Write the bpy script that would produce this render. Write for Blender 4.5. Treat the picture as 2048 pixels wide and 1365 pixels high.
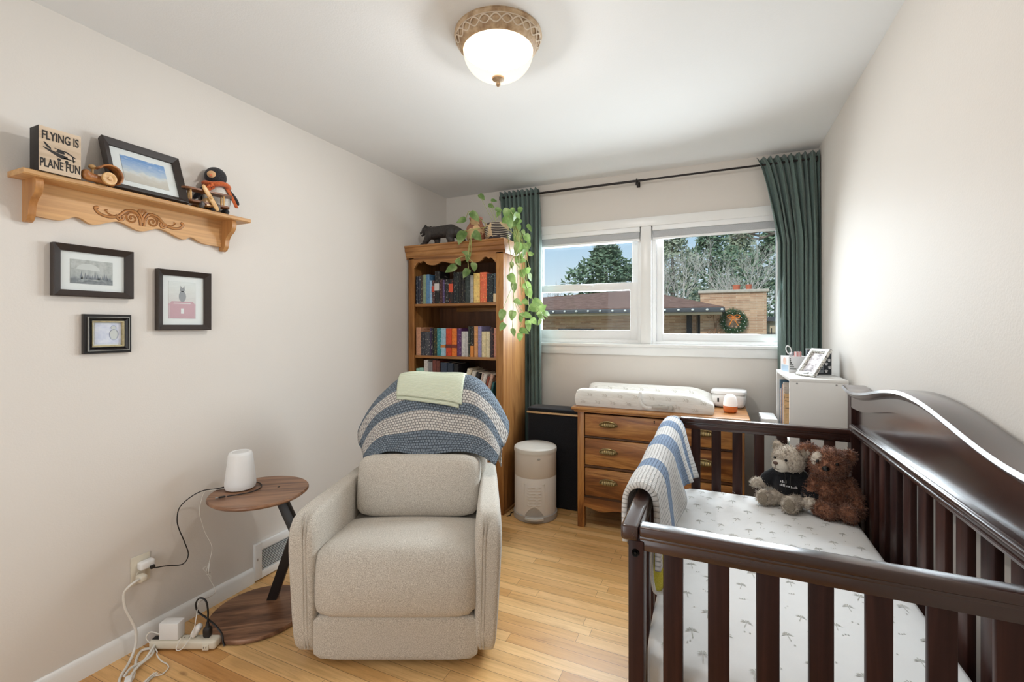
import bpy, bmesh, math, random
from mathutils import Vector, Matrix, noise

for _o in list(bpy.data.objects):
    bpy.data.objects.remove(_o)
SC = bpy.context.scene
COL = SC.collection
R = math.radians
PI = math.pi
V = Vector
random.seed(7)

# ------------------------------------------------------------------ camera
YAW = 24.016
CAM = V((2.158, 0.0, 1.3123))
cd = bpy.data.cameras.new('camera')
cam = bpy.data.objects.new('camera', cd)
COL.objects.link(cam)
cam.location = CAM
cam.rotation_euler = (R(90), 0, R(YAW))
cd.sensor_width = 36.0
cd.lens = 36.0 * 908.4 / 2048
cd.shift_y = -29.5 / 2048
cd.clip_start = 0.02
cd.clip_end = 300
SC.camera = cam

# ------------------------------------------------------------------ world, sun, daylight, exposure
SC.view_settings.view_transform = 'Standard'
SC.view_settings.look = 'None'
SC.view_settings.exposure = 0.07
SC.view_settings.gamma = 1.0
SC.view_settings.use_curve_mapping = False
w = bpy.data.worlds.new('sky')
SC.world = w
w.use_nodes = True
wn = w.node_tree.nodes
wl = w.node_tree.links
bg = wn['Background']
tc = wn.new('ShaderNodeTexCoord')
sp = wn.new('ShaderNodeSeparateXYZ')
rp = wn.new('ShaderNodeValToRGB')
wl.new(tc.outputs['Generated'], sp.inputs[0])
wl.new(sp.outputs['Z'], rp.inputs[0])
wl.new(rp.outputs[0], bg.inputs[0])
rp.color_ramp.elements[0].position = 0.0
rp.color_ramp.elements[0].color = (0.86, 0.92, 0.97, 1)
rp.color_ramp.elements[1].position = 0.22
rp.color_ramp.elements[1].color = (0.42, 0.68, 0.93, 1)
e = rp.color_ramp.elements.new(0.09)
e.color = (0.72, 0.87, 0.97, 1)
bg.inputs[1].default_value = 0.90

def lamp(name, typ, loc, rot, energy, color=(1, 1, 1), **k):
    d = bpy.data.lights.new(name, typ)
    d.energy = energy
    d.color = color
    for a, b in k.items():
        setattr(d, a, b)
    o = bpy.data.objects.new(name, d)
    COL.objects.link(o)
    o.location = loc
    o.rotation_euler = rot
    return o

lamp('sun', 'SUN', (0, -5, 12), (R(52), 0, R(-18)), 2.2, (1.0, 0.95, 0.87), angle=R(1.0))
# daylight entering through the window, just outside its glass
lamp('window_daylight', 'AREA', (1.70, 3.60, 1.60), (R(-74), 0, R(-18)), 67, (0.84, 0.935, 1.0),
     shape='RECTANGLE', size=1.80, size_y=0.84, spread=R(140))

# unseen fill light added behind the viewer to brighten the near end
lamp('added_fill_light', 'AREA', (0.95, -0.62, 1.15), (R(97), 0, 0), 13.5, (0.90, 0.95, 1.0), shape='RECTANGLE', size=0.86, size_y=1.9)

# ------------------------------------------------------------------ helpers: materials
def lin(c):
    c = c / 255.0
    return c / 12.92 if c <= 0.04045 else ((c + 0.055) / 1.055) ** 2.4

def C(r, g, b):
    return (lin(r), lin(g), lin(b), 1.0)

class Mat:
    def __init__(s, name, rough=0.5, metal=0.0, spec=0.5):
        s.m = bpy.data.materials.new(name)
        s.m.use_nodes = True
        s.n = s.m.node_tree.nodes
        s.l = s.m.node_tree.links
        s.b = s.n['Principled BSDF']
        s.b.inputs['Roughness'].default_value = rough
        s.b.inputs['Metallic'].default_value = metal
        s.b.inputs['Specular IOR Level'].default_value = spec
    def node(s, t, **k):
        nd = s.n.new(t)
        for a, b in k.items():
            setattr(nd, a, b)
        return nd
    def coord(s, scale=(1, 1, 1), src='Object', rot=(0, 0, 0), loc=(0, 0, 0)):
        t = s.node('ShaderNodeTexCoord')
        mp = s.node('ShaderNodeMapping')
        mp.inputs['Scale'].default_value = scale
        mp.inputs['Rotation'].default_value = rot
        mp.inputs['Location'].default_value = loc
        s.l.new(t.outputs[src], mp.inputs[0])
        return mp.outputs[0]
    def noise(s, vec, scale=5, detail=4, rough=0.55, dist=0.0):
        nd = s.node('ShaderNodeTexNoise')
        nd.inputs['Scale'].default_value = scale
        nd.inputs['Detail'].default_value = detail
        nd.inputs['Roughness'].default_value = rough
        nd.inputs['Distortion'].default_value = dist
        s.l.new(vec, nd.inputs['Vector'])
        return nd.outputs['Fac']
    def ramp(s, fac, stops, interp='LINEAR'):
        nd = s.node('ShaderNodeValToRGB')
        cr = nd.color_ramp
        cr.interpolation = interp
        while len(cr.elements) < len(stops):
            cr.elements.new(0.5)
        for el, (p, c) in zip(cr.elements, stops):
            el.position = p
            el.color = c
        s.l.new(fac, nd.inputs[0])
        return nd.outputs[0]
    def mix(s, fac, a, b, typ='MIX'):
        nd = s.node('ShaderNodeMix', data_type='RGBA', blend_type=typ)
        for i, x in ((0, fac), (6, a), (7, b)):
            if isinstance(x, (int, float, tuple)):
                nd.inputs[i].default_value = x
            else:
                s.l.new(x, nd.inputs[i])
        return nd.outputs[2]
    def col(s, c):
        if isinstance(c, tuple):
            s.b.inputs['Base Color'].default_value = c
        else:
            s.l.new(c, s.b.inputs['Base Color'])
        return s
    def bump(s, h, strength=0.3, dist=0.01):
        nd = s.node('ShaderNodeBump')
        nd.inputs['Strength'].default_value = strength
        nd.inputs['Distance'].default_value = dist
        s.l.new(h, nd.inputs['Height'])
        s.l.new(nd.outputs[0], s.b.inputs['Normal'])
        return s

def plain(name, c, rough=0.5, metal=0.0, spec=0.5, var=0.04, vs=12):
    """One colour with a faint procedural unevenness."""
    m = Mat(name, rough, metal, spec)
    f = m.noise(m.coord(), vs, 3)
    a = tuple(min(1, x * (1 - var)) for x in c[:3]) + (1,)
    b = tuple(min(1, x * (1 + var)) for x in c[:3]) + (1,)
    m.col(m.ramp(f, [(0.3, a), (0.7, b)]))
    return m.m

def wood(name, stops, axis='X', rough=0.4, scale=1.0, ring=7.0, spec=0.5, bump=0.08):
    m = Mat(name, rough, 0, spec)
    st = {'X': (0.10, 1, 1), 'Y': (1, 0.10, 1), 'Z': (1, 1, 0.10)}[axis]
    vec = m.coord(tuple(x * scale for x in st))
    n1 = m.noise(vec, ring, 6, 0.6, 1.2)
    st2 = {'X': (0.02, 1, 1), 'Y': (1, 0.02, 1), 'Z': (1, 1, 0.02)}[axis]
    n2 = m.noise(m.coord(tuple(x * scale for x in st2)), 110, 2, 0.5)
    base = m.ramp(n1, [(0.5 + (p - 0.5) * 0.6, c) for p, c in stops])
    fine = m.ramp(n2, [(0.35, (0.72, 0.68, 0.62, 1)), (0.6, (1, 1, 1, 1))])
    m.col(m.mix(0.55, base, fine, 'MULTIPLY'))
    m.bump(n2, bump, 0.003)
    return m.m

def fabric(name, c1, c2, scale=350, rough=0.95, bump=0.25, sheen=0.2):
    m = Mat(name, rough, 0, 0.2)
    f = m.noise(m.coord(), scale, 3, 0.7)
    m.col(m.ramp(f, [(0.36, c1), (0.64, c2)]))
    m.bump(f, bump, 0.002)
    m.b.inputs['Sheen Weight'].default_value = sheen
    return m.m

# ------------------------------------------------------------------ helpers: meshes
def nb():
    return bmesh.new()

def _mi(bm, faces, mi):
    if mi:
        for f in faces:
            f.material_index = mi

def bx(bm, c, s, bev=0.0, seg=2, rot=None, mi=0):
    M4 = Matrix.Translation(V(c))
    if rot is not None:
        M4 = M4 @ (rot.to_4x4() if isinstance(rot, Matrix) else Matrix.Rotation(rot[0], 4, rot[1]))
    M4 = M4 @ Matrix.Diagonal((s[0], s[1], s[2], 1))
    vs = bmesh.ops.create_cube(bm, size=1, matrix=M4)['verts']
    fs = set(f for v in vs for f in v.link_faces)
    _mi(bm, fs, mi)
    if bev > 0:
        es = list(set(e for v in vs for e in v.link_edges))
        bmesh.ops.bevel(bm, geom=es, offset=min(bev, 0.49 * min(s)), segments=seg, profile=0.5,
                        affect='EDGES', clamp_overlap=True)
    return bm

def b2(bm, lo, hi, bev=0.0, seg=2, mi=0):
    lo, hi = V(lo), V(hi)
    return bx(bm, (lo + hi) / 2, hi - lo, bev, seg, None, mi)

def quad(bm, pts, mi=0):
    f = bm.faces.new([bm.verts.new(V(p)) for p in pts])
    f.material_index = mi
    return f

def soft(bm, c, s, n=7, e=5.0, fn=None, mi=0, rot=None):
    """Rounded, cushion-like box; fn(unit point) -> shifted local point."""
    tmp = bmesh.new()
    bmesh.ops.create_cube(tmp, size=2)
    bmesh.ops.subdivide_edges(tmp, edges=tmp.edges[:], cuts=n, use_grid_fill=True)
    for v in tmp.verts:
        q = v.co
        k = (abs(q.x) ** e + abs(q.y) ** e + abs(q.z) ** e) ** (-1 / e)
        p = q * k
        out = V((p.x * s[0] / 2, p.y * s[1] / 2, p.z * s[2] / 2))
        if fn:
            out = fn(p, out)
        if rot is not None:
            out = rot @ out
        v.co = out + V(c)
    mp = {}
    for v in tmp.verts:
        mp[v] = bm.verts.new(v.co)
    for f in tmp.faces:
        nf = bm.faces.new([mp[v] for v in f.verts])
        nf.material_index = mi
    tmp.free()
    return bm

def smoothpath(pts, k=6, closed=False):
    pts = [V(p) for p in pts]
    n = len(pts)
    out = []
    rng = range(n) if closed else range(n - 1)
    for i in rng:
        if closed:
            p0, p1, p2, p3 = pts[i - 1], pts[i], pts[(i + 1) % n], pts[(i + 2) % n]
        else:
            p1, p2 = pts[i], pts[i + 1]
            p0 = pts[i - 1] if i > 0 else p1 * 2 - p2
            p3 = pts[i + 2] if i + 2 < n else p2 * 2 - p1
        for j in range(k):
            t = j / k
            out.append(0.5 * ((2 * p1) + (p2 - p0) * t + (2 * p0 - 5 * p1 + 4 * p2 - p3) * t * t
                              + (3 * p1 - p0 - 3 * p2 + p3) * t ** 3))
    if not closed:
        out.append(pts[-1])
    return out

def tube(bm, pts, r, n=8, closed=False, mi=0, flat=1.0, cap=True):
    pts = [V(p) for p in pts]
    N = len(pts)
    rr = r if isinstance(r, (list, tuple)) else [r] * N
    rings = []
    up = None
    for i, p in enumerate(pts):
        if closed:
            t = pts[(i + 1) % N] - pts[i - 1]
        else:
            t = pts[min(i + 1, N - 1)] - pts[max(i - 1, 0)]
        if t.length < 1e-9:
            t = V((0, 0, 1))
        t.normalize()
        if up is None:
            up = V((0, 0, 1)) if abs(t.z) < 0.9 else V((1, 0, 0))
        a = t.cross(up)
        if a.length < 1e-6:
            a = t.orthogonal()
        a.normalize()
        up = a.cross(t).normalized()
        rad = rr[min(i, len(rr) - 1)]
        rings.append([bm.verts.new(p + a * (rad * math.cos(2 * PI * k / n)) + up * (rad * flat * math.sin(2 * PI * k / n)))
                      for k in range(n)])
    M_ = N if closed else N - 1
    for i in range(M_):
        A, B = rings[i], rings[(i + 1) % N]
        for k in range(n):
            f = bm.faces.new((A[k], A[(k + 1) % n], B[(k + 1) % n], B[k]))
            f.material_index = mi
    if cap and not closed:
        bm.faces.new(rings[0]).material_index = mi
        bm.faces.new(list(reversed(rings[-1]))).material_index = mi
    return bm

def cyl(bm, p0, p1, r, n=20, mi=0):
    return tube(bm, [p0, p1], r if isinstance(r, (list, tuple)) else [r, r], n, mi=mi)

def lathe(bm, prof, n=40, c=(0, 0, 0), M4=None, mi=0, a0=0.0, a1=2 * PI, cap=False):
    """prof: (radius, height) pairs, turned about Z at c."""
    c = V(c)
    full = abs(a1 - a0 - 2 * PI) < 1e-6
    cnt = n if full else n + 1
    rings = []
    for r, z in prof:
        ring = []
        for k in range(cnt):
            a = a0 + (a1 - a0) * k / n
            p = V((max(r, 1e-4) * math.cos(a), max(r, 1e-4) * math.sin(a), z))
            if M4 is not None:
                p = M4 @ p
            ring.append(bm.verts.new(p + c))
        rings.append(ring)
    for A, B in zip(rings[:-1], rings[1:]):
        for k in range(n):
            k2 = (k + 1) % cnt
            f = bm.faces.new((A[k], A[k2], B[k2], B[k]))
            f.material_index = mi
    if cap:
        bm.faces.new(list(reversed(rings[0]))).material_index = mi
        bm.faces.new(rings[-1]).material_index = mi
    return bm

def prism(bm, poly, f, t0, t1, mi=0):
    """Extrude a 2-D outline; f(a, b, t) maps to space."""
    A = [bm.verts.new(V(f(a, b, t0))) for a, b in poly]
    B = [bm.verts.new(V(f(a, b, t1))) for a, b in poly]
    n = len(poly)
    fs = [bm.faces.new(A), bm.faces.new(list(reversed(B)))]
    for i in range(n):
        fs.append(bm.faces.new((A[i], B[i], B[(i + 1) % n], A[(i + 1) % n])))
    for x in fs:
        x.material_index = mi
    return bm

def grid(bm, nu, nv, f, uvf=None, mi=0, wrap=False):
    uvl = bm.loops.layers.uv.verify() if uvf else None
    vs = [[bm.verts.new(V(f(i / nu, j / nv))) for i in range(nu + (0 if wrap else 1))] for j in range(nv + 1)]
    for j in range(nv):
        for i in range(nu):
            i2 = (i + 1) % nu if wrap else i + 1
            fc = bm.faces.new((vs[j][i], vs[j][i2], vs[j + 1][i2], vs[j + 1][i]))
            fc.material_index = mi
            if uvf:
                for lp, (a, b) in zip(fc.loops, ((i, j), (i + 1, j), (i + 1, j + 1), (i, j + 1))):
                    lp[uvl].uv = uvf(a / nu, b / nv)
    return bm

def ball(bm, c, r, rot=None, u=20, v=14, mi=0):
    if isinstance(r, (int, float)):
        r = (r, r, r)
    M4 = Matrix.Translation(V(c))
    if rot is not None:
        M4 = M4 @ rot.to_4x4()
    M4 = M4 @ Matrix.Diagonal((r[0], r[1], r[2], 1))
    vs = bmesh.ops.create_uvsphere(bm, u_segments=u, v_segments=v, radius=1, matrix=M4)['verts']
    _mi(bm, set(f for x in vs for f in x.link_faces), mi)
    return bm

def capsule(bm, pts, rad, k=4):
    """A row of overlapping balls, for remeshed bodies."""
    pts = [V(p) for p in pts]
    for i in range(len(pts) - 1):
        for j in range(k + 1):
            t = j / k
            ball(bm, pts[i].lerp(pts[i + 1], t), rad[i] * (1 - t) + rad[i + 1] * t, u=12, v=8)
    return bm

def to_obj(name, bm, mats, parent=None, loc=None, rot=None, smooth=40):
    bmesh.ops.recalc_face_normals(bm, faces=bm.faces[:])
    me = bpy.data.meshes.new(name)
    bm.to_mesh(me)
    bm.free()
    for m in (mats if isinstance(mats, (list, tuple)) else [mats]):
        me.materials.append(m)
    if smooth:
        me.polygons.foreach_set('use_smooth', [True] * len(me.polygons))
        me.set_sharp_from_angle(angle=R(smooth))
    o = bpy.data.objects.new(name, me)
    COL.objects.link(o)
    if parent is not None:
        o.parent = parent
    if loc is not None:
        o.location = loc
    if rot is not None:
        o.rotation_euler = rot
    return o

def tag(o, label, cat, group=None, kind=None):
    o['label'] = label
    o['category'] = cat
    if group:
        o['group'] = group
    if kind:
        o['kind'] = kind
    return o

def thing(name, label, cat, loc=(0, 0, 0), rz=0.0, group=None, rot=None):
    o = bpy.data.objects.new(name, None)
    COL.objects.link(o)
    o.empty_display_size = 0.1
    o.location = loc
    o.rotation_euler = rot if rot else (0, 0, rz)
    return tag(o, label, cat, group)

def struct(name, bm, mats, label=None, cat=None, parent=None, smooth=40):
    o = to_obj(name, bm, mats, parent, smooth=smooth)
    if parent is None:
        o['kind'] = 'structure'
        if label:
            o['label'] = label
        if cat:
            o['category'] = cat
    return o

def mod_solid(o, t, off=0.0):
    m = o.modifiers.new('thickness', 'SOLIDIFY')
    m.thickness = t
    m.offset = off
    return o

def mod_sub(o, lv=1):
    m = o.modifiers.new('subdivision', 'SUBSURF')
    m.levels = m.render_levels = lv
    return o

def mod_remesh(o, vox, smooth_it=6):
    m = o.modifiers.new('remesh', 'REMESH')
    m.mode = 'VOXEL'
    m.voxel_size = vox
    m.use_smooth_shade = True
    s = o.modifiers.new('smooth', 'SMOOTH')
    s.factor = 0.5
    s.iterations = smooth_it
    return o

def mod_disp(o, size, strength, typ='CLOUDS'):
    t = bpy.data.textures.new(o.name + '_relief', typ)
    t.noise_scale = size
    m = o.modifiers.new('relief', 'DISPLACE')
    m.texture = t
    m.strength = strength
    m.mid_level = 0.5
    m.texture_coords = 'LOCAL'
    return o

def text(s, size, mat, parent, loc, rot, name='lettering', ext=0.0006, sx=1.0, align='CENTER', bold=0.0, space=1.0):
    cu = bpy.data.curves.new(name, 'FONT')
    cu.body = s
    cu.size = size
    cu.extrude = ext
    cu.offset = bold
    cu.align_x = align
    cu.align_y = 'CENTER'
    cu.space_character = space
    tmp = bpy.data.objects.new(name, cu)
    COL.objects.link(tmp)
    dg = bpy.context.evaluated_depsgraph_get()
    dg.update()
    me = bpy.data.meshes.new_from_object(tmp.evaluated_get(dg))
    bpy.data.objects.remove(tmp)
    me.materials.clear()
    me.materials.append(mat)
    o = bpy.data.objects.new(name, me)
    COL.objects.link(o)
    o.parent = parent
    o.location = loc
    o.rotation_euler = rot
    o.scale = (sx, 1, 1)
    return o

# ================================================================== the room
W, D, H = 2.76, 3.421, 2.44
Y0 = -0.42
def wallpaint(name, c, rough=0.55):
    m = Mat(name, rough, 0, 0.03)
    f = m.noise(m.coord(), 3, 3)
    a = tuple(x * 0.985 for x in c[:3]) + (1,)
    m.col(m.ramp(f, [(0.3, a), (0.7, c)]))
    m.bump(m.noise(m.coord(), 160, 3), 0.10, 0.004)
    return m.m
M_wall = wallpaint('warm_white_wall_paint', C(223, 216, 208))
M_ceil = wallpaint('ceiling_paint', C(236, 235, 233), 0.8)
M_trim = plain('white_gloss_trim_paint', C(240, 239, 236), 0.3, var=0.01)
M_vinyl = plain('white_window_vinyl', C(243, 243, 242), 0.35, var=0.01)

m = Mat('oak_strip_floor', 0.34, 0, 0.5)
vec = m.coord()
br = m.node('ShaderNodeTexBrick')
br.offset = 0.37
br.offset_frequency = 2
br.squash = 1.35
br.squash_frequency = 3
m.l.new(vec, br.inputs['Vector'])
br.inputs['Color1'].default_value = (0, 0, 0, 1)
br.inputs['Color2'].default_value = (1, 1, 1, 1)
br.inputs['Mortar'].default_value = (0.5, 0.5, 0.5, 1)
br.inputs['Scale'].default_value = 1.0
br.inputs['Mortar Size'].default_value = 0.0007
br.inputs['Mortar Smooth'].default_value = 0.2
br.inputs['Bias'].default_value = 0.0
br.inputs['Brick Width'].default_value = 0.62
br.inputs['Row Height'].default_value = 0.0572
tone = m.ramp(br.outputs['Color'], [(0.0, C(204, 150, 90)), (0.12, C(226, 178, 116)), (0.5, C(234, 190, 130)),
                                    (0.88, C(240, 200, 142)), (1.0, C(216, 166, 106))])
# grain: shifted per board so it does not run across joints
add = m.node('ShaderNodeVectorMath', operation='MULTIPLY_ADD')
m.l.new(br.outputs['Color'], add.inputs[0])
add.inputs[1].default_value = (3.1, 7.7, 5.3)
m.l.new(m.coord((0.55, 9, 1)), add.inputs[2])
g1 = m.noise(add.outputs[0], 3.2, 7, 0.62, 1.4)
g2 = m.noise(m.coord((1.5, 60, 1)), 9, 3, 0.6)
gr = m.ramp(g1, [(0.28, (0.52, 0.42, 0.31, 1)), (0.42, (0.88, 0.83, 0.76, 1)), (0.62, (1.06, 1.05, 1.03, 1))])
c1 = m.mix(0.85, tone, gr, 'MULTIPLY')
gr2 = m.ramp(g2, [(0.35, (0.78, 0.72, 0.66, 1)), (0.55, (1, 1, 1, 1))])
c2 = m.mix(0.35, c1, gr2, 'MULTIPLY')
vor = m.node('ShaderNodeTexVoronoi')
vor.inputs['Scale'].default_value = 1.0
m.l.new(m.coord((2.3, 5.5, 1)), vor.inputs['Vector'])
kn = m.ramp(vor.outputs['Distance'], [(0.02, (0.25, 0.14, 0.07, 1)), (0.07, (1, 1, 1, 1))])
c2 = m.mix(0.75, c2, kn, 'MULTIPLY')
c3 = m.mix(br.outputs['Fac'], c2, C(96, 58, 28))
m.col(c3)
m.bump(br.outputs['Fac'], -0.25, 0.001)
M_floor = m.m

bm = nb(); b2(bm, (-0.12, Y0 - 0.12, -0.15), (W + 0.12, D + 0.14, 0)); struct('floor', bm, M_floor, 'honey oak strip floor', 'floor', smooth=0)
bm = nb(); b2(bm, (-0.12, Y0 - 0.12, H), (W + 0.12, D + 0.14, H + 0.15)); struct('ceiling', bm, M_ceil, 'plain white ceiling', 'ceiling', smooth=0)
bm = nb(); b2(bm, (-0.12, Y0 - 0.12, 0), (0, D + 0.14, H)); struct('wall_left', bm, M_wall, 'warm white wall with shelf and pictures', 'wall', smooth=0)
bm = nb(); b2(bm, (W, Y0 - 0.12, 0), (W + 0.12, D + 0.14, H)); struct('wall_right', bm, M_wall, 'warm white wall behind the crib', 'wall', smooth=0)
bm = nb(); b2(bm, (0, Y0 - 0.12, 0), (0.50, Y0, H)); b2(bm, (1.40, Y0 - 0.12, 0), (W, Y0, H)); b2(bm, (0.50, Y0 - 0.12, 2.05), (1.40, Y0, H)); struct('wall_front', bm, M_wall, 'wall behind the viewer', 'wall', smooth=0)  # doorway gap added so the fill light reaches the room
bm = nb(); HY = Y0 - 0.12
b2(bm, (0.1, HY - 1.2, -0.1), (1.8, HY - 1.1, H)); b2(bm, (0.0, HY - 1.2, -0.1), (0.1, HY, H)); b2(bm, (1.8, HY - 1.2, -0.1), (1.9, HY, H)); b2(bm, (0.0, HY - 1.2, H), (1.9, HY, H + 0.1)); b2(bm, (0.0, HY - 1.2, -0.15), (1.9, HY, 0))
struct('wall_fill_enclosure', bm, M_wall, 'unseen enclosure added around the fill light behind the viewer', 'wall', smooth=0)  # added box, keeps the sun out of the fill light's gap
# window wall with its opening
OX0, OX1, OZ0, OZ1 = 0.80, 2.61, 1.178, 2.045
bm = nb()
b2(bm, (0, D, 0), (OX0, D + 0.14, H)); b2(bm, (OX1, D, 0), (W, D + 0.14, H))
b2(bm, (OX0, D, 0), (OX1, D + 0.14, OZ0)); b2(bm, (OX0, D, OZ1), (OX1, D + 0.14, H))
struct('wall_back', bm, M_wall, 'warm white wall around the window', 'wall', smooth=0)

def baseboard(name, pts_fn, lab):
    bm = nb()
    prof = [(0, 0), (0.016, 0), (0.016, 0.060), (0.011, 0.072), (0.004, 0.078), (0, 0.078)]
    pts_fn(bm, prof)
    struct(name, bm, M_trim, lab, 'baseboard')
baseboard('baseboard_left', lambda bm, P: (prism(bm, P, lambda a, b, t: (a, t, b), Y0, 1.583), prism(bm, P, lambda a, b, t: (a, t, b), 1.92, D)), 'white baseboard along the picture wall')
baseboard('baseboard_back', lambda bm, P: prism(bm, P, lambda a, b, t: (t, D - a, b), 0.016, W - 0.016), 'white baseboard under the window')
baseboard('baseboard_right', lambda bm, P: prism(bm, P, lambda a, b, t: (W - a, t, b), Y0, D), 'white baseboard behind the crib')

# window trim: head casing, side casings, sill, apron, mullion post
bm = nb()
b2(bm, (OX0 - 0.065, D - 0.016, OZ1 - 0.005), (OX1 + 0.065, D, OZ1 + 0.060), 0.003)
b2(bm, (OX0 - 0.065, D - 0.016, OZ0 + 0.004), (OX0 + 0.004, D - 0.0004, OZ1 - 0.005), 0.003)
b2(bm, (OX1 - 0.004, D - 0.016, OZ0 + 0.004), (OX1 + 0.065, D - 0.0004, OZ1 - 0.005), 0.003)
struct('trim_1', bm, M_trim, 'white casing around the window', 'window trim')
bm = nb()
b2(bm, (OX0 - 0.08, D - 0.030, OZ0 - 0.018), (OX1 + 0.08, D + 0.05, OZ0 + 0.004), 0.004)
b2(bm, (OX0 - 0.065, D - 0.016, OZ0 - 0.078), (OX1 + 0.065, D - 0.0004, OZ0 - 0.018), 0.003)
struct('trim_2', bm, M_trim, 'white window sill and apron', 'window trim')
bm = nb()
b2(bm, (1.667, D - 0.012, OZ0 + 0.004), (1.741, D + 0.138, OZ1 - 0.005), 0.004)
struct('trim_3', bm, M_trim, 'white post between the two windows', 'window trim')

m = Mat('window_glass', 0.02)
m.n.remove(m.b)
tr = m.node('ShaderNodeBsdfTransparent'); tr.inputs[0].default_value = (0.97, 0.98, 0.98, 1)
gl = m.node('ShaderNodeBsdfGlossy'); gl.inputs['Roughness'].default_value = 0.02
ms = m.node('ShaderNodeMixShader'); ms.inputs[0].default_value = 0.012
m.l.new(tr.outputs[0], ms.inputs[1]); m.l.new(gl.outputs[0], ms.inputs[2])
m.l.new(ms.outputs[0], m.n['Material Output'].inputs[0])
M_glass = m.m

def frame(bm, x0, x1, z0, z1, y0, y1, wl_, wr_, wb_, wt_, bev=0.003):
    b2(bm, (x0, y0, z0), (x0 + wl_, y1, z1), bev)
    b2(bm, (x1 - wr_, y0, z0), (x1, y1, z1), bev)
    b2(bm, (x0 + wl_ - 0.001, y0 + 0.0005, z0), (x1 - wr_ + 0.001, y1 - 0.0005, z0 + wb_), bev)
    b2(bm, (x0 + wl_ - 0.001, y0 + 0.0005, z1 - wt_), (x1 - wr_ + 0.001, y1 - 0.0005, z1), bev)

def pane(parent, x0, x1, z0, z1, y):
    bm = nb(); b2(bm, (x0, y - 0.002, z0), (x1, y + 0.002, z1))
    return to_obj('pane', bm, M_glass, parent, smooth=0)

w1 = thing('window_1', 'white double-hung window beside the curtain', 'window'); w1['kind'] = 'structure'
bm = nb(); frame(bm, 0.800, 1.667, OZ0 + 0.004, OZ1, D + 0.030, D + 0.130, 0.028, 0.028, 0.030, 0.04)
to_obj('window_frame', bm, M_vinyl, w1)
bm = nb(); frame(bm, 0.828, 1.639, 1.585, 2.01, D + 0.085, D + 0.115, 0.048, 0.050, 0.060, 0.06)
s_ = to_obj('upper_sash', bm, M_vinyl, w1); pane(s_, 0.87, 1.595, 1.63, 1.96, D + 0.10)
bm = nb(); frame(bm, 0.828, 1.639, 1.211, 1.642, D + 0.048, D + 0.080, 0.045, 0.058, 0.072, 0.056)
b2(bm, (1.20, D + 0.038, 1.618), (1.30, D + 0.05, 1.634), 0.003)
s_ = to_obj('lower_sash', bm, M_vinyl, w1); pane(s_, 0.87, 1.585, 1.28, 1.59, D + 0.064)

w2 = thing('window_2', 'white fixed picture window beside the double-hung one', 'window'); w2['kind'] = 'structure'
bm = nb(); frame(bm, 1.741, 2.61, OZ0 + 0.004, OZ1, D + 0.020, D + 0.130, 0.030, 0.030, 0.022, 0.035)
to_obj('window_frame', bm, M_vinyl, w2)
bm = nb(); frame(bm, 1.771, 2.58, 1.202, 2.01, D + 0.040, D + 0.10, 0.046, 0.046, 0.056, 0.045)
s_ = to_obj('sash', bm, M_vinyl, w2); pane(s_, 1.81, 2.54, 1.25, 1.97, D + 0.07)

# rolled shades at the window heads
M_shade = fabric('grey_shade_cloth', C(176, 178, 180), C(194, 195, 197), 250, bump=0.1)
for x0, x1, lab in ((0.81, 1.660, 'grey roller shade rolled up at the head of the double-hung window'),
                    (1.748, 2.60, 'grey roller shade rolled up at the head of the picture window')):
    t = thing('roller_shade', lab, 'window shade', ((x0 + x1) / 2, D + 0.012, 1.945), group='roller shades at the window heads')
    hw = (x1 - x0) / 2
    bm = nb(); b2(bm, (-hw, -0.022, 0.060), (hw, 0.014, 0.096), 0.004); to_obj('headrail', bm, M_vinyl, t)
    bm = nb(); b2(bm, (-hw + 0.004, -0.016, 0.010), (hw - 0.004, 0.012, 0.062), 0.010, 3); to_obj('rolled_cloth', bm, M_shade, t)
    bm = nb(); b2(bm, (-hw + 0.004, -0.014, -0.004), (hw - 0.004, 0.010, 0.012), 0.003); to_obj('bottom_rail', bm, M_vinyl, t)

# ================================================================== outside the window
M_grass = plain('winter_lawn', C(120, 122, 84), 0.95, var=0.25, vs=3)
bm = nb(); b2(bm, (-40, D + 0.2, -1.25), (40, 70, -1.05)); struct('ground', bm, M_grass, 'winter lawn between the houses', 'ground', smooth=0)

m = Mat('tan_roman_brick', 0.9)
br = m.node('ShaderNodeTexBrick')
tcx = m.node('ShaderNodeTexCoord'); sx_ = m.node('ShaderNodeSeparateXYZ'); cb = m.node('ShaderNodeCombineXYZ')
m.l.new(tcx.outputs['Object'], sx_.inputs[0])
ad = m.node('ShaderNodeMath', operation='ADD'); m.l.new(sx_.outputs['X'], ad.inputs[0]); m.l.new(sx_.outputs['Y'], ad.inputs[1])
m.l.new(ad.outputs[0], cb.inputs[0]); m.l.new(sx_.outputs['Z'], cb.inputs[1])
m.l.new(cb.outputs[0], br.inputs['Vector'])
br.inputs['Scale'].default_value = 1
br.inputs['Brick Width'].default_value = 0.30
br.inputs['Row Height'].default_value = 0.042
br.inputs['Mortar Size'].default_value = 0.004
br.inputs['Color1'].default_value = C(182, 142, 114)
br.inputs['Color2'].default_value = C(216, 180, 150)
br.inputs['Mortar'].default_value = C(206, 190, 168)
m.col(m.mix(0.5, br.outputs[0], m.ramp(m.noise(cb.outputs[0], 8, 4), [(0.3, (0.72, 0.66, 0.6, 1)), (0.7, (1.08, 1.05, 1, 1))]), 'MULTIPLY'))
M_brick = m.m
m = Mat('brown_shingles', 0.95)
f = m.noise(m.coord((2.5, 9, 30)), 2.2, 6, 0.75)
m.col(m.ramp(f, [(0.3, C(86, 60, 50)), (0.48, C(128, 94, 80)), (0.68, C(166, 132, 116))]))
M_roof = m.m
M_gutter = plain('dark_gutter_metal', C(78, 80, 84), 0.5)
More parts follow.
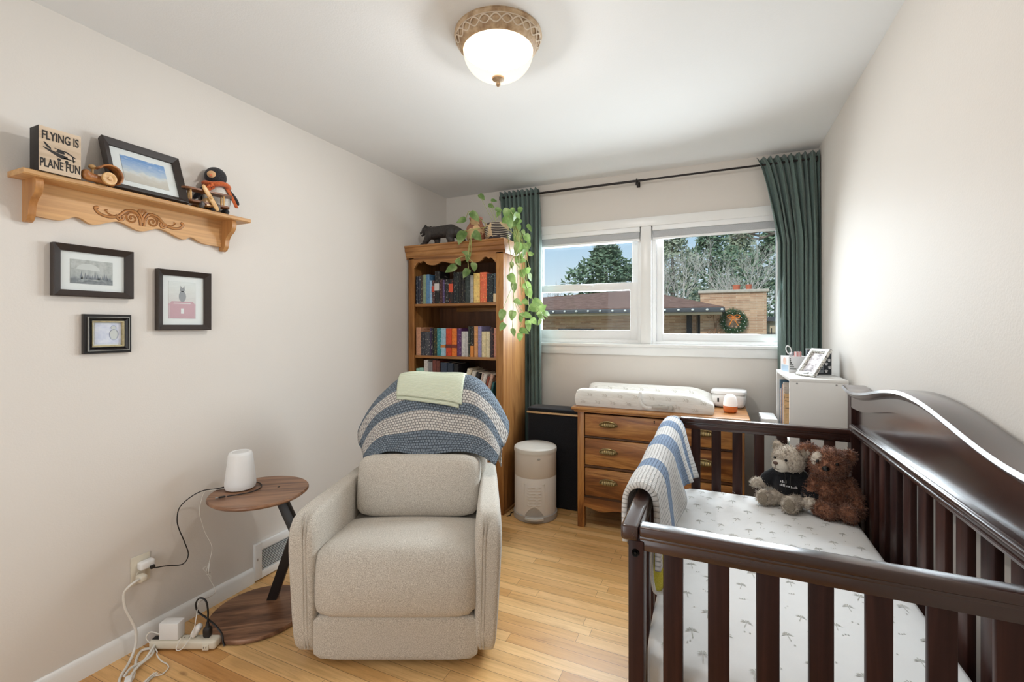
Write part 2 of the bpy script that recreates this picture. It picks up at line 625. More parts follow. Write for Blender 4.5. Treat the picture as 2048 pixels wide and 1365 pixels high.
M_soffit = plain('pale_soffit_board', C(196, 178, 150), 0.8)
M_stone = plain('limestone_cap', C(196, 186, 172), 0.9, var=0.1)
M_terra = plain('terracotta', C(196, 110, 82), 0.8, var=0.1)
M_iron = plain('black_iron', C(36, 34, 34), 0.6)
M_rust = plain('weathered_iron', C(132, 96, 70), 0.7)
M_bulb = plain('white_bulb_glass', C(240, 240, 235), 0.2)

hs = thing('neighbour_house', 'tan brick house with brown hip roof seen through the window', 'house', (0, 12.7, -1.05))
def hz(x, y, z):
    return (x, y - 12.7, z + 1.05)
bm = nb(); b2(bm, hz(-9, 12.7, -1.05), hz(1.72, 19, 1.70)); to_obj('wall', bm, M_brick, hs, smooth=0)
bm = nb()
P, Q1, A, B_ = hz(0.0, 14.4, 2.43), hz(-9, 14.6, 1.98), hz(-9.5, 12.0, 1.775), hz(2.36, 12.0, 1.775)
quad(bm, [A, hz(-4.5, 12.0, 1.775), hz(-4.5, 14.5, 2.17), Q1]); quad(bm, [hz(-4.5, 12.0, 1.775), B_, P, hz(-4.5, 14.5, 2.17)])
quad(bm, [B_, hz(2.36, 19.6, 1.775), P])
quad(bm, [P, hz(2.36, 19.6, 1.775), hz(-9.5, 19.6, 1.775), Q1])
o = to_obj('roof', bm, M_roof, hs, smooth=0); mod_solid(o, 0.03)
bm = nb()
b2(bm, hz(-9.5, 11.93, 1.655), hz(2.37, 12.02, 1.765), 0.01); b2(bm, hz(2.30, 12.02, 1.655), hz(2.39, 19.6, 1.765), 0.01)
to_obj('gutter', bm, M_gutter, hs)
bm = nb(); b2(bm, hz(-9.5, 12.0, 1.60), hz(2.33, 19.5, 1.655)); to_obj('soffit', bm, M_soffit, hs, smooth=0)
bm = nb(); b2(bm, hz(1.50, 12.55, -1.05), hz(1.62, 12.69, 1.60), 0.006); b2(bm, hz(1.76, 12.72, -1.05), hz(1.82, 12.8, 1.6)); to_obj('downspout', bm, M_iron, hs)
bm = nb(); b2(bm, hz(-2.0, 12.66, 1.16), hz(-0.95, 12.70, 1.24)); to_obj('wall_vent', bm, M_gutter, hs)
for i in range(26):
    bm = nb(); ball(bm, (0, 0, 0), (0.035, 0.03, 0.028), u=8, v=6)
    to_obj('string_light', bm, M_bulb, hs, hz(-5.8 + i * 0.325, 11.91, 1.715))
ch = thing('chimney', 'broad tan brick chimney to the right of the brown roof', 'chimney', (2.57, 12.9, -1.05))
bm = nb(); b2(bm, (-0.74, -0.38, 0), (0.74, 0.30, 3.20)); to_obj('stack', bm, M_brick, ch, smooth=0)
bm = nb(); b2(bm, (-0.79, -0.43, 3.20), (0.79, 0.35, 3.27), 0.01); to_obj('cap', bm, M_stone, ch)
for x, r_ in ((0.10, 0.085), (0.38, 0.07)):
    bm = nb(); lathe(bm, [(r_ * 0.95, 0), (r_, 0.10), (r_ * 1.08, 0.12), (r_ * 1.08, 0.145), (r_ * 0.7, 0.145), (r_ * 0.7, 0)], 16, (x, 0, 3.27)); to_obj('chimney_pot', bm, M_terra, ch)
# wreath
m = Mat('wreath_needles', 0.9); m.col(m.ramp(m.noise(m.coord(), 40, 3), [(0.3, C(22, 62, 36)), (0.7, C(66, 118, 74))])); M_needle = m.m
M_orange = plain('orange_ribbon', C(232, 138, 60), 0.5, var=0.1)
wr = thing('wreath', 'green Christmas wreath with orange bow on the brick chimney', 'wreath', (2.586, 12.44, 1.43))
bm = nb()
for i in range(3400):
    a = random.uniform(0, 2 * PI); b = random.uniform(0, 2 * PI); rr = 0.085 * random.uniform(0.3, 1)
    c_ = V(((0.245 + rr * math.cos(b)) * math.cos(a), rr * math.sin(b) * 0.7, (0.245 + rr * math.cos(b)) * math.sin(a)))
    d_ = V((random.uniform(-1, 1), random.uniform(-1, 0.3), random.uniform(-1, 1))).normalized() * 0.035
    s2 = d_.orthogonal().normalized() * 0.004
    quad(bm, [c_ - s2, c_ + s2, c_ + d_ + s2 * 0.4, c_ + d_ - s2 * 0.4])
to_obj('greenery', bm, M_needle, wr, smooth=0)
bm = nb()
for sx in (-1, 1):
    tube(bm, smoothpath([(0, -0.08, 0.10), (sx * 0.07, -0.10, 0.16), (sx * 0.14, -0.10, 0.13), (sx * 0.09, -0.10, 0.08), (0, -0.085, 0.10)], 5), 0.03, 8, flat=0.4)
    tube(bm, smoothpath([(0, -0.085, 0.10), (sx * 0.05, -0.10, 0.0), (sx * 0.10, -0.10, -0.10)], 5), 0.032, 8, flat=0.4)
ball(bm, (0, -0.10, 0.10), 0.03)
to_obj('bow', bm, M_orange, wr)
for i in range(26):
    a = 2 * PI * i / 26; r_ = 0.245 + 0.05 * math.sin(i * 2.4)
    bm = nb(); ball(bm, (0, 0, 0), 0.010, u=6, v=4); to_obj('light', bm, M_bulb, wr, (r_ * math.cos(a), -0.075, r_ * math.sin(a)))
# scroll ironwork on the ground beside the porch
t = thing('iron_trellis', 'rusty scrolled ironwork standing left of the wreath', 'trellis', (2.15, 12.42, -1.05))
bm = nb()
def sp_(cx, cz, r0, turns, sx, tail):
    pts = []
    for i in range(22):
        q = i / 21; a = q * turns * 2 * PI; r_ = r0 * (1 - 0.75 * q)
        pts.append((cx + sx * r_ * math.cos(a), 0, cz + r_ * math.sin(a)))
    return [tail] + pts
tube(bm, smoothpath(sp_(-0.10, 2.62, 0.09, 1.2, 1, (0.03, 0, 2.2)), 2), 0.010, 6)
tube(bm, smoothpath(sp_(0.14, 2.50, 0.07, 1.2, -1, (0.04, 0, 2.2)), 2), 0.010, 6)
tube(bm, smoothpath(sp_(-0.10, 2.22, 0.08, 1.2, 1, (0.02, 0, 2.1)), 2), 0.010, 6)
tube(bm, smoothpath(sp_(0.17, 2.22, 0.08, 1.2, -1, (0.05, 0, 2.1)), 2), 0.010, 6)
cyl(bm, (0.03, 0, 0), (0.03, 0, 2.45), 0.012, 8)
to_obj('scrollwork', bm, M_rust, t)
# far garage and fence at the right edge
t = thing('garage', 'distant low garage with dark roof at the right edge of the window', 'garage', (4.95, 20.0, -1.05))
bm = nb(); b2(bm, (-0.9, -0.6, 0), (3, 2.2, 2.55)); to_obj('wall', bm, M_soffit, t, smooth=0)
bm = nb(); b2(bm, (-1.1, -0.8, 2.55), (3.2, 2.4, 2.68)); prism(bm, [(-1.1, 2.68), (3.2, 2.68), (1.0, 3.0)], lambda a, b, q: (a, q, b), -0.8, 2.4); to_obj('roof', bm, M_gutter, t, smooth=0)
t = thing('fence', 'black picket fence beyond the chimney', 'fence', (5.0, 16.5, -1.05))
bm = nb()
for i in range(14):
    b2(bm, (-1.2 + i * 0.16, -0.012, 0), (-1.175 + i * 0.16, 0.012, 2.30))
b2(bm, (-1.3, -0.01, 2.12), (1.1, 0.01, 2.16)); b2(bm, (-1.3, -0.01, 0.4), (1.1, 0.01, 0.44))
to_obj('railing', bm, M_iron, t, smooth=0)

# trees
def leafmat(name, a, b):
    m = Mat(name, 0.9, 0, 0.1)
    m.col(m.ramp(m.noise(m.coord(), 6, 4), [(0.3, a), (0.7, b)]))
    return m.m
M_ever = leafmat('evergreen_needles', C(74, 98, 76), C(150, 168, 138))
M_olive = leafmat('olive_foliage', C(122, 132, 108), C(186, 190, 164))
M_bark = leafmat('grey_bark', C(104, 94, 86), C(162, 150, 138))
M_twig = leafmat('pale_twigs', C(176, 168, 158), C(226, 221, 212))
def tree_foliage(bm, n, h0, h1, rad, cone=0.75, size=0.3, seed=1):
    rnd = random.Random(seed)
    for i in range(n):
        q = rnd.random() ** 0.8
        z = h0 + (h1 - h0) * q
        lobes = 1 + 0.28 * math.sin(z * 3.3 + seed) * 1
        rmax = rad * ((1 - q) * cone + (1 - cone) * math.sin(PI * min(1, q * 1.0 + 0.05))) * lobes + 0.15
        a = rnd.uniform(0, 2 * PI)
        rmax *= 1 + 0.25 * math.sin(3 * a + seed) + 0.15 * math.sin(7 * a + z * 2)
        r_ = rmax * math.sqrt(rnd.uniform(0.12, 1))
        c_ = V((r_ * math.cos(a), r_ * math.sin(a), z - 0.25 * r_ / max(rad, 0.1)))
        d_ = V((rnd.gauss(0, 1), rnd.gauss(0, 1), rnd.gauss(0, 0.6))).normalized()
        s_ = d_.orthogonal().normalized()
        L_ = size * rnd.uniform(0.5, 1.2)
        quad(bm, [c_ - s_ * L_ * 0.25, c_ + d_ * L_ * 0.5 - s_ * L_ * 0.1, c_ + d_ * L_, c_ + s_ * L_ * 0.3 + d_ * L_ * 0.3])
def evergreen(lab, x, y, top, rad, n, mat, seed, cone=0.75, size=0.28, lo=0.3):
    t = thing('evergreen_tree', lab, 'tree', (x, y, -1.05), group='evergreens beyond the house')
    bm = nb(); tube(bm, [(0, 0, 0), (0.05, 0, (top + 1.05) * 0.5), (0, 0, (top + 1.05) * 0.93)], [0.22, 0.15, 0.03], 8); to_obj('trunk', bm, M_bark, t)
    bm = nb(); tree_foliage(bm, n, lo + 0.6, top + 1.05, rad, cone, size, seed); to_obj('foliage', bm, mat, t, smooth=0)
def branchy(bm, p, d, L_, r_, depth, rnd, spread=0.6, up=0.25):
    d = d.normalized()
    q = p + d * L_ * 0.5 + V((rnd.gauss(0, .05), rnd.gauss(0, .05), 0)) * L_
    e_ = p + d * L_
    tube(bm, [p, q, e_], [r_, r_ * 0.85, r_ * 0.65], 5, cap=False)
    if depth <= 0:
        return
    for k in range(rnd.choice((2, 3, 3))):
        nd = (d + V((rnd.gauss(0, spread), rnd.gauss(0, spread), rnd.gauss(up, spread * 0.7)))).normalized()
        branchy(bm, e_.lerp(p, rnd.uniform(0, 0.35)), nd, L_ * rnd.uniform(0.6, 0.85), r_ * 0.6, depth - 1, rnd, spread, up)
def bare(name, lab, x, y, h, r_, depth, seed, mat, lean=(0, 0, 1), spread=0.6, z0=-1.05, up=0.25):
    t = thing(name, lab, 'tree', (x, y, z0))
    bm = nb(); branchy(bm, V((0, 0, 0)), V(lean), h, r_, depth, random.Random(seed), spread, up)
    to_obj('branches', bm, mat, t)
evergreen('dense evergreen tree framed by the upper sash of the left window', -3.1, 24, 6.1, 2.7, 5200, M_ever, 3, 0.62, 0.36, 0.8)
evergreen('tall grey-green evergreen just right of the window post', -0.3, 30.5, 8.2, 2.6, 3300, M_olive, 5, 0.5, 0.42, 0.5)
evergreen('tallest dark evergreen above the middle of the picture window', 1.9, 36.5, 9.4, 3.2, 3600, M_ever, 8, 0.5, 0.48, 0.5)
evergreen('olive evergreen far behind the chimney', 4.2, 43.5, 10.6, 3.6, 3600, M_olive, 11, 0.5, 0.55, 0.3)
evergreen('dark evergreen at the right edge of the picture window', 5.0, 26.0, 7.0, 2.4, 3600, M_ever, 15, 0.5, 0.36, 0.2)
bare('bare_tree', 'pale bare-branched tree in front of the evergreens by the window post', 0.9, 21.0, 1.9, 0.07, 6, 4, M_twig, (0.05, 0, 1), 0.42)
bare('bare_tree', 'second pale bare-branched tree left of the chimney', 2.0, 25.5, 2.2, 0.08, 6, 9, M_twig, (0.02, 0, 1), 0.42)
bare('bare_tree', 'third pale bare-branched tree rising behind the chimney', 3.3, 21.5, 1.9, 0.07, 6, 21, M_twig, (0.02, 0, 1), 0.42)
bare('bare_tree', 'slim pale bare-branched tree at the left side of the picture window', 0.15, 26.5, 2.3, 0.08, 6, 31, M_twig, (0.05, 0, 1), 0.42)
bare('bare_tree', 'small bare tree against blue sky above the roof', -5.6, 22, 1.7, 0.06, 5, 6, M_bark, (0.0, 0, 1), 0.55)
t = thing('oak_tree', 'big bare oak whose limb crosses the top right of the window', 'tree', (5.2, 12.5, -1.05))
bm = nb(); tube(bm, smoothpath([(0, 0, 0), (0.05, 0, 2.2), (-0.2, 0, 3.6), (-0.9, 0, 4.35), (-1.7, 0, 4.75), (-2.3, -.1, 5.3)], 5), [0.26 - 0.0085 * i for i in range(26)], 8)
rnd = random.Random(12)
for p_, dd in (((-0.55, 0, 4.1), (-0.5, 0, 0.9)), ((-0.95, 0, 4.38), (-0.2, 0, 1)), ((-1.3, 0, 4.55), (-1, 0, 0.1)), ((-1.7, 0, 4.75), (-0.6, 0, 0.7)), ((-1.7, 0, 4.75), (-1, 0, -0.2)), ((-0.2, 0, 3.6), (0.6, 0, 0.8))):
    branchy(bm, V(p_), V(dd), 0.55, 0.05, 5, rnd, 0.55)
to_obj('branches', bm, M_bark, t)

def wpart(name, bm, mats, parent, smooth=40):
    """Part modelled in room coordinates under an unrotated thing."""
    root = parent
    off = V((0, 0, 0))
    while root is not None:
        off += root.location
        root = root.parent
    bmesh.ops.translate(bm, verts=bm.verts[:], vec=-off)
    return to_obj(name, bm, mats, parent, smooth=smooth)

# ================================================================== recliner
M_chair = fabric('oatmeal_chair_fabric', C(168, 158, 145), C(226, 219, 208), 380, bump=0.35, sheen=0.15)
M_black = plain('black_plastic', C(28, 27, 27), 0.5, var=0.1)
M_pipe = fabric('chair_piping', C(168, 158, 146), C(206, 198, 186), 420)
CH = (1.034, 1.410, 0)
t = thing('recliner', 'oatmeal fabric swivel recliner with blanket over its back', 'armchair', CH, R(YAW))
bm = nb(); lathe(bm, [(0.0, 0.0), (0.25, 0.0), (0.26, 0.012), (0.24, 0.03), (0, 0.03)], 40, (0.0, 0.40, 0)); to_obj('swivel_base', bm, M_black, t)
bm = nb(); b2(bm, (-0.312, 0.05, 0.03), (0.312, 0.80, 0.40), 0.02); to_obj('body', bm, M_chair, t)
bm = nb(); soft(bm, (0.003, 0.03, 0.113), (0.638, 0.07, 0.175), 7, 9); to_obj('footrest_panel', bm, M_chair, t)
def seatf(p, o):
    o = o.copy()
    if p.z > 0:
        o.z += (0.022 * (1 - p.x ** 2) * (1 - 0.4 * abs(p.y))) * p.z
    o.z -= max(0, p.z) * 0.055 * (p.y * 0.5 + 0.5)
    if p.y < 0:
        o.y -= 0.018 * (1 - p.x ** 2) * (1 - p.z ** 2)
        o.y += 0.02 * max(0, p.z)
    return o
bm = nb(); soft(bm, (0.003, 0.205, 0.325), (0.645, 0.47, 0.265), 10, 9, seatf); seat = to_obj('seat_cushion', bm, M_chair, t)
bm = nb(); tube(bm, smoothpath([(-0.29, 0.305, 0.412), (-0.15, 0.295, 0.432), (0, 0.292, 0.438), (0.15, 0.295, 0.432), (0.29, 0.305, 0.412)], 4), 0.0022, 6); to_obj('seam', bm, M_pipe, seat)
bm = nb()
def bcf(p, o):
    o = o.copy(); o.y -= 0.035 * (1 - p.x ** 2) * (1 - p.z ** 2) * (1 if p.y < 0 else 0); return o
soft(bm, (0.006, 0.475, 0.545), (0.585, 0.17, 0.285), 8, 7, bcf, rot=Matrix.Rotation(R(-10), 3, 'X')); to_obj('back_cushion', bm, M_chair, t)
bm = nb()
def upf(p, o):
    o = o.copy(); o.z -= 0.11 * abs(p.x) ** 3 * max(0, p.z); o.y -= 0.03 * (1 - p.x ** 2) * (1 - p.z ** 2) * (1 if p.y < 0 else -1); return o
soft(bm, (0.022, 0.655, 0.70), (0.60, 0.18, 0.64), 9, 6, upf, rot=Matrix.Rotation(R(-13), 3, 'X')); to_obj('backrest', bm, M_chair, t)
for sgn in (-1, 1):
    def armf(p, o, sgn=sgn):
        y = 0.40 + 0.405 * p.y
        yt = max(0, y / 0.8)
        zt = (p.z + 1) / 2
        ztop = 0.585 - 0.012 * yt
        z = 0.03 + (ztop - 0.03) * zt
        xo = (0.388 + 0.037 * zt ** 0.7) - 0.052 * yt
        xi = (0.303 + 0.002 * zt) - 0.026 * yt
        k = (p.x * sgn + 1) / 2
        x = xi + (xo - xi) * k
        x -= 0.012 * (max(0, zt - 0.7) / 0.3) ** 2 * (k * 1.6 - 0.6)
        return V((sgn * x, y, z))
    bm = nb(); soft(bm, (0, 0, 0), (2, 2, 2), 11, 9, armf); a = to_obj('armrest', bm, M_chair, t)
    for off in (0.0, 0.012):
        bm = nb()
        pts = [(sgn * (0.343 - off), 0.002, 0.07), (sgn * (0.346 - off), -0.0045, 0.20), (sgn * (0.350 - off), -0.0045, 0.42), (sgn * (0.353 - off), -0.003, 0.52), (sgn * (0.356 - off), 0.006, 0.565), (sgn * (0.357 - off), 0.03, 0.5815)]
        tube(bm, smoothpath(pts, 5), 0.0028, 6); to_obj('piping', bm, M_pipe, a)

# crocheted blanket stripes
BLUE1, BLUE2 = C(96, 108, 121), C(150, 161, 171)
WHT1, WHT2 = C(196, 190, 184), C(228, 223, 217)
def crochet(name, stops, axis, period, blue=(BLUE1, BLUE2), white=(WHT1, WHT2), bumpk=0.9, holes=0.85):
    """stops: list of (position in metres along the striped direction, is_blue)."""
    m = Mat(name, 0.95, 0, 0.15)
    tcn = m.node('ShaderNodeTexCoord')
    sx = m.node('ShaderNodeSeparateXYZ')
    m.l.new(tcn.outputs['UV'], sx.inputs[0])
    n_ = m.noise(tcn.outputs['UV'], 160, 3, 0.7)
    blue = m.ramp(n_, [(0.3, blue[0]), (0.7, blue[1])])
    white = m.ramp(n_, [(0.3, white[0]), (0.7, white[1])])
    sel = m.ramp(sx.outputs[axis], [(p, (1, 1, 1, 1) if b else (0, 0, 0, 1)) for p, b in stops], 'CONSTANT')
    c_ = m.mix(sel, white, blue)
    br = m.node('ShaderNodeTexBrick')
    br.inputs['Scale'].default_value = 1
    br.inputs['Brick Width'].default_value = period
    br.inputs['Row Height'].default_value = period * 0.9
    br.inputs['Mortar Size'].default_value = period * 0.16
    br.inputs['Mortar Smooth'].default_value = 0.9
    br.inputs['Color1'].default_value = br.inputs['Color2'].default_value = (1, 1, 1, 1)
    br.inputs['Mortar'].default_value = (0.30, 0.30, 0.32, 1)
    mp = m.node('ShaderNodeMixRGB') if False else None
    wob = m.node('ShaderNodeVectorMath', operation='MULTIPLY_ADD')
    nz = m.node('ShaderNodeTexNoise'); nz.inputs['Scale'].default_value = 45
    m.l.new(tcn.outputs['UV'], nz.inputs['Vector'])
    m.l.new(nz.outputs['Color'], wob.inputs[0]); wob.inputs[1].default_value = (0.006, 0.006, 0); m.l.new(tcn.outputs['UV'], wob.inputs[2])
    m.l.new(wob.outputs[0], br.inputs['Vector'])
    m.col(m.mix(holes, c_, br.outputs[0], 'MULTIPLY'))
    m.bump(br.outputs[0], bumpk, 0.006)
    return m.m
S = 0.9
M_blk1 = crochet('striped_crochet_yarn', [(0, 1), (0.105, 0), (0.20, 1), (0.265, 0), (0.335, 1), (0.47, 0), (0.56, 1), (0.66, 0)], 1, 0.0150)
path = smoothpath([(0, 0.462, 0.695), (0, 0.500, 0.76), (0, 0.540, 0.85), (0, 0.585, 0.94), (0, 0.635, 1.005), (0, 0.70, 1.04), (0, 0.775, 1.03), (0, 0.83, 0.97), (0, 0.86, 0.86), (0, 0.875, 0.74)], 6)
plen = [0]
for a, b in zip(path[:-1], path[1:]):
    plen.append(plen[-1] + (b - a).length)
def on_path(d):
    d = min(max(d, 0), plen[-1])
    for i in range(len(path) - 1):
        if plen[i + 1] >= d:
            return path[i].lerp(path[i + 1], (d - plen[i]) / max(1e-6, plen[i + 1] - plen[i]))
    return path[-1]
def blf(u, v):
    s = 2 * u - 1
    q = on_path(v * plen[-1])
    vv = min(1, v * 2.2)
    wd = 0.295 + 0.035 * math.sin(vv * PI * 0.6) + (0.038 if s > 0 else 0.0)
    bot = max(0, 1 - v * 7)
    drop = (0.055 + 0.185 * min(1, v * 3.0)) * abs(s) ** 4.4
    x = 0.03 + wd * s * (1 + 0.02 * math.sin(v * 9 + s * 2))
    y = q.y + 0.03 * abs(s) ** 2 * (1 - vv) + 0.012 * math.sin(s * 5 + v * 6) * min(1, v * 3) - (0.03 * abs(s) ** 3 if v < 0.5 else 0.0)
    z = q.z - drop + 0.008 * math.sin(s * 7 + 1 + v * 5) * (1 - bot * 0.5) - bot * 0.012 * math.cos(s * 5.5)
    if abs(s) > 0.72 and 0.28 < v < 0.6:
        k = (abs(s) - 0.72) / 0.28 * math.sin((v - 0.28) / 0.32 * PI)
        x += math.copysign(0.035 * k, s)
        y += 0.03 * k
    return (x, y, z)
bm = nb(); grid(bm, 60, 90, blf, lambda a, b: (a * 0.74, b * plen[-1]))
bl = to_obj('crochet_blanket', bm, M_blk1); bl.location = CH; bl.rotation_euler = (0, 0, R(YAW)); mod_solid(bl, 0.011, 1.0)
tag(bl, 'blue and grey-white striped crochet blanket draped over the recliner back', 'blanket')

M_muslin = Mat('pale_green_muslin', 0.95, 0, 0.15)
vv_ = M_muslin.coord((1, 1, 1), 'UV')
wv = M_muslin.node('ShaderNodeTexWave'); wv.inputs['Scale'].default_value = 42; wv.inputs['Distortion'].default_value = 3; wv.bands_direction = 'Y'
M_muslin.l.new(vv_, wv.inputs['Vector'])
M_muslin.col(M_muslin.ramp(wv.outputs['Fac'], [(0.2, C(206, 212, 188)), (0.7, C(222, 227, 205))])); M_muslin.bump(wv.outputs['Fac'], 0.4, 0.004)
def muf(off):
    def f(u, v):
        d = 0.545 - v * (0.255 + 0.05 * u)
        q = on_path(d)
        x = -0.155 + 0.365 * u + 0.03 * v * (0.6 - u) - 0.005 * (1 - v)
        s = (x - 0.03) / 0.345
        vv = d / plen[-1]
        drop = (0.055 + 0.185 * min(1, vv * 3.0)) * abs(s) ** 4.4
        n_ = V((0, -0.75, 0.6)).normalized() if d < 0.42 else V((0, -0.1, 1))
        return q + V((x, 0, -drop)) + n_ * (0.020 + off + 0.004 * math.sin(u * 6 + v * 3))
    return f
bm = nb(); grid(bm, 30, 26, muf(0), lambda a, b: (a * 0.36, b * 0.3)); 
f2 = muf(-0.006)
grid(bm, 30, 26, lambda u, v: f2(u * 0.96, v * 1.05 + 0.02), lambda a, b: (a * 0.36, b * 0.3))
mu = to_obj('muslin_cloth', bm, M_muslin.m); mu.location = CH; mu.rotation_euler = (0, 0, R(YAW)); mod_solid(mu, 0.004, 1.0)
tag(mu, 'pale green folded muslin cloth lying on top of the striped blanket', 'cloth')

# ================================================================== side table
WAL = [(0.25, C(84, 56, 40)), (0.42, C(128, 90, 66)), (0.58, C(164, 122, 92)), (0.8, C(96, 66, 48))]
M_walnut = wood('walnut_veneer', WAL, 'X', 0.38, 1.0, 9.0)
M_blackmetal = plain('black_powder_coat', C(34, 32, 32), 0.45, var=0.05)
t = thing('side_table', 'round walnut side table on bent black leg beside the recliner', 'side table', (0.27, 1.42, 0), R(35))
bm = nb(); lathe(bm, [(0.0, 0.0), (0.196, 0.0), (0.205, 0.006), (0.205, 0.014), (0.201, 0.021), (0.0, 0.021)], 64); to_obj('base', bm, M_walnut, t)
bm = nb(); lathe(bm, [(0.0, 0.546), (0.192, 0.546), (0.204, 0.556), (0.204, 0.561), (0.200, 0.566), (0.0, 0.566)], 64); to_obj('tabletop', bm, M_walnut, t)
bm = nb()
def bar(bm, p, q, w_, d_):
    p, q = V(p), V(q)
    z_ = (q - p).normalized(); y_ = V((0, 1, 0)); y_ = (y_ - z_ * y_.dot(z_)).normalized(); x_ = y_.cross(z_)
    bx(bm, (p + q) / 2, (w_, d_, (q - p).length), 0.003, 2, Matrix((x_, y_, z_)).transposed())
Rm = Matrix.Rotation(-R(35), 3, 'Z')
lp = lambda x, y, z: Rm @ V((x - 0.27, y - 1.42, z))
bar(bm, lp(0.235, 1.510, 0.012), lp(0.412, 1.500, 0.385), 0.042, 0.042)
bar(bm, lp(0.412, 1.500, 0.365), lp(0.290, 1.490, 0.556), 0.042, 0.042)
to_obj('leg', bm, M_blackmetal, t)

# ================================================================== bookcase
OAK = [(0.25, C(128, 82, 42)), (0.45, C(158, 108, 60)), (0.62, C(178, 128, 76)), (0.8, C(138, 90, 48))]
M_oakZ = wood('honey_oak_upright', OAK, 'Z', 0.42, 1.0, 8, 0.28)
M_oakX = wood('honey_oak_level', OAK, 'X', 0.35, 1.0, 8)
M_oakin = wood('shaded_oak_back_panel', [(0.25, C(96, 60, 38)), (0.5, C(122, 80, 52)), (0.75, C(104, 66, 42))], 'Z', 0.5, 1.0, 7)  # same oak, darkened in colour for the shade inside the bookcase
BX0, BX1, BY0, BY1 = 0.022, 0.822, 2.850, 3.258
bc = thing('bookcase', 'tall honey oak bookcase in the corner with scalloped top', 'bookcase', (0.422, 3.05, 0))
for x0 in (BX0 + 0.004, BX1 - 0.024):
    bm = nb(); b2(bm, (x0, BY0 + 0.018, 0), (x0 + 0.020, BY1, 1.83), 0.001); wpart('side_panel', bm, M_oakZ, bc)
for x0, x1 in ((BX0, BX0 + 0.050), (BX1 - 0.056, BX1)):
    bm = nb(); b2(bm, (x0, BY0, 0), (x1, BY0 + 0.020, 1.832), 0.002); wpart('stile', bm, M_oakZ, bc)
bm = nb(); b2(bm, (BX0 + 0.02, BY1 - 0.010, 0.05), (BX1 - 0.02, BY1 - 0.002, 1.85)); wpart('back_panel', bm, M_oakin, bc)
bm = nb()
prism(bm, [(0, 1.822), (0, 1.838), (-0.010, 1.848), (-0.012, 1.872), (-0.020, 1.880), (-0.022, 1.905), (-0.030, 1.912), (-0.030, 1.922), (0.41, 1.922), (0.41, 1.822)],
      lambda a, b, q: (q, BY0 + a, b), BX0 - 0.018, BX1 + 0.016)
wpart('cornice', bm, M_oakX, bc)
def scal(x):
    q = abs(x) 
    if q > 0.86: return 0.078 - 0.045 * math.sin((1 - q) / 0.14 * PI / 2)
    if q > 0.66: return 0.052 - 0.026 * math.sin((q - 0.66) / 0.20 * PI)
    if q > 0.30: return 0.052 + 0.016 * math.sin((q - 0.30) / 0.36 * PI) - 0.012 * (0.66 - q) / 0.36
    return 0.040 + 0.018 * math.cos(q / 0.30 * PI / 2) ** 2
poly = [(BX0 + 0.05, 1.83)]
xs = [i / 60 for i in range(61)]
poly += [(BX0 + 0.05 + (BX1 - BX0 - 0.106) * x, 1.83 - scal(2 * x - 1)) for x in xs] + [(BX1 - 0.056, 1.83)]
bm = nb(); prism(bm, poly, lambda a, b, q: (a, q, b), BY0 + 0.001, BY0 + 0.019); wpart('valance', bm, M_oakX, bc)
SH = [0.10, 0.36, 0.72, 1.092, 1.482]
for z in SH:
    bm = nb(); b2(bm, (BX0 + 0.024, BY0 + 0.012, z - 0.020), (BX1 - 0.024, BY1 - 0.011, z), 0.002); wpart('shelf', bm, M_oakX, bc)
bm = nb(); b2(bm, (BX0 + 0.05, BY0 + 0.006, 0), (BX1 - 0.056, BY0 + 0.02, 0.08), 0.001); wpart('plinth', bm, M_oakX, bc)
bm = nb(); b2(bm, (BX0 + 0.2, BY1 - 0.03, 1.430), (BX1 - 0.025, BY1 - 0.012, 1.461), 0.001); wpart('cleat', bm, M_oakX, bc)
bm = nb(); cyl(bm, (BX1 - 0.003, BY0 + 0.02, 0.008), (BX1 + 0.008, BY1, 0.008), 0.009, 8); wpart('shoe_moulding', bm, M_oakX, bc)

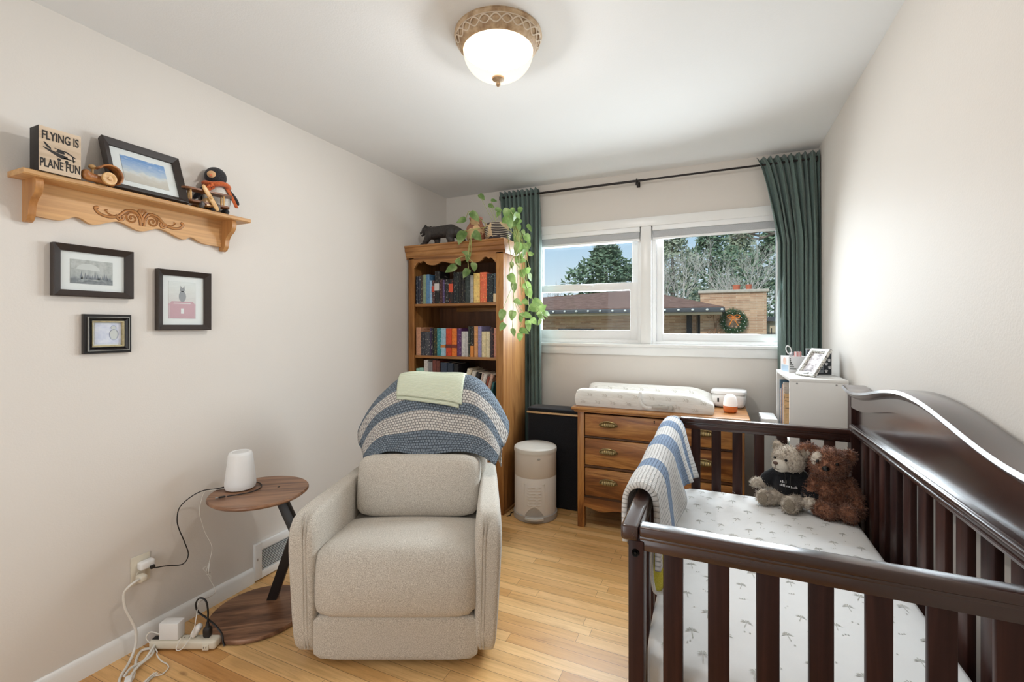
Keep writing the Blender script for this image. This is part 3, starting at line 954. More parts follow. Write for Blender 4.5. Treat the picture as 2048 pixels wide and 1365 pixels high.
# ------------------------------------------------------------------ books
M_page = plain('book_pages', C(226, 216, 196), 0.9)
cover_cache = {}
def cover(c, band, seed):
    m = Mat('book_cover', 0.45, 0, 0.4)
    vec = m.coord((30, 30, 60), loc=(seed, seed * 0.7, 0))
    f = m.noise(vec, 1.0, 3, 0.7)
    c0 = C(*c); cb_ = C(*band)
    # small light flecks down the spine stand for unreadable lettering
    n2 = m.noise(m.coord((190, 15, 70), loc=(seed * 3, 0, seed)), 1.0, 1, 0.4)
    base = m.ramp(f, [(0.3, tuple(x * 0.8 for x in c0[:3]) + (1,)), (0.7, tuple(min(1, x * 1.15) for x in c0[:3]) + (1,))])
    sel = m.ramp(n2, [(0.62, (0, 0, 0, 1)), (0.70, (0.75, 0.75, 0.75, 1))])
    m.col(m.mix(sel, base, cb_))
    return m.m
def book(x0, x1, h, c, band, depth, label, group, z, lean=0.0, y=None, accent=None):
    w_ = x1 - x0
    y = BY0 + 0.024 if y is None else y
    t = thing('book', label, 'book', ((x0 + x1) / 2, y, z), group=group, rot=(0, lean, 0))
    sd = random.uniform(0, 90)
    bm = nb()
    prism(bm, [(-w_ / 2, depth), (-w_ / 2, 0.006), (-w_ / 2 + min(0.006, w_ * .3), 0), (w_ / 2 - min(0.006, w_ * .3), 0), (w_ / 2, 0.006), (w_ / 2, depth),
               (w_ / 2 - 0.0022, depth), (w_ / 2 - 0.0022, 0.007), (-w_ / 2 + 0.0022, 0.007), (-w_ / 2 + 0.0022, depth)], lambda a, b, q: (a, b, q), 0, h)
    if accent:
        b2(bm, (-w_ / 2 - 0.0002, -0.0006, h * accent[0]), (w_ / 2 + 0.0002, 0.004, h * accent[1]), 0, mi=1)
    mats = [cover(c, band, sd)] + ([plain('book_accent', C(*accent[2]), 0.5)] if accent else [])
    to_obj('cover', bm, mats, t, smooth=30)
    bm = nb(); b2(bm, (-w_ / 2 + 0.0024, 0.0075, 0.003), (w_ / 2 - 0.0024, depth - 0.003, h - 0.003)); to_obj('pages', bm, M_page, t, smooth=0)
    return t
NAV, BLK, WHI, CRM = (32, 38, 52), (30, 29, 31), (214, 208, 200), (224, 210, 180)
def row(entries, z, group, shelfname, px2x, z_of):
    n = len(entries)
    for i, (a, b, top, c, cname, band, acc) in enumerate(entries):
        x0, x1 = px2x(a) + 0.0006, px2x(b) - 0.0006
        h = z_of(top) - z
        where = 'at the left end' if i == 0 else 'at the right end' if i == n - 1 else '%s from the left' % ORD[i]
        book(x0, x1, h, c, band, 0.15 + 0.03 * random.random(), '%s book, %s of the %s' % (cname, where, shelfname), group, z, accent=acc)
ORD = ['first', 'second', 'third', 'fourth', 'fifth', 'sixth', 'seventh', 'eighth', 'ninth', 'tenth', 'eleventh', 'twelfth', 'thirteenth',
       'fourteenth', 'fifteenth', 'sixteenth', 'seventeenth', 'eighteenth', 'nineteenth', 'twentieth', 'twenty-first', 'twenty-second', 'twenty-third']
row([(175, 197, 755, NAV, 'navy', WHI, None), (197, 218, 755, (40, 44, 60), 'dark blue', WHI, None), (218, 240, 750, (62, 52, 44), 'dark brown', CRM, None),
     (240, 268, 745, (140, 158, 128), 'sage green', (90, 110, 84), None), (268, 297, 745, (92, 134, 170), 'steel blue', (60, 90, 124), None),
     (297, 320, 795, (140, 176, 206), 'light blue', WHI, None), (320, 343, 795, (78, 44, 44), 'dark red', WHI, (0.5, 0.75, (190, 70, 50))),
     (343, 383, 722, BLK, 'tall black', (150, 140, 130), (0.40, 0.62, (206, 200, 196))), (383, 410, 795, (70, 40, 42), 'maroon', (200, 150, 140), None),
     (410, 430, 795, (84, 68, 110), 'purple', WHI, None), (430, 465, 790, (36, 34, 36), 'black', WHI, None),
     (465, 500, 790, (40, 36, 36), 'black and red', (220, 90, 60), (0.45, 0.80, (208, 82, 52))), (500, 525, 738, (30, 34, 40), 'charcoal', (190, 190, 180), None),
     (525, 547, 740, (34, 40, 40), 'black-green', (170, 170, 160), None), (547, 565, 740, (38, 36, 36), 'thin black', (150, 150, 140), None),
     (565, 597, 740, (32, 32, 34), 'thick black', (160, 150, 120), None), (597, 637, 740, (52, 62, 60), 'dark green-grey', (120, 130, 124), None),
     (637, 665, 770, (170, 168, 164), 'grey', (60, 60, 64), None), (665, 715, 755, (232, 200, 122), 'yellow', (190, 66, 40), None),
     (715, 770, 752, (222, 108, 74), 'coral red', (244, 214, 130), None), (770, 822, 765, (42, 46, 50), 'slate', (160, 190, 170), None),
     (822, 848, 765, (70, 78, 84), 'grey and cream', WHI, (0.0, 0.30, (222, 200, 160)))],
    1.482, 'books on the top shelf', 'bookcase top shelf', lambda q: 0.07 + (q - 178) / (848 - 178) * 0.69, lambda y: 1.482 + (985 - y) * 0.000925)
row([(82, 120, 497, (198, 146, 116), 'pinkish tan', (130, 70, 56), None), (120, 152, 530, (62, 64, 70), 'dark grey', WHI, None), (152, 188, 530, (72, 74, 80), 'slate grey', WHI, None),
     (188, 203, 503, (58, 44, 72), 'thin dark purple', WHI, None), (203, 218, 503, (34, 34, 40), 'thin black', (170, 160, 150), None),
     (218, 242, 503, (52, 60, 44), 'dark green and gold', (206, 180, 90), None), (242, 272, 503, (56, 134, 142), 'teal', (190, 220, 220), None),
     (272, 308, 503, (156, 192, 206), 'pale blue', (90, 120, 140), (0.30, 0.40, (190, 120, 60))), (308, 350, 505, (204, 74, 40), 'red-orange', (120, 30, 24), (0.30, 0.42, (90, 40, 34))),
     (350, 388, 505, (228, 124, 48), 'orange', (150, 60, 24), (0.30, 0.42, (120, 50, 34))), (388, 420, 505, (88, 50, 96), 'violet', (200, 160, 190), None),
     (420, 448, 525, (206, 202, 196), 'white', (90, 90, 94), None), (448, 467, 525, (198, 194, 190), 'off-white', (100, 96, 96), None),
     (467, 485, 490, (44, 52, 46), 'tall dark green', (190, 180, 140), None), (485, 508, 490, (40, 38, 38), 'black with orange foot', WHI, (0.0, 0.36, (222, 140, 64))),
     (508, 535, 490, (210, 152, 96), 'tan', (150, 120, 170), None), (535, 560, 490, (146, 138, 178), 'lavender', (80, 76, 110), None),
     (560, 590, 525, (222, 206, 164), 'cream', (150, 120, 80), None), (590, 617, 525, (224, 210, 172), 'ivory', (160, 130, 84), None),
     (617, 642, 498, (56, 48, 52), 'dark brown', (190, 120, 110), None), (642, 664, 500, (202, 140, 118), 'rose', (120, 60, 50), None)],
    1.092, 'books on the second shelf', 'bookcase second shelf', lambda q: 0.07 + (q - 82) / (664 - 82) * 0.69, lambda y: 1.092 + (697 - y) * 0.00106)
row([(82, 108, 785, (150, 200, 182), 'mint', WHI, None), (108, 140, 780, (162, 208, 192), 'pale mint', WHI, (0.0, 0.55, (226, 214, 190))),
     (143, 175, 722, (206, 200, 192), 'white', (120, 116, 110), None), (175, 190, 735, (150, 148, 146), 'grey', (90, 90, 90), None), (190, 208, 735, (140, 138, 138), 'mid grey', (80, 80, 80), None),
     (208, 236, 722, (118, 66, 58), 'maroon', (70, 40, 36), None), (236, 262, 724, (104, 58, 50), 'dark maroon', (70, 40, 36), None),
     (268, 318, 736, (54, 64, 82), 'slate blue', (40, 46, 60), None), (320, 362, 738, (44, 54, 70), 'navy', (30, 36, 50), None), (364, 398, 742, (24, 25, 30), 'black', (50, 50, 54), None)],
    0.72, 'books on the third shelf', 'bookcase third shelf', lambda q: 0.07 + (q - 82) / (664 - 82) * 0.69, lambda y: 0.72 + (1040 - y) * 0.00106)
# books leaning to the right on the third shelf
LN = [(0.470, 0.036, 0.285, (226, 214, 190), 'cream', 'first'), (0.513, 0.032, 0.270, (208, 202, 192), 'off-white', 'second'), (0.551, 0.030, 0.262, (38, 36, 38), 'black', 'third'),
      (0.586, 0.018, 0.262, (206, 184, 170), 'pinkish cream', 'fourth'), (0.609, 0.026, 0.255, (222, 216, 208), 'white with dark title', 'fifth'),
      (0.637, 0.016, 0.240, (150, 78, 62), 'brick red', 'sixth'), (0.660, 0.024, 0.255, (212, 172, 150), 'pale pink', 'seventh'), (0.686, 0.016, 0.20, (60, 110, 112), 'teal', 'eighth')]
for i, (x, w_, h, c, nm, od) in enumerate(LN):
    book(x - w_ / 2, x + w_ / 2, h, c, (60, 56, 54), 0.18, '%s book, %s of the books leaning right on the third shelf' % (nm, od), 'leaning books on the third shelf', 0.7215 + 0.5 * w_ * math.sin(R(14)), R(14))

# ================================================================== dresser
DRS = [(0.28, C(112, 66, 30)), (0.45, C(160, 104, 54)), (0.58, C(188, 134, 74)), (0.74, C(134, 84, 42))]
M_drX = wood('antique_oak_drawer', DRS, 'X', 0.35, 1.0, 10)
M_drZ = wood('antique_oak_post', DRS, 'Z', 0.35, 1.0, 10)
M_drail = wood('dark_oak_rail', [(0.3, C(70, 42, 22)), (0.6, C(100, 62, 32))], 'X', 0.4, 1.0, 10)
M_brass = plain('aged_brass', C(150, 132, 92), 0.35, 0.85, var=0.2, vs=90)
M_dark = plain('dark_gap', C(24, 16, 12), 0.9)
dr = thing('dresser', 'antique oak three-drawer dresser with shell pulls under the window', 'dresser', (1.83, 3.14, 0))
DX0, DX1, DY0, DY1 = 1.338, 2.316, 2.895, 3.392
bm = nb(); b2(bm, (1.300, 2.868, 0.765), (2.345, 3.40, 0.7865), 0.007, 3); b2(bm, (1.318, 2.880, 0.755), (2.335, 3.395, 0.766), 0.003); wpart('top', bm, M_drX, dr)
for x in (DX0, DX1 - 0.045):
    for y in (DY0, DY1 - 0.045):
        bm = nb(); b2(bm, (x, y, 0), (x + 0.045, y + 0.045, 0.756), 0.003); wpart('leg', bm, M_drZ, dr)
for x in (DX0 + 0.010, DX1 - 0.022):
    bm = nb(); b2(bm, (x, DY0 + 0.045, 0.13), (x + 0.012, DY1 - 0.045, 0.755)); wpart('side_panel', bm, M_drZ, dr, 0)
bm = nb(); b2(bm, (DX0 + 0.02, DY1 - 0.02, 0.13), (DX1 - 0.02, DY1 - 0.01, 0.755)); wpart('back_panel', bm, M_drX, dr, 0)
for z0, z1 in ((0.738 + .012, 0.757), (0.588, 0.598), (0.395, 0.409), (0.196, 0.210)):
    bm = nb(); b2(bm, (DX0 + 0.045, DY0 + 0.010, z0), (DX1 - 0.045, DY0 + 0.05, z1)); wpart('rail', bm, M_drail, dr, 0)
poly = [(DX0 + 0.045, 0.197), (DX0 + 0.045, 0.120)]
for i in range(41):
    q = i / 40; e_ = abs(2 * q - 1)
    poly.append((DX0 + 0.045 + (DX1 - DX0 - 0.09) * q, 0.125 + 0.012 * math.cos(e_ * 4 * PI) * (0.4 + 0.6 * e_) + 0.006 * (1 - e_)))
poly += [(DX1 - 0.045, 0.197)]
bm = nb(); prism(bm, poly, lambda a, b, q: (a, q, b), DY0 + 0.004, DY0 + 0.022); wpart('apron', bm, M_drX, dr)
def bin_pull(x, z, par):
    bm = nb()
    cx = V((x, DY0 - 0.001, z))
    n_ = 18
    # shell-shaped half cup
    for j in range(6):
        pass
    def f(u, v):
        a = PI * u
        rx = 0.052 * math.cos(a)
        k = math.sin(a) ** 0.6
        th = v * PI / 2
        rid = 1 + 0.06 * math.sin(u * PI * 22)
        return cx + V((rx * (1 - 0.12 * v), -0.022 * math.sin(th) * k * rid, 0.020 * k * math.cos(th) * rid - 0.006 * v))
    grid(bm, 44, 8, f)
    tube(bm, [cx + V((0.056 * math.cos(2 * PI * i / 24), -0.001, 0.024 * math.sin(2 * PI * i / 24) * (1 if i < 12 else 0.55))) for i in range(24)], 0.003, 6, closed=True)
    o = wpart('pull', bm, M_brass, par); mod_solid(o, 0.002)
    return o
for z0, z1 in ((0.601, 0.744), (0.413, 0.584), (0.213, 0.390)):
    bm = nb(); b2(bm, (DX0 + 0.050, DY0 + 0.001, z0), (DX1 - 0.050, DY0 + 0.022, z1), 0.004); b2(bm, (DX0 + 0.065, DY0 + 0.022, z0 + 0.01), (DX1 - 0.065, DY0 + 0.42, z1 - 0.015))
    d_ = wpart('drawer', bm, M_drX, dr)
    zz = (z0 + z1) / 2 + 0.006
    for x in (1.540, 2.099):
        bin_pull(x, zz, d_)
    bm = nb(); lathe(bm, [(0, 0), (0.0045, 0), (0.0045, 0.002), (0, 0.002)], 12, (1.822, DY0 + 0.0005, z1 - 0.016), Matrix.Rotation(R(90), 3, 'X')); b2(bm, (1.8202, DY0 - 0.0015, z1 - 0.030), (1.8238, DY0 + 0.001, z1 - 0.016)); wpart('keyhole', bm, M_dark, d_)

# ================================================================== crib
ESP = [(0.3, C(42, 24, 22)), (0.5, C(56, 33, 29)), (0.7, C(70, 42, 35))]
M_esY = wood('espresso_wood_lengthwise', ESP, 'Y', 0.22, 1.0, 8, bump=0.03)
M_esX = wood('espresso_wood_crosswise', ESP, 'X', 0.22, 1.0, 8, bump=0.03)
M_esZ = wood('espresso_wood_upright', ESP, 'Z', 0.24, 1.0, 8, bump=0.03)
M_esZ.node_tree.nodes['Principled BSDF'].inputs['Specular IOR Level'].default_value = 0.22; M_esZ.node_tree.nodes['Principled BSDF'].inputs['Roughness'].default_value = 0.36
for _m in (M_esX, M_esY):
    _b = _m.node_tree.nodes['Principled BSDF']; _b.inputs['Roughness'].default_value = 0.25; _b.inputs['Specular IOR Level'].default_value = 0.5; _b.inputs['Coat Weight'].default_value = 0.7; _b.inputs['Coat Roughness'].default_value = 0.17
M_bolt = plain('black_bolt', C(20, 19, 19), 0.35, 0.6)
CX0, CX1, CY0, CY1, CZ = 1.967, 2.755, 1.020, 2.385, 0.872
cr = thing('crib', 'dark espresso wood crib with arched back against the right wall', 'crib', (2.36, 1.70, 0))
# front side (towards the recliner)
bm = nb(); b2(bm, (CX0, CY0, CZ - 0.034), (CX0 + 0.038, CY1 - 0.005, CZ), 0.007, 3); b2(bm, (CX0 + 0.008, CY0 + 0.04, CZ - 0.062), (CX0 + 0.034, CY1 - 0.04, CZ - 0.033), 0.003); wpart('front_rail', bm, M_esY, cr)
for y in (CY0 + 0.006, CY1 - 0.044):
    bm = nb(); b2(bm, (CX0 + 0.016, y, 0), (CX0 + 0.050, y + 0.036, CZ - 0.033), 0.004); p_ = wpart('post', bm, M_esZ, cr)
    if y < 1.5:
        bm = nb(); lathe(bm, [(0, 0.004), (0.003, 0.004), (0.0035, 0.001), (0.0075, 0.0045), (0.0085, 0), (0, 0)], 20, (CX0 + 0.032, y - 0.0005, 0.838 - .025), Matrix.Rotation(R(90), 3, 'X')); wpart('bolt', bm, M_bolt, p_)
bm = nb(); b2(bm, (CX0 + 0.010, CY0 + 0.04, 0.27), (CX0 + 0.034, CY1 - 0.04, 0.345), 0.004); wpart('bottom_rail', bm, M_esY, cr)
for k in range(14):
    y = CY0 + 0.075 + k * 0.0895
    bm = nb(); b2(bm, (CX0 + 0.014, y, 0.34), (CX0 + 0.030, y + 0.040, CZ - 0.06), 0.003); wpart('slat', bm, M_esZ, cr)
# two ends
for y0 in (CY0 + 0.002, CY1 - 0.044):
    ym = y0 + 0.02
    bm = nb()
    b2(bm, (CX0 + 0.040, y0, CZ - 0.022), (2.705, y0 + 0.040, CZ), 0.005, 3)
    b2(bm, (CX0 + 0.040, y0 + 0.004, CZ - 0.030), (2.705, y0 + 0.036, CZ - 0.021), 0.003)
    b2(bm, (CX0 + 0.040, y0 + 0.008, CZ - 0.055), (2.705, y0 + 0.032, CZ - 0.029), 0.003)
    wpart('end_rail', bm, M_esX, cr)
    bm = nb(); b2(bm, (CX0 + 0.045, y0 + 0.008, 0.27), (2.70, y0 + 0.032, 0.345), 0.004); wpart('bottom_rail', bm, M_esX, cr)
    for k in range(7):
        x = 2.056 + k * 0.0896
        bm = nb(); b2(bm, (x, ym - 0.008, 0.34), (x + 0.041, ym + 0.008, CZ - 0.053), 0.003); wpart('slat', bm, M_esZ, cr)
# arched back
def arch(y):
    d_ = abs(y - 1.695)
    return 1.046 + 0.072 * 0.5 * (1 + math.cos(PI * min(1, d_ / 0.60))) + 0.010 * max(0, (d_ - 0.62) / 0.07)
ys = [CY0 - 0.012 + (CY1 - CY0 + 0.024) * i / 70 for i in range(71)]
bm = nb()
prof = [(2.664, -0.012), (2.668, -0.002), (2.676, 0.0), (2.748, 0.0), (2.757, -0.006), (2.757, -0.020), (2.700, -0.034), (2.682, -0.030), (2.672, -0.022)]
grid(bm, len(prof), 70, lambda u, v: (prof[int(round(u * len(prof))) % len(prof)][0], ys[int(round(v * 70))], arch(ys[int(round(v * 70))]) + prof[int(round(u * len(prof))) % len(prof)][1]), wrap=True)
bmesh.ops.holes_fill(bm, edges=bm.edges[:])
wpart('back_cap', bm, M_esY, cr)
def strip(lo, hi, x0, x1, name, y0, y1, mat):
    bm = nb(); N_ = 60
    yy = [y0 + (y1 - y0) * i / N_ for i in range(N_ + 1)]
    prism(bm, [(y, lo(y)) for y in yy] + [(y, hi(y)) for y in reversed(yy)], lambda a, b, q: (q, a, b), x0, x1)
    return wpart(name, bm, mat, cr)
strip(lambda y: arch(y) - 0.075, lambda y: arch(y) - 0.024, 2.684, 2.742, 'back_top_rail', CY0 + 0.05, CY1 - 0.05, M_esY)
strip(lambda y: 0.90, lambda y: arch(y) - 0.070, 2.702, 2.716, 'back_panel', CY0 + 0.05, CY1 - 0.05, M_esY)
for y in (CY0 + 0.002, CY1 - 0.058):
    strip(lambda y_: 0, lambda y_: arch(y_) - 0.026, 2.684, 2.746, 'post', y, y + 0.056, M_esZ)
bm = nb(); b2(bm, (2.684, CY0 + 0.058, 0.858), (2.736, CY1 - 0.058, 0.902), 0.004); b2(bm, (2.676, CY0 + 0.058, 0.886), (2.700, CY1 - 0.058, 0.900), 0.005, 3); b2(bm, (2.680, CY0 + 0.058, 0.866), (2.70, CY1 - 0.058, 0.874), 0.003); wpart('back_mid_rail', bm, M_esY, cr)
bm = nb(); b2(bm, (2.690, CY0 + 0.058, 0.27), (2.730, CY1 - 0.058, 0.345), 0.004); wpart('bottom_rail', bm, M_esY, cr)
for k in range(11):
    y = 2.262 - k * 0.1135
    bm = nb(); b2(bm, (2.700, y - 0.058, 0.34), (2.718, y, 0.862), 0.004); wpart('slat', bm, M_esZ, cr)
bm = nb(); b2(bm, (2.02, CY0 + 0.05, 0.36), (2.68, CY1 - 0.05, 0.385), 0.003); wpart('mattress_support', bm, M_esX, cr)

# fitted sheet with palm print
m = Mat('white_cotton_sheet', 0.9, 0, 0.2); m.col(m.ramp(m.noise(m.coord(), 4, 3), [(0.3, C(236, 234, 232)), (0.7, C(244, 243, 241))])); m.bump(m.noise(m.coord(), 900, 2), 0.08, 0.001); M_sheet = m.m
M_print = plain('grey_green_print', C(192, 190, 182), 0.9)
def palm(bm, x, y, z, s, a, rnd, mi=1):
    ca, sa = math.cos(a), math.sin(a)
    T = lambda u, v: (x + s * (u * ca - v * sa), y + s * (u * sa + v * ca), z)
    def leaf(pts):
        vs = [bm.verts.new(V(T(*p_))) for p_ in pts]
        f = bm.faces.new(vs); f.material_index = mi
    leaf([(-0.03, -0.5), (0.03, -0.5), (0.05, 0.2), (0.0, 0.2)])
    for k, g in enumerate((-0.15, 0.5, 1.2, 1.9, 2.7, 3.3)):
        g += rnd.uniform(-0.12, 0.12)
        L_ = 0.46 * rnd.uniform(0.85, 1.1)
        cx, cy = math.cos(g), math.sin(g)
        e_ = (0.02 + L_ * cx, 0.22 + L_ * cy * 0.75 - 0.10 * abs(cx))
        m_ = (0.02 + 0.55 * L_ * cx, 0.22 + 0.62 * L_ * cy + 0.02)
        leaf([(0.02, 0.20), (m_[0] - cy * 0.06, m_[1] + cx * 0.06), e_, (m_[0] + cy * 0.05, m_[1] - cx * 0.05)])
mt = thing('crib_mattress', 'crib mattress in a white fitted sheet printed with small palm trees', 'mattress', (2.339, 1.70, 0.385))
bm = nb(); soft(bm, (0, 0, 0.083), (0.668, 1.262, 0.165), 16, 14); rnd = random.Random(5)
for j in range(14):
    for i in range(7):
        x = -0.285 + i * 0.088 + (0.044 if j % 2 else 0) + rnd.uniform(-0.012, 0.012)
        y = -0.57 + j * 0.087 + rnd.uniform(-0.015, 0.015)
        if abs(x) < 0.29 and abs(y) < 0.585:
            palm(bm, x, y, 0.1662, rnd.uniform(0.030, 0.040), rnd.uniform(-0.35, 0.35), rnd, 1)
            for q in range(3):
                if rnd.random() < 0.6:
                    xx, yy = x + 0.042 + q * 0.006, y + 0.040 + rnd.uniform(-.006, .006)
                    if abs(xx) < 0.3:
                        _mi(bm, set(f for v in bmesh.ops.create_circle(bm, cap_ends=True, segments=6, radius=0.0022, matrix=Matrix.Translation((xx, yy, 0.1662)))['verts'] for f in v.link_faces), 1)
to_obj('fitted_sheet', bm, [M_sheet, M_print], mt, smooth=60)

# blanket over the crib rail
M_blk2 = crochet('white_blue_crochet_yarn', [(0, 0), (0.16, 1), (0.26, 0), (0.42, 1), (0.60, 0), (0.74, 1), (0.84, 0), (0.97, 1), (0.995, 0)], 0, 0.0115,
                 (C(112, 134, 166), C(160, 178, 202)), (C(220, 218, 215), C(240, 239, 237)), 0.7, 0.45)
sec = smoothpath([(1.950, 0, 0.745), (1.946, 0, 0.82), (1.953, 0, 0.872), (1.984, 0, 0.893), (2.012, 0, 0.874), (2.016, 0, 0.81), (2.017, 0, 0.75), (2.018, 0, 0.695)], 5)
def cbf(u, v):
    i = v * (len(sec) - 1); k = min(int(i), len(sec) - 2)
    q = sec[k].lerp(sec[k + 1], i - k)
    y = 1.215 + 0.99 * u
    inn = max(0, v - 0.55) / 0.45
    x = q.x + inn * (0.050 * u + 0.022 * math.sin(u * 12) ** 2 * min(1, u * 4))
    z = q.z - inn * 0.030 * math.sin(u * 7.5 + 0.5) + 0.004 * math.sin(u * 17)
    y += inn * (0.05 * math.sin(u * 5) * min(1, u * 3)) + (0.01 * math.sin(v * 9))
    return (x, y, z)
bm = nb(); grid(bm, 80, 34, cbf, lambda a, b: (a, b * 0.36))
o = to_obj('baby_blanket', bm, M_blk2); mod_solid(o, 0.014, 1.0); tag(o, 'white and blue striped crochet blanket draped over the crib front rail', 'blanket')
m_y = fabric('yellow_cloth', C(202, 190, 60), C(224, 212, 92), 300)
M_whitecloth = fabric('white_terry', C(226, 226, 222), C(242, 242, 240), 300)
t = thing('burp_cloth', 'yellow cloth with white border hanging inside the crib below the blanket', 'cloth', (2.022, 1.262, 0.605), -R(62))
bm = nb(); grid(bm, 8, 14, lambda u, v: (0.012 * math.sin(v * 3), (u - 0.5) * 0.55 * (0.05 + 0.03 * math.sin(v * PI)), 0.15 * (1 - v) + 0.012 * abs(u - 0.5) * 2 * (1 if v > .8 else 0))); o = to_obj('yellow_face', bm, m_y, t); mod_solid(o, 0.004)
bm = nb(); tube(bm, smoothpath([(0, -0.014, 0.15), (0.008, -0.020, 0.10), (0.011, -0.022, 0.06), (0.006, -0.014, 0.01), (0.004, 0, 0.0), (0.006, 0.014, 0.01), (0.011, 0.022, 0.06), (0.008, 0.020, 0.10), (0, 0.014, 0.15)], 4), 0.005, 6); to_obj('border', bm, M_whitecloth, t)

# ================================================================== ceiling light
m = Mat('carved_antique_plaster', 0.6); f = m.noise(m.coord(), 30, 5)
m.col(m.ramp(f, [(0.3, C(150, 118, 84)), (0.55, C(196, 168, 134)), (0.75, C(216, 196, 170))])); M_ring = m.m
M_ring2 = plain('pale_carved_rope', C(220, 202, 180), 0.6, var=0.08)
m = Mat('frosted_amber_glass', 0.4)
m.n.remove(m.b)
tr = m.node('ShaderNodeBsdfTransparent'); tr.inputs[0].default_value = (1, 0.98, 0.95, 1)
em = m.node('ShaderNodeEmission'); em.inputs[0].default_value = (0.93, 0.88, 0.74, 1); em.inputs[1].default_value = 0.92
df = m.node('ShaderNodeBsdfPrincipled'); df.inputs['Base Color'].default_value = C(240, 228, 200); df.inputs['Roughness'].default_value = 0.25
mx1 = m.node('ShaderNodeMixShader'); mx1.inputs[0].default_value = 0.97
m.l.new(df.outputs[0], mx1.inputs[1]); m.l.new(em.outputs[0], mx1.inputs[2])
mx2 = m.node('ShaderNodeMixShader'); mx2.inputs[0].default_value = 0.62
m.l.new(tr.outputs[0], mx2.inputs[1]); m.l.new(mx1.outputs[0], mx2.inputs[2])
m.l.new(mx2.outputs[0], m.n['Material Output'].inputs[0])
M_bowl = m.m
LC = (1.392, 1.588, H)
cl = thing('ceiling_light', 'round flush ceiling light with carved rim and frosted cream bowl', 'ceiling light', LC)
bm = nb(); lathe(bm, [(0.0, -0.004), (0.150, -0.004), (0.150, 0), (0.168, 0), (0.170, -0.008), (0.165, -0.016), (0.160, -0.020), (0.155, -0.034), (0.148, -0.050), (0.140, -0.060), (0.134, -0.062), (0.132, -0.054), (0.142, -0.012), (0, -0.012)], 72); rim = to_obj('rim', bm, M_ring, cl)
bm = nb()
for ph in (0, PI):
    pts = []
    for i in range(240):
        a = 2 * PI * i / 240
        zz = -0.034 + 0.011 * math.sin(12 * a + ph)
        rr = 0.1565 + (zz + 0.034) * 0.62
        pts.append((rr * math.cos(a), rr * math.sin(a), zz))
    tube(bm, pts, 0.0028, 6, closed=True)
tube(bm, [(0.1625 * math.cos(2 * PI * i / 90), 0.1625 * math.sin(2 * PI * i / 90), -0.0185) for i in range(90)], 0.002, 6, closed=True)
to_obj('rope_carving', bm, M_ring2, rim)
bm = nb(); prof = [(0.136, -0.056)] + [(0.136 * math.cos(q) ** 0.85, -0.058 - 0.108 * math.sin(q)) for q in [PI / 2 * i / 16 for i in range(17)]]
lathe(bm, prof, 64); to_obj('bowl', bm, M_bowl, cl)
bm = nb(); lathe(bm, [(0.0, -0.163), (0.024, -0.163), (0.023, -0.170), (0.015, -0.175), (0.007, -0.177), (0.006, -0.182), (0.009, -0.186), (0.009, -0.192), (0.004, -0.197), (0.0, -0.198)], 24); to_obj('finial', bm, M_ring, cl)
lamp('bulb', 'POINT', (LC[0], LC[1], H - 0.072), (0, 0, 0), 56, (0.95, 0.97, 1.0), shadow_soft_size=0.045)

# ================================================================== curtains and rod
M_curt = Mat('green_curtain_cloth', 0.75, 0, 0.25); f = M_curt.noise(M_curt.coord((1, 1, .4)), 300, 2); M_curt.col(M_curt.ramp(f, [(0.3, C(92, 110, 104)), (0.7, C(104, 122, 115))])); M_curt.b.inputs['Sheen Weight'].default_value = 0.3
M_rod = plain('black_rod_metal', C(40, 34, 32), 0.4, 0.5)
t = thing('curtain_rod', 'thin black curtain rod above the window', 'curtain rod', (1.65, 3.345, 2.357))
bm = nb(); cyl(bm, (-1.09, 0, 0), (0.05, 0, 0), 0.0085, 14); cyl(bm, (0.03, 0, 0), (1.09, 0, 0), 0.0068, 14); to_obj('rod', bm, M_rod, t)
bm = nb(); b2(bm, (-0.012, 0.066, -0.028), (0.012, 0.0755, 0.012), 0.003); tube(bm, smoothpath([(0, 0.07, -0.008), (0, 0.03, -0.016), (0, 0.0, -0.012), (0, -0.012, 0.002), (0, -0.012, 0.012)], 4), 0.005, 8); b2(bm, (-0.010, -0.004, -0.032), (0.010, 0.006, -0.008), 0.004); to_obj('bracket', bm, M_rod, t)
for x in (-1.085, 1.085):
    bm = nb(); b2(bm, (x - 0.008, -0.01, -0.02), (x + 0.008, 0.0755, 0.012), 0.003); to_obj('bracket', bm, M_rod, t)
def curtain(label, xt0, xt1, xb0, xb1, folds, seed, yc=3.345, zb=0.015):
    rnd = random.Random(seed)
    ph = [rnd.uniform(0, 6.28) for _ in range(8)]
    ztop = 2.398
    t0 = 2.357
    def f(u, v):
        z = ztop - (ztop - zb) * (v ** 1.0)
        k = min(1, max(0, (ztop - z) / 0.55)) ** 0.7
        kk = min(1, (ztop - z) / 1.4)
        x0 = xt0 + (xb0 - xt0) * k; x1 = xt1 + (xb1 - xt1) * k
        uu = u + 0.012 * math.sin(u * 23 + ph[0]) + 0.02 * kk * math.sin(u * 9 + ph[1] + z)
        x = x0 + (x1 - x0) * u + 0.010 * math.sin(2 * PI * folds * u * 2 + ph[2] + z) * k
        amp = 0.013 + 0.020 * k
        s = math.sin(2 * PI * folds * uu + ph[3] + 0.35 * kk * math.sin(z * 2 + u * 5))
        y = yc - 0.004 + amp * s + 0.006 * math.sin(2 * PI * folds * 2.7 * u + ph[4]) * (1 - 0.5 * k)
        near = abs(z - t0)
        if near < 0.03:
            y = yc + (y - yc) * 1.0
        if z > t0 + 0.01:
            z += 0.006 * math.sin(2 * PI * folds * u + ph[5])
        return (x, min(y, 3.399), z)
    bm = nb(); grid(bm, 150, 60, f)
    o = to_obj('curtain', bm, M_curt.m, smooth=70); mod_solid(o, 0.0015)
    return tag(o, label, 'curtain', 'green curtains on the rod')
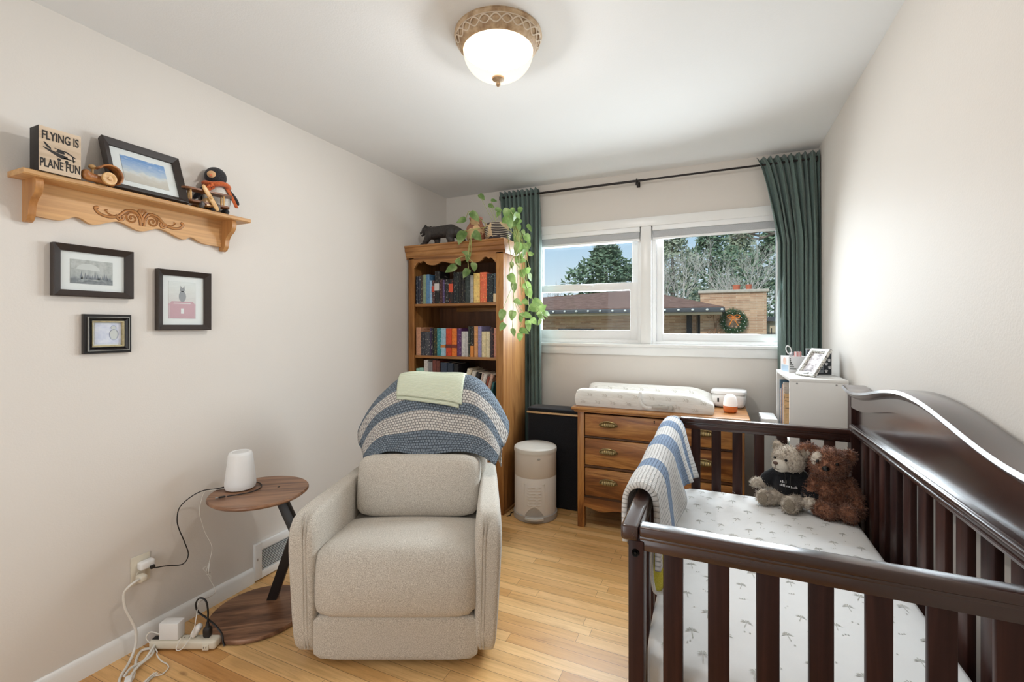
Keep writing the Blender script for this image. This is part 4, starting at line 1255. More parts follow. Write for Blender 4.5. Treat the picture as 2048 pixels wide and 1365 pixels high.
curtain('green curtain gathered left of the window, behind the bookcase and plant', 0.565, 0.905, 0.62, 0.915, 9, 3)
curtain('green curtain gathered right of the window in the room corner', 2.408, 2.752, 2.535, 2.750, 9, 8)

# ================================================================== wall shelf
SHO = [(0.25, C(196, 146, 92)), (0.5, C(214, 166, 110)), (0.75, C(200, 150, 96))]
M_shY = wood('golden_oak_shelf', SHO, 'Y', 0.4, 1.0, 9)
M_shZ = wood('golden_oak_bracket', [(0.25, C(168, 112, 60)), (0.5, C(196, 142, 86)), (0.75, C(178, 122, 70))], 'Z', 0.4, 1.0, 9)
M_carve = plain('darker_carved_oak', C(186, 130, 76), 0.45, var=0.15, vs=60)
M_groove = plain('carving_recess', C(96, 58, 30), 0.6)
ws = thing('wall_shelf', 'golden oak wall shelf with carved scroll apron and curved brackets', 'wall shelf', (0.0, 1.09, 1.67))
bm = nb(); prism(bm, [(0.0, 1.811), (0.106, 1.811), (0.112, 1.815), (0.1125, 1.826), (0.110, 1.829), (0.0, 1.829)], lambda a, b, q: (a, q, b), 0.700, 1.492); wpart('shelf_board', bm, M_shY, ws, 20)
wave = [(0.753, 1.694), (0.826, 1.692), (0.864, 1.711), (0.886, 1.712), (0.924, 1.696), (0.988, 1.721), (1.016, 1.722), (1.078, 1.701), (1.135, 1.722), (1.167, 1.721), (1.238, 1.696), (1.275, 1.711), (1.325, 1.692), (1.410, 1.690)]
wv_ = [(p.x, p.y) for p in smoothpath([(a, b, 0) for a, b in wave], 6)]
bm = nb(); prism(bm, [(1.410, 1.811), (0.753, 1.811)] + wv_, lambda a, b, q: (q, a, b), 0.0, 0.018); bk = wpart('apron', bm, M_shY, ws, 30)
bp = [(0.0, 1.811), (0.092, 1.811), (0.097, 1.795), (0.094, 1.775), (0.082, 1.757), (0.062, 1.742), (0.049, 1.725), (0.044, 1.705), (0.041, 1.690), (0.030, 1.674), (0.014, 1.668), (0.0, 1.670)]
bpp = [(p.x, p.y) for p in smoothpath([(a, b, 0) for a, b in bp[1:]], 4)]
for y in (0.735, 1.410):
    bm = nb(); prism(bm, [bp[0]] + bpp, lambda a, b, q: (a, q, b), y, y + 0.020); wpart('bracket', bm, M_shZ, ws, 30)
# carved scrolls
def spir(cy, cz, r0, a0, turns, sg, r1=0.15, n=26):
    out = []
    for i in range(n):
        q = i / (n - 1); a = a0 + sg * turns * 2 * PI * q; r_ = r0 * (1 - q) + r0 * r1 * q
        out.append((0.0185, cy + r_ * math.cos(a), cz + r_ * math.sin(a)))
    return out
bm = nb(); bm2 = nb()
yc, zc = 1.083, 1.750
def both(pts, r_):
    for sg in (1, -1):
        pp = [V((p[0], yc + sg * (p[1] - yc), p[2])) for p in pts]
        tube(bm, pp, r_, 8, flat=0.9)
        tube(bm2, [q + V((-0.0006, 0, 0)) for q in pp], [x + 0.0016 for x in r_] if isinstance(r_, list) else r_ + 0.0016, 6, flat=0.3)
both(spir(yc + 0.036, zc - 0.003, 0.025, PI * 0.9, 1.6, -1), [0.0042] * 18 + [0.005] * 8)
both(spir(yc + 0.074, zc - 0.008, 0.014, PI * 0.2, 1.2, -1), 0.0036)
both(smoothpath([(0.0185, yc + 0.006, zc - 0.026), (0.0185, yc + 0.010, zc), (0.0185, yc + 0.026, zc + 0.026), (0.0185, yc + 0.056, zc + 0.022), (0.0185, yc + 0.082, zc - 0.004), (0.0185, yc + 0.112, zc - 0.014), (0.0185, yc + 0.142, zc - 0.008), (0.0185, yc + 0.156, zc + 0.010), (0.0185, yc + 0.146, zc + 0.016)], 5), 0.0045)
both(smoothpath([(0.0185, yc + 0.085, zc - 0.006), (0.0185, yc + 0.110, zc - 0.004), (0.0185, yc + 0.124, zc + 0.008), (0.0185, yc + 0.118, zc + 0.012)], 5), 0.0032)
both(smoothpath([(0.0185, yc + 0.002, zc - 0.014), (0.0185, yc + 0.004, zc + 0.012), (0.0185, yc + 0.016, zc + 0.032)], 5), 0.0038)
both(smoothpath([(0.0185, yc + 0.048, zc + 0.012), (0.0185, yc + 0.064, zc + 0.006), (0.0185, yc + 0.074, zc - 0.004)], 4), 0.0036)
for k in range(5):
    a = PI * (0.2 + 0.15 * k)
    ball(bm, (0.0185, yc + 0.013 * math.cos(a), zc + 0.030 + 0.009 * math.sin(a)), (0.003, 0.004, 0.004), u=8, v=6)
ball(bm, (0.0185, yc, zc + 0.030), (0.003, 0.005, 0.005), u=8, v=6)
cv = wpart('scroll_carving', bm, M_carve, bk); wpart('carving_recess', bm2, M_groove, bk)

M_ink = plain('black_ink', C(38, 34, 32), 0.7)
M_signface = wood('pale_sign_wood', [(0.3, C(196, 172, 146)), (0.55, C(214, 192, 166)), (0.8, C(190, 160, 130))], 'Y', 0.6, 1.0, 14)
M_signside = plain('black_sign_edge', C(34, 28, 26), 0.6)
t = thing('wooden_sign', 'small wooden block sign reading FLYING IS PLANE FUN on the shelf', 'sign', (0.09, 0.788, 1.829))
bm = nb(); b2(bm, (-0.030, -0.055, 0), (0.031, 0.055, 0.150), 0.001); to_obj('block', bm, M_signside, t)
bm = nb(); b2(bm, (0.0308, -0.0545, 0.0005), (0.0325, 0.0545, 0.1495)); to_obj('face', bm, M_signface, t)
RT = (R(90), 0, R(90))
text('FLYING IS', 0.0400, M_ink, t, (0.0327, 0.0, 0.120), RT, sx=0.56, bold=0.0008)
text('PLANE FUN', 0.0400, M_ink, t, (0.0327, 0.0, 0.028), RT, sx=0.51, bold=0.0008)
bm = nb()
def flatp(pts):
    f = bm.faces.new([bm.verts.new(V((0.0328, a, b))) for a, b in pts])
# little high-wing aeroplane drawing
flatp([(-0.044, 0.098), (-0.040, 0.099), (-0.024, 0.082), (-0.026, 0.078), (-0.036, 0.084)])
flatp([(-0.046, 0.083), (-0.002, 0.070), (0.018, 0.066), (0.020, 0.057), (0.004, 0.055), (-0.010, 0.060), (-0.040, 0.076)])
flatp([(-0.012, 0.074), (-0.008, 0.083), (0.008, 0.081), (0.012, 0.072), (0.0, 0.071)])
flatp([(-0.016, 0.086), (0.016, 0.083), (0.042, 0.068), (0.040, 0.066), (0.012, 0.079), (-0.016, 0.084)])
flatp([(0.006, 0.058), (0.038, 0.055), (0.040, 0.058), (0.010, 0.062)])
flatp([(0.030, 0.072), (0.034, 0.072), (0.036, 0.050), (0.033, 0.050)])
for yy, zz in ((-0.004, 0.050), (0.016, 0.048)):
    flatp([(yy + 0.005 * math.cos(i), zz + 0.005 * math.sin(i)) for i in [2 * PI * q / 10 for q in range(10)]])
flatp([(-0.010, 0.043), (0.036, 0.041), (0.036, 0.042), (-0.010, 0.044)])
to_obj('aeroplane_drawing', bm, M_ink, t, smooth=0)

# ------------------------------------------------------------------ picture frames
M_frame = plain('dark_brown_frame', C(52, 43, 39), 0.45, var=0.08)
M_mount = plain('white_mount_card', C(236, 235, 232), 0.8, var=0.01)
M_gold = plain('antique_gold', C(176, 164, 128), 0.5, 0.35, var=0.2, vs=80)
M_blkgloss = plain('black_gloss_frame', C(26, 24, 24), 0.22, var=0.1)
def picmat(name, builder):
    m = Mat(name, 0.35, 0, 0.4); builder(m); return m.m
def p_beach(m):
    sx = m.node('ShaderNodeSeparateXYZ'); m.l.new(m.coord(), sx.inputs[0])
    n_ = m.noise(m.coord((1, 12, 26)), 3, 5)
    ad = m.node('ShaderNodeMath', operation='MULTIPLY_ADD'); m.l.new(n_, ad.inputs[0]); ad.inputs[1].default_value = 0.05; m.l.new(sx.outputs['Z'], ad.inputs[2])
    g = m.ramp(ad.outputs[0], [(0.03, C(206, 196, 184)), (0.055, C(214, 206, 196)), (0.07, C(224, 222, 218)), (0.078, C(196, 206, 216)), (0.095, C(176, 194, 218)), (0.13, C(120, 158, 208))])
    cl_ = m.ramp(m.noise(m.coord((1, 14, 30)), 2.5, 5), [(0.52, (0, 0, 0, 1)), (0.68, (1, 1, 1, 1))])
    up = m.ramp(sx.outputs['Z'], [(0.075, (0, 0, 0, 1)), (0.09, (0.8, 0.8, 0.8, 1))])
    m.col(m.mix(m.mix(1.0, cl_, up, 'MULTIPLY'), g, C(206, 214, 228)))
def p_lake(m):
    sx = m.node('ShaderNodeSeparateXYZ'); m.l.new(m.coord(), sx.inputs[0])
    n1 = m.noise(m.coord((1, 22, 22)), 2.2, 6, 0.65)
    n2 = m.noise(m.coord((1, 30, 60)), 1.5, 4)
    ad = m.node('ShaderNodeMath', operation='MULTIPLY_ADD'); m.l.new(n2, ad.inputs[0]); ad.inputs[1].default_value = 0.05; m.l.new(sx.outputs['Z'], ad.inputs[2])
    g = m.ramp(ad.outputs[0], [(0.0, C(132, 136, 138)), (0.02, C(150, 152, 154)), (0.035, C(122, 126, 130)), (0.05, C(182, 184, 182)), (0.09, C(190, 190, 186))])
    m.col(m.mix(0.7, g, m.ramp(n1, [(0.3, (0.6, 0.6, 0.6, 1)), (0.6, (1.1, 1.1, 1.1, 1))]), 'MULTIPLY'))
def p_cat(m):
    sx = m.node('ShaderNodeSeparateXYZ'); m.l.new(m.coord(), sx.inputs[0])
    g = m.ramp(sx.outputs['Z'], [(0.0, C(202, 176, 180)), (0.055, C(210, 182, 186)), (0.062, C(212, 160, 168)), (0.068, C(214, 206, 202)), (0.13, C(224, 222, 216)), (0.17, C(226, 226, 222))])
    n1 = m.noise(m.coord((1, 12, 60)), 2, 3)
    m.col(m.mix(0.4, g, m.ramp(n1, [(0.4, (0.88, 0.88, 0.88, 1)), (0.6, (1, 1, 1, 1))]), 'MULTIPLY'))
def p_watercolour(m):
    n1 = m.noise(m.coord((1, 20, 30)), 2, 4)
    m.col(m.ramp(n1, [(0.35, C(206, 208, 226)), (0.55, C(224, 224, 236)), (0.7, C(232, 231, 238))]))
def mitred(bm, y0, y1, z0, z1, prof, mi=0):
    """Picture-frame moulding; prof is (inset, height) from the outer edge."""
    rings = []
    for ins, x in prof:
        rings.append([bm.verts.new(V((x, a, b))) for a, b in ((y0 + ins, z0 + ins), (y1 - ins, z0 + ins), (y1 - ins, z1 - ins), (y0 + ins, z1 - ins))])
    for A, B in zip(rings[:-1], rings[1:]):
        for k in range(4):
            f = bm.faces.new((A[k], A[(k + 1) % 4], B[(k + 1) % 4], B[k])); f.material_index = mi
def wallframe(label, y0, y1, z0, z1, fw, pic, py0, py1, pz0, pz1, picm, extra=None, prof=None, mats=None, loc=None, rot=None, grp='framed pictures on the left wall'):
    base = (0.001, (y0 + y1) / 2, z0)
    t = thing('picture_frame', label, 'picture frame', loc or base, group=grp, rot=rot or (0, 0, 0))
    hy = (y1 - y0) / 2; h = z1 - z0
    bm = nb(); mitred(bm, -hy, hy, 0, h, prof or [(0, 0), (0, 0.026), (0.003, 0.028), (fw * 0.35, 0.024), (fw, 0.014), (fw, 0.004)])
    fr_ = to_obj('frame', bm, M_frame if mats is None else mats, t, smooth=20)
    o_ = lambda y, z: (y - (y0 + y1) / 2, z - z0)
    bm = nb(); b2(bm, (0.003, -hy + fw - 0.001, fw - 0.001), (0.006, hy - fw + 0.001, h - fw + 0.001)); to_obj('mount', bm, M_mount, t, smooth=0)
    a, b = o_(py0, pz0); c_, d_ = o_(py1, pz1)
    bm = nb(); b2(bm, (-0.0005, 0, 0), (0.0005, c_ - a, d_ - b))
    p_ = to_obj('picture', bm, picm, t, (0.0068, a, b), smooth=0)
    if extra:
        extra(p_)
    bm = nb(); b2(bm, (0.010, -hy + fw - 0.001, fw - 0.001), (0.0112, hy - fw + 0.001, h - fw + 0.001)); to_obj('glass', bm, M_glass, t, smooth=0)
    return t, fr_
M_catgrey = plain('photo_dark_grey', C(150, 150, 152), 0.5); M_red = plain('photo_red_with_glare', C(200, 158, 164), 0.5); M_pline = plain('photo_blue_grey', C(150, 154, 182), 0.5); M_tree_p = plain('photo_tree_grey', C(124, 128, 134), 0.5); M_moon = plain('photo_pale_sky', C(206, 206, 202), 0.5)  # suitcase red is paled to include the reflection over the picture
def flat_fig(parent, name, polys, mat, x=0.0007):
    bm = nb()
    for pts in polys:
        bm.faces.new([bm.verts.new(V((x, a, b))) for a, b in pts])
    return to_obj(name, bm, mat, parent, smooth=0)
def circ(cy, cz, ry, rz=None, n=16, a0=0.0, a1=2 * PI):
    rz = rz or ry
    return [(cy + ry * math.cos(a0 + (a1 - a0) * i / n), cz + rz * math.sin(a0 + (a1 - a0) * i / n)) for i in range(n)]
def ex_lake(p):
    flat_fig(p, 'pale_hill', [circ(0.052, 0.050, 0.036, 0.026, 20, 0, PI * 1.0)], M_moon)
    rnd = random.Random(2); polys = []
    for i in range(16):
        y = 0.03 + i * 0.006 + rnd.uniform(-.002, .002); h = rnd.uniform(0.012, 0.03)
        polys.append([(y - 0.004, 0.018), (y + 0.004, 0.018), (y, 0.018 + h)])
    flat_fig(p, 'tree_line', polys, M_tree_p, 0.0009)
def ex_cat(p):
    flat_fig(p, 'suitcase', [[(0.006, 0.002), (0.107, 0.002), (0.107, 0.062), (0.006, 0.062)], [(0.004, 0.064), (0.108, 0.064), (0.100, 0.076), (0.012, 0.076)]], M_red)
    flat_fig(p, 'cat', [circ(0.056, 0.098, 0.015, 0.024, 18), circ(0.056, 0.127, 0.0105, 0.010, 16), [(0.047, 0.133), (0.054, 0.136), (0.048, 0.146)], [(0.058, 0.136), (0.065, 0.133), (0.064, 0.146)]], M_catgrey, 0.0010)
    flat_fig(p, 'suitcase_label', [[(0.05, 0.022), (0.062, 0.022), (0.062, 0.045), (0.05, 0.045)], [(0.02, 0.066), (0.09, 0.066), (0.09, 0.069), (0.02, 0.069)]], M_mount, 0.0009)
def ex_peng(p):
    def ringp(cy, cz, ry, rz, w_=0.0012, a0=0, a1=2 * PI, n=24):
        return [[(cy + ry * math.cos(a), cz + rz * math.sin(a)), (cy + (ry - w_) * math.cos(a), cz + (rz - w_) * math.sin(a)),
                 (cy + (ry - w_) * math.cos(b), cz + (rz - w_) * math.sin(b)), (cy + ry * math.cos(b), cz + rz * math.sin(b))]
                for a, b in [(a0 + (a1 - a0) * i / n, a0 + (a1 - a0) * (i + 1) / n) for i in range(n)]]
    flat_fig(p, 'penguin_body', [circ(0.060, 0.036, 0.014, 0.020), circ(0.059, 0.063, 0.0085, 0.009)], M_moon, 0.0007)
    flat_fig(p, 'penguin_outline', ringp(0.060, 0.036, 0.015, 0.021) + ringp(0.059, 0.063, 0.009, 0.0095, a0=-0.3, a1=PI + 0.5) + ringp(0.052, 0.038, 0.006, 0.014, a0=PI * .5, a1=PI * 1.5) + ringp(0.068, 0.038, 0.006, 0.014, a0=-PI * .5, a1=PI * .5) + [[(0.050, 0.064), (0.045, 0.062), (0.050, 0.061)]], M_pline, 0.0010)
wallframe('wide dark frame with grey landscape photo, left of the group under the shelf', 0.806, 1.049, 1.422, 1.611, 0.024, None, 0.859, 0.987, 1.471, 1.560, picmat('landscape_photo', p_lake), ex_lake)
wallframe('upright dark frame with photo of a cat sitting on a red suitcase', 1.137, 1.357, 1.295, 1.556, 0.024, None, 1.186, 1.298, 1.346, 1.509, picmat('cat_photo', p_cat), ex_cat)
wallframe('small black and gold frame with a penguin watercolour, lowest of the group', 0.894, 1.046, 1.208, 1.358, 0.030, None, 0.9305, 1.0145, 1.2435, 1.3245, picmat('penguin_watercolour', p_watercolour), ex_peng,
          prof=[(0, 0), (0, 0.014), (0.003, 0.018), (0.010, 0.018), (0.011, 0.023), (0.016, 0.022), (0.022, 0.015), (0.023, 0.017), (0.0235, 0.017)], mats=M_blkgloss)
fr = [o for o in bpy.data.objects if o.name.startswith('picture_frame')][-1]
bm = nb(); mitred(bm, -0.076, 0.076, 0, 0.150, [(0.0250, 0.015), (0.0252, 0.0178), (0.0275, 0.0180), (0.0280, 0.014), (0.0305, 0.0125), (0.0310, 0.0125), (0.0310, 0.0068)]); to_obj('gold_lip', bm, M_gold, fr, smooth=20)
bm = nb(); mitred(bm, -0.076, 0.076, 0, 0.150, [(0.0100, 0.0175), (0.0102, 0.0236), (0.0118, 0.0236), (0.0120, 0.0175)]); to_obj('silver_line', bm, plain('silver_line', C(170, 168, 160), 0.35, 0.5), fr, smooth=20)
wallframe('dark frame with blue beach photo leaning on the wall shelf', 0, 0.272, 0, 0.215, 0.024, None, 0.058, 0.214, 0.050, 0.164, picmat('beach_photo', p_beach), None,
          loc=(0.086, 1.075, 1.8295), rot=(0, -R(20.5), 0), grp='framed pictures on the left wall')

# ------------------------------------------------------------------ wooden toys and penguin on the shelf
TOY = [(0.3, C(150, 92, 48)), (0.5, C(184, 122, 68)), (0.7, C(206, 148, 92))]
M_toy = wood('turned_toy_wood', TOY, 'Y', 0.35, 1.0, 26)
M_toylite = wood('light_toy_wood', [(0.3, C(204, 156, 96)), (0.6, C(222, 178, 118))], 'X', 0.35, 1.0, 30)
M_toydark = wood('dark_toy_wood', [(0.3, C(112, 66, 34)), (0.6, C(148, 92, 50))], 'Y', 0.35, 1.0, 26)
t = thing('toy_car', 'turned wooden toy car with curved roof on the wall shelf', 'toy', (0.108, 0.908, 1.8295), R(0)); t.scale = (1.0, 0.98, 1.0)
bm = nb(); capsule(bm, [(0, -0.040, 0.022), (0, 0.0, 0.018), (0, 0.03, 0.016)], [0.0165, 0.013, 0.013], 4); ball(bm, (0.0, -0.046, 0.026), (0.017, 0.015, 0.019)); o = to_obj('body', bm, M_toy, t); mod_remesh(o, 0.0022, 3)
bm = nb()
pts = [(0, 0.020 + 0.036 * math.cos(a), 0.040 + 0.036 * math.sin(a)) for a in [R(150 - 200 * i / 24) for i in range(25)]]
N_ = len(pts)
grid(bm, 24, 8, lambda u, v: V(pts[int(round(u * 24))]) + V(((v - 0.5) * 0.046 * (0.55 + 0.45 * math.sin(PI * min(1, u * 1.6 + 0.1) * 0.5)), 0, 0)))
o = to_obj('roof', bm, M_toy, t); mod_solid(o, 0.006)
WH = [(0.0, 0.006), (0.006, 0.006), (0.007, 0.002), (0.012, 0.001), (0.018, 0.004), (0.0225, 0.003), (0.0235, -0.003), (0.022, -0.008), (0.0, -0.008)]
for x, sg in ((0.027, 1), (-0.027, -1)):
    bm = nb(); lathe(bm, WH, 36, (x, 0.012, 0.0238), Matrix.Rotation(R(90) * sg, 3, 'Y')); to_obj('wheel', bm, M_toylite, t)
bm = nb(); ball(bm, (-0.022, -0.018, 0.064), (0.009, 0.013, 0.009)); cyl(bm, (-0.022, -0.018, 0.03), (-0.022, -0.018, 0.06), 0.004, 8); to_obj('driver', bm, M_toylite, t)

# biplane: nose towards the room, wings along the shelf
t = thing('toy_biplane', 'small wooden toy biplane with propeller at the right end of the shelf', 'toy', (0.095, 1.296, 1.8295), R(-10)); t.scale = (1.2, 1.12, 1.25)
def wing(bm, z, half, ch, x0):
    pts = [(-half + ch / 2 + ch / 2 * math.cos(a), ch / 2 * math.sin(a)) for a in [PI / 2 + PI * i / 10 for i in range(11)]] + [(half - ch / 2 + ch / 2 * math.cos(a), ch / 2 * math.sin(a)) for a in [-PI / 2 + PI * i / 10 for i in range(11)]]
    prism(bm, pts, lambda a, b, q: (x0 + b, a, z + q), 0, 0.006)
bm = nb(); prism(bm, [(-0.075, 0.018), (-0.070, 0.034), (0.0, 0.040), (0.018, 0.038), (0.020, 0.012), (0.0, 0.010)], lambda a, b, q: (a, q, b), -0.011, 0.011); o = to_obj('fuselage', bm, M_toylite, t)
bm = nb(); wing(bm, 0.060, 0.090, 0.044, 0.0); to_obj('upper_wing', bm, M_toydark, t)
bm = nb(); wing(bm, 0.018, 0.080, 0.040, 0.0); to_obj('lower_wing', bm, M_toydark, t)
for y in (-0.062, 0.055):
    for x in (-0.010, 0.010):
        bm = nb(); tube(bm, [(x, y, 0.023), (x, y, 0.040), (x, y, 0.061)], [0.003, 0.0042, 0.003], 8); to_obj('strut', bm, M_toylite, t)
bm = nb(); pr = Matrix.Rotation(R(34), 3, 'X'); soft(bm, (0.026, 0, 0.040), (0.005, 0.017, 0.098), 6, 4, None, 0, pr); ball(bm, (0.028, 0, 0.040), (0.006, 0.006, 0.006), u=10, v=8); to_obj('propeller', bm, M_toylite, t)
for y, x in ((-0.026, 0.016), (0.030, 0.016)):
    bm = nb(); lathe(bm, [(0, 0.005), (0.011, 0.005), (0.0125, 0), (0.011, -0.005), (0, -0.005)], 20, (x, y, 0.0128), Matrix.Rotation(R(90), 3, 'X')); to_obj('wheel', bm, plain('grey_toy_wheel', C(92, 86, 84), 0.4), t)
bm = nb(); cyl(bm, (0.016, -0.026, 0.0128), (0.016, 0.030, 0.0128), 0.003, 8); to_obj('axle', bm, M_toydark, t)
bm = nb(); b2(bm, (-0.078, -0.028, 0.020), (-0.055, 0.028, 0.025), 0.002); to_obj('tailplane', bm, M_toydark, t)

M_pblack = fabric('black_knit', C(30, 28, 30), C(62, 60, 62), 300, bump=0.6)
M_pwhite = fabric('cream_plush', C(206, 200, 190), C(228, 222, 212), 300, bump=0.4)
M_tanface = fabric('tan_felt', C(206, 158, 112), C(222, 178, 132), 300)
m = Mat('orange_plaid', 0.9, 0, 0.2); ck = m.node('ShaderNodeTexChecker'); ck.inputs['Scale'].default_value = 130; m.l.new(m.coord(), ck.inputs[0]); ck.inputs['Color1'].default_value = C(196, 88, 44); ck.inputs['Color2'].default_value = C(96, 46, 34)
m.col(m.mix(m.ramp(m.noise(m.coord(), 60, 2), [(0.45, (0, 0, 0, 1)), (0.6, (1, 1, 1, 1))]), ck.outputs[0], C(206, 110, 64))); M_plaid = m.m
M_scarf2 = fabric('orange_scarf', C(186, 84, 44), C(216, 118, 70), 250)
t = thing('penguin_toy', 'plush penguin with orange plaid scarf sitting behind the wooden biplane', 'plush toy', (0.040, 1.372, 1.829), R(-24))
bm = nb(); ball(bm, (0.0, 0.0, 0.075), (0.036, 0.056, 0.075)); o = to_obj('body', bm, M_pwhite, t)
bm = nb(); ball(bm, (-0.014, 0.0, 0.080), (0.032, 0.060, 0.078)); to_obj('black_back', bm, M_pblack, t)
bm = nb(); ball(bm, (0.004, -0.004, 0.176), (0.037, 0.045, 0.045)); hd = to_obj('head', bm, M_pblack, t)
bm = nb(); ball(bm, (0.030, -0.022, 0.178), (0.014, 0.020, 0.017)); to_obj('face_patch', bm, M_tanface, hd)
bm = nb(); tube(bm, [(0.040, -0.028, 0.172), (0.054, -0.032, 0.168), (0.064, -0.036, 0.164)], [0.006, 0.004, 0.001], 8); to_obj('beak', bm, M_scarf2, hd)
for sy in (-1, 1):
    bm = nb(); ball(bm, (0.008, sy * 0.060, 0.098), (0.015, 0.014, 0.048), Matrix.Rotation(R(sy * 38), 3, 'X')); to_obj('flipper', bm, M_pblack, t)
bm = nb(); tube(bm, [(0.002 + 0.040 * math.cos(a), 0.046 * math.sin(a), 0.137 + 0.004 * math.sin(3 * a)) for a in [2 * PI * i / 28 for i in range(28)]], 0.013, 10, closed=True, flat=0.85); sc = to_obj('scarf', bm, M_scarf2, t)
bm = nb(); grid(bm, 8, 12, lambda u, v: (0.040 + 0.012 * math.sin(v * 2) + 0.004 * u, -0.012 - v * 0.050 + (u - 0.5) * 0.006, 0.130 - v * 0.040 + (u - 0.5) * 0.034)); o = to_obj('plaid_end', bm, M_plaid, sc); mod_solid(o, 0.005)
bm = nb(); grid(bm, 6, 12, lambda u, v: (0.022 + 0.006 * math.sin(v * 3), 0.038 + v * 0.040 + (u - 0.5) * 0.014, 0.128 - v * 0.085)); o = to_obj('hanging_end', bm, M_scarf2, sc); mod_solid(o, 0.005)
for sy in (-1, 1):
    bm = nb(); ball(bm, (0.030, sy * 0.030, 0.014), (0.030, 0.016, 0.014)); to_obj('foot', bm, M_pblack, t)

# ================================================================== on and beside the side table
M_whiteplastic = plain('white_plastic', C(240, 239, 237), 0.4, var=0.01)
M_creamplastic = plain('cream_plastic', C(224, 216, 198), 0.45, var=0.02)
M_blackcord = plain('black_cord', C(30, 28, 28), 0.5)
M_whitecord = plain('white_cord', C(232, 228, 220), 0.45, var=0.02)
M_metal = plain('steel', C(190, 190, 190), 0.3, 0.9)
t = snd = thing('sound_machine', 'white cone-shaped sound machine standing on the side table', 'sound machine', (0.164, 1.402, 0.566))
bm = nb(); lathe(bm, [(0, 0), (0.050, 0), (0.061, 0.006), (0.0645, 0.020), (0.064, 0.034), (0.050, 0.155), (0.046, 0.166), (0.040, 0.170), (0.037, 0.1685), (0.036, 0.167), (0, 0.167)], 56); to_obj('shell', bm, M_whiteplastic, t)
bm = nb(); lathe(bm, [(0, 0.1685), (0.030, 0.1685), (0.034, 0.1675), (0.034, 0.166)], 40); to_obj('top_button', bm, plain('pale_grey_plastic', C(222, 221, 219), 0.4), t)
def cord(name, pts, r, mat, label, cat='cord', k=6, parent=None):
    bm = nb(); tube(bm, smoothpath(pts, k), r, 8)
    if parent is not None:
        return to_obj(name, bm, mat, parent)
    o = to_obj(name, bm, mat)
    return tag(o, label, cat)
t = thing('charging_cable', 'black charging cable running from the wall outlet over the side table', 'cable', (0, 0, 0))
cord('cord', [(0.042, 1.115, 0.312), (0.040, 1.166, 0.296), (0.035, 1.228, 0.272), (0.030, 1.254, 0.300), (0.028, 1.240, 0.36), (0.026, 1.219, 0.424), (0.028, 1.209, 0.471), (0.032, 1.217, 0.523), (0.045, 1.256, 0.558), (0.062, 1.300, 0.574), (0.085, 1.345, 0.5705), (0.105, 1.438, 0.5695), (0.150, 1.478, 0.5695), (0.205, 1.474, 0.5695), (0.252, 1.435, 0.5695), (0.262, 1.385, 0.5695), (0.240, 1.340, 0.5695), (0.215, 1.305, 0.5695)], 0.0022, M_blackcord, '', parent=t)
bm = nb(); bx(bm, (0.205, 1.289, 0.571), (0.010, 0.026, 0.006), 0.002, 2, (R(-32), 'Z')); to_obj('plug', bm, M_blackcord, t)
bm = nb(); bx(bm, (0.195, 1.2725, 0.571), (0.008, 0.010, 0.003), 0.0005, 1, (R(-32), 'Z')); to_obj('connector', bm, M_metal, t)
t = thing('outlet_plate', 'cream outlet plate low on the left wall', 'outlet', (0.0, 1.084, 0.315))
bm = nb(); b2(bm, (0, -0.035, -0.0575), (0.006, 0.035, 0.0575), 0.003); to_obj('plate', bm, M_creamplastic, t)
bm = nb(); lathe(bm, [(0, 0.0075), (0.016, 0.0075), (0.017, 0.004)], 24, (0, 0, -0.020), Matrix.Rotation(R(90), 3, 'Y')); lathe(bm, [(0, 0.0075), (0.016, 0.0075), (0.017, 0.004)], 24, (0, 0, 0.020), Matrix.Rotation(R(90), 3, 'Y')); to_obj('sockets', bm, M_creamplastic, t)
t = thing('wall_charger', 'white cube charger plugged into the cream outlet', 'charger', (0.0076, 1.095, 0.334))
bm = nb(); b2(bm, (0, -0.028, -0.016), (0.032, 0.026, 0.016), 0.008, 3); to_obj('body', bm, M_whiteplastic, t)
bm = nb(); b2(bm, (0.028, 0.004, -0.020), (0.042, 0.020, -0.006), 0.002); to_obj('cable_head', bm, M_blackcord, t)
smc = bpy.data.objects.new('power_cord', None); COL.objects.link(smc); smc.parent = snd; smc.location = (-0.164, -1.402, -0.566)
cord('cord', [(0.118, 1.368, 0.5690), (0.085, 1.330, 0.5700), (0.060, 1.308, 0.566), (0.048, 1.300, 0.531), (0.046, 1.292, 0.478), (0.048, 1.304, 0.417), (0.048, 1.318, 0.37), (0.050, 1.345, 0.297), (0.05, 1.331, 0.226)], 0.0014, M_whitecord, '', parent=smc)
cord('cord', [(0.05, 1.338, 0.150), (0.054, 1.352, 0.112), (0.07, 1.345, 0.09), (0.12, 1.27, 0.115), (0.19, 1.200, 0.155), (0.228, 1.168, 0.125), (0.235, 1.150, 0.075), (0.225, 1.118, 0.030), (0.205, 1.105, 0.028), (0.200, 1.125, 0.060)], 0.0017, M_whitecord, '', parent=smc)
bm = nb()
for k in range(5):
    yy = 1.327 + 0.005 * math.sin(k * 2.2); dz = 0.006 * math.cos(k * 1.7)
    tube(bm, smoothpath([(0.05, yy + 0.004, 0.226 + dz), (0.052 + 0.003 * k, yy - 0.008, 0.200), (0.05, yy + 0.002, 0.180), (0.052, yy + 0.009, 0.165), (0.05, yy + 0.010, 0.150 - dz)], 4), 0.0014, 6)
tube(bm, smoothpath([(0.05, 1.328, 0.190), (0.052, 1.312, 0.205), (0.05, 1.306, 0.218), (0.05, 1.322, 0.222)], 5), 0.0014, 6)
tube(bm, [(0.05, 1.320, 0.184), (0.055, 1.329, 0.183), (0.05, 1.338, 0.184)], 0.003, 6)
to_obj('bundle', bm, M_whitecord, smc)

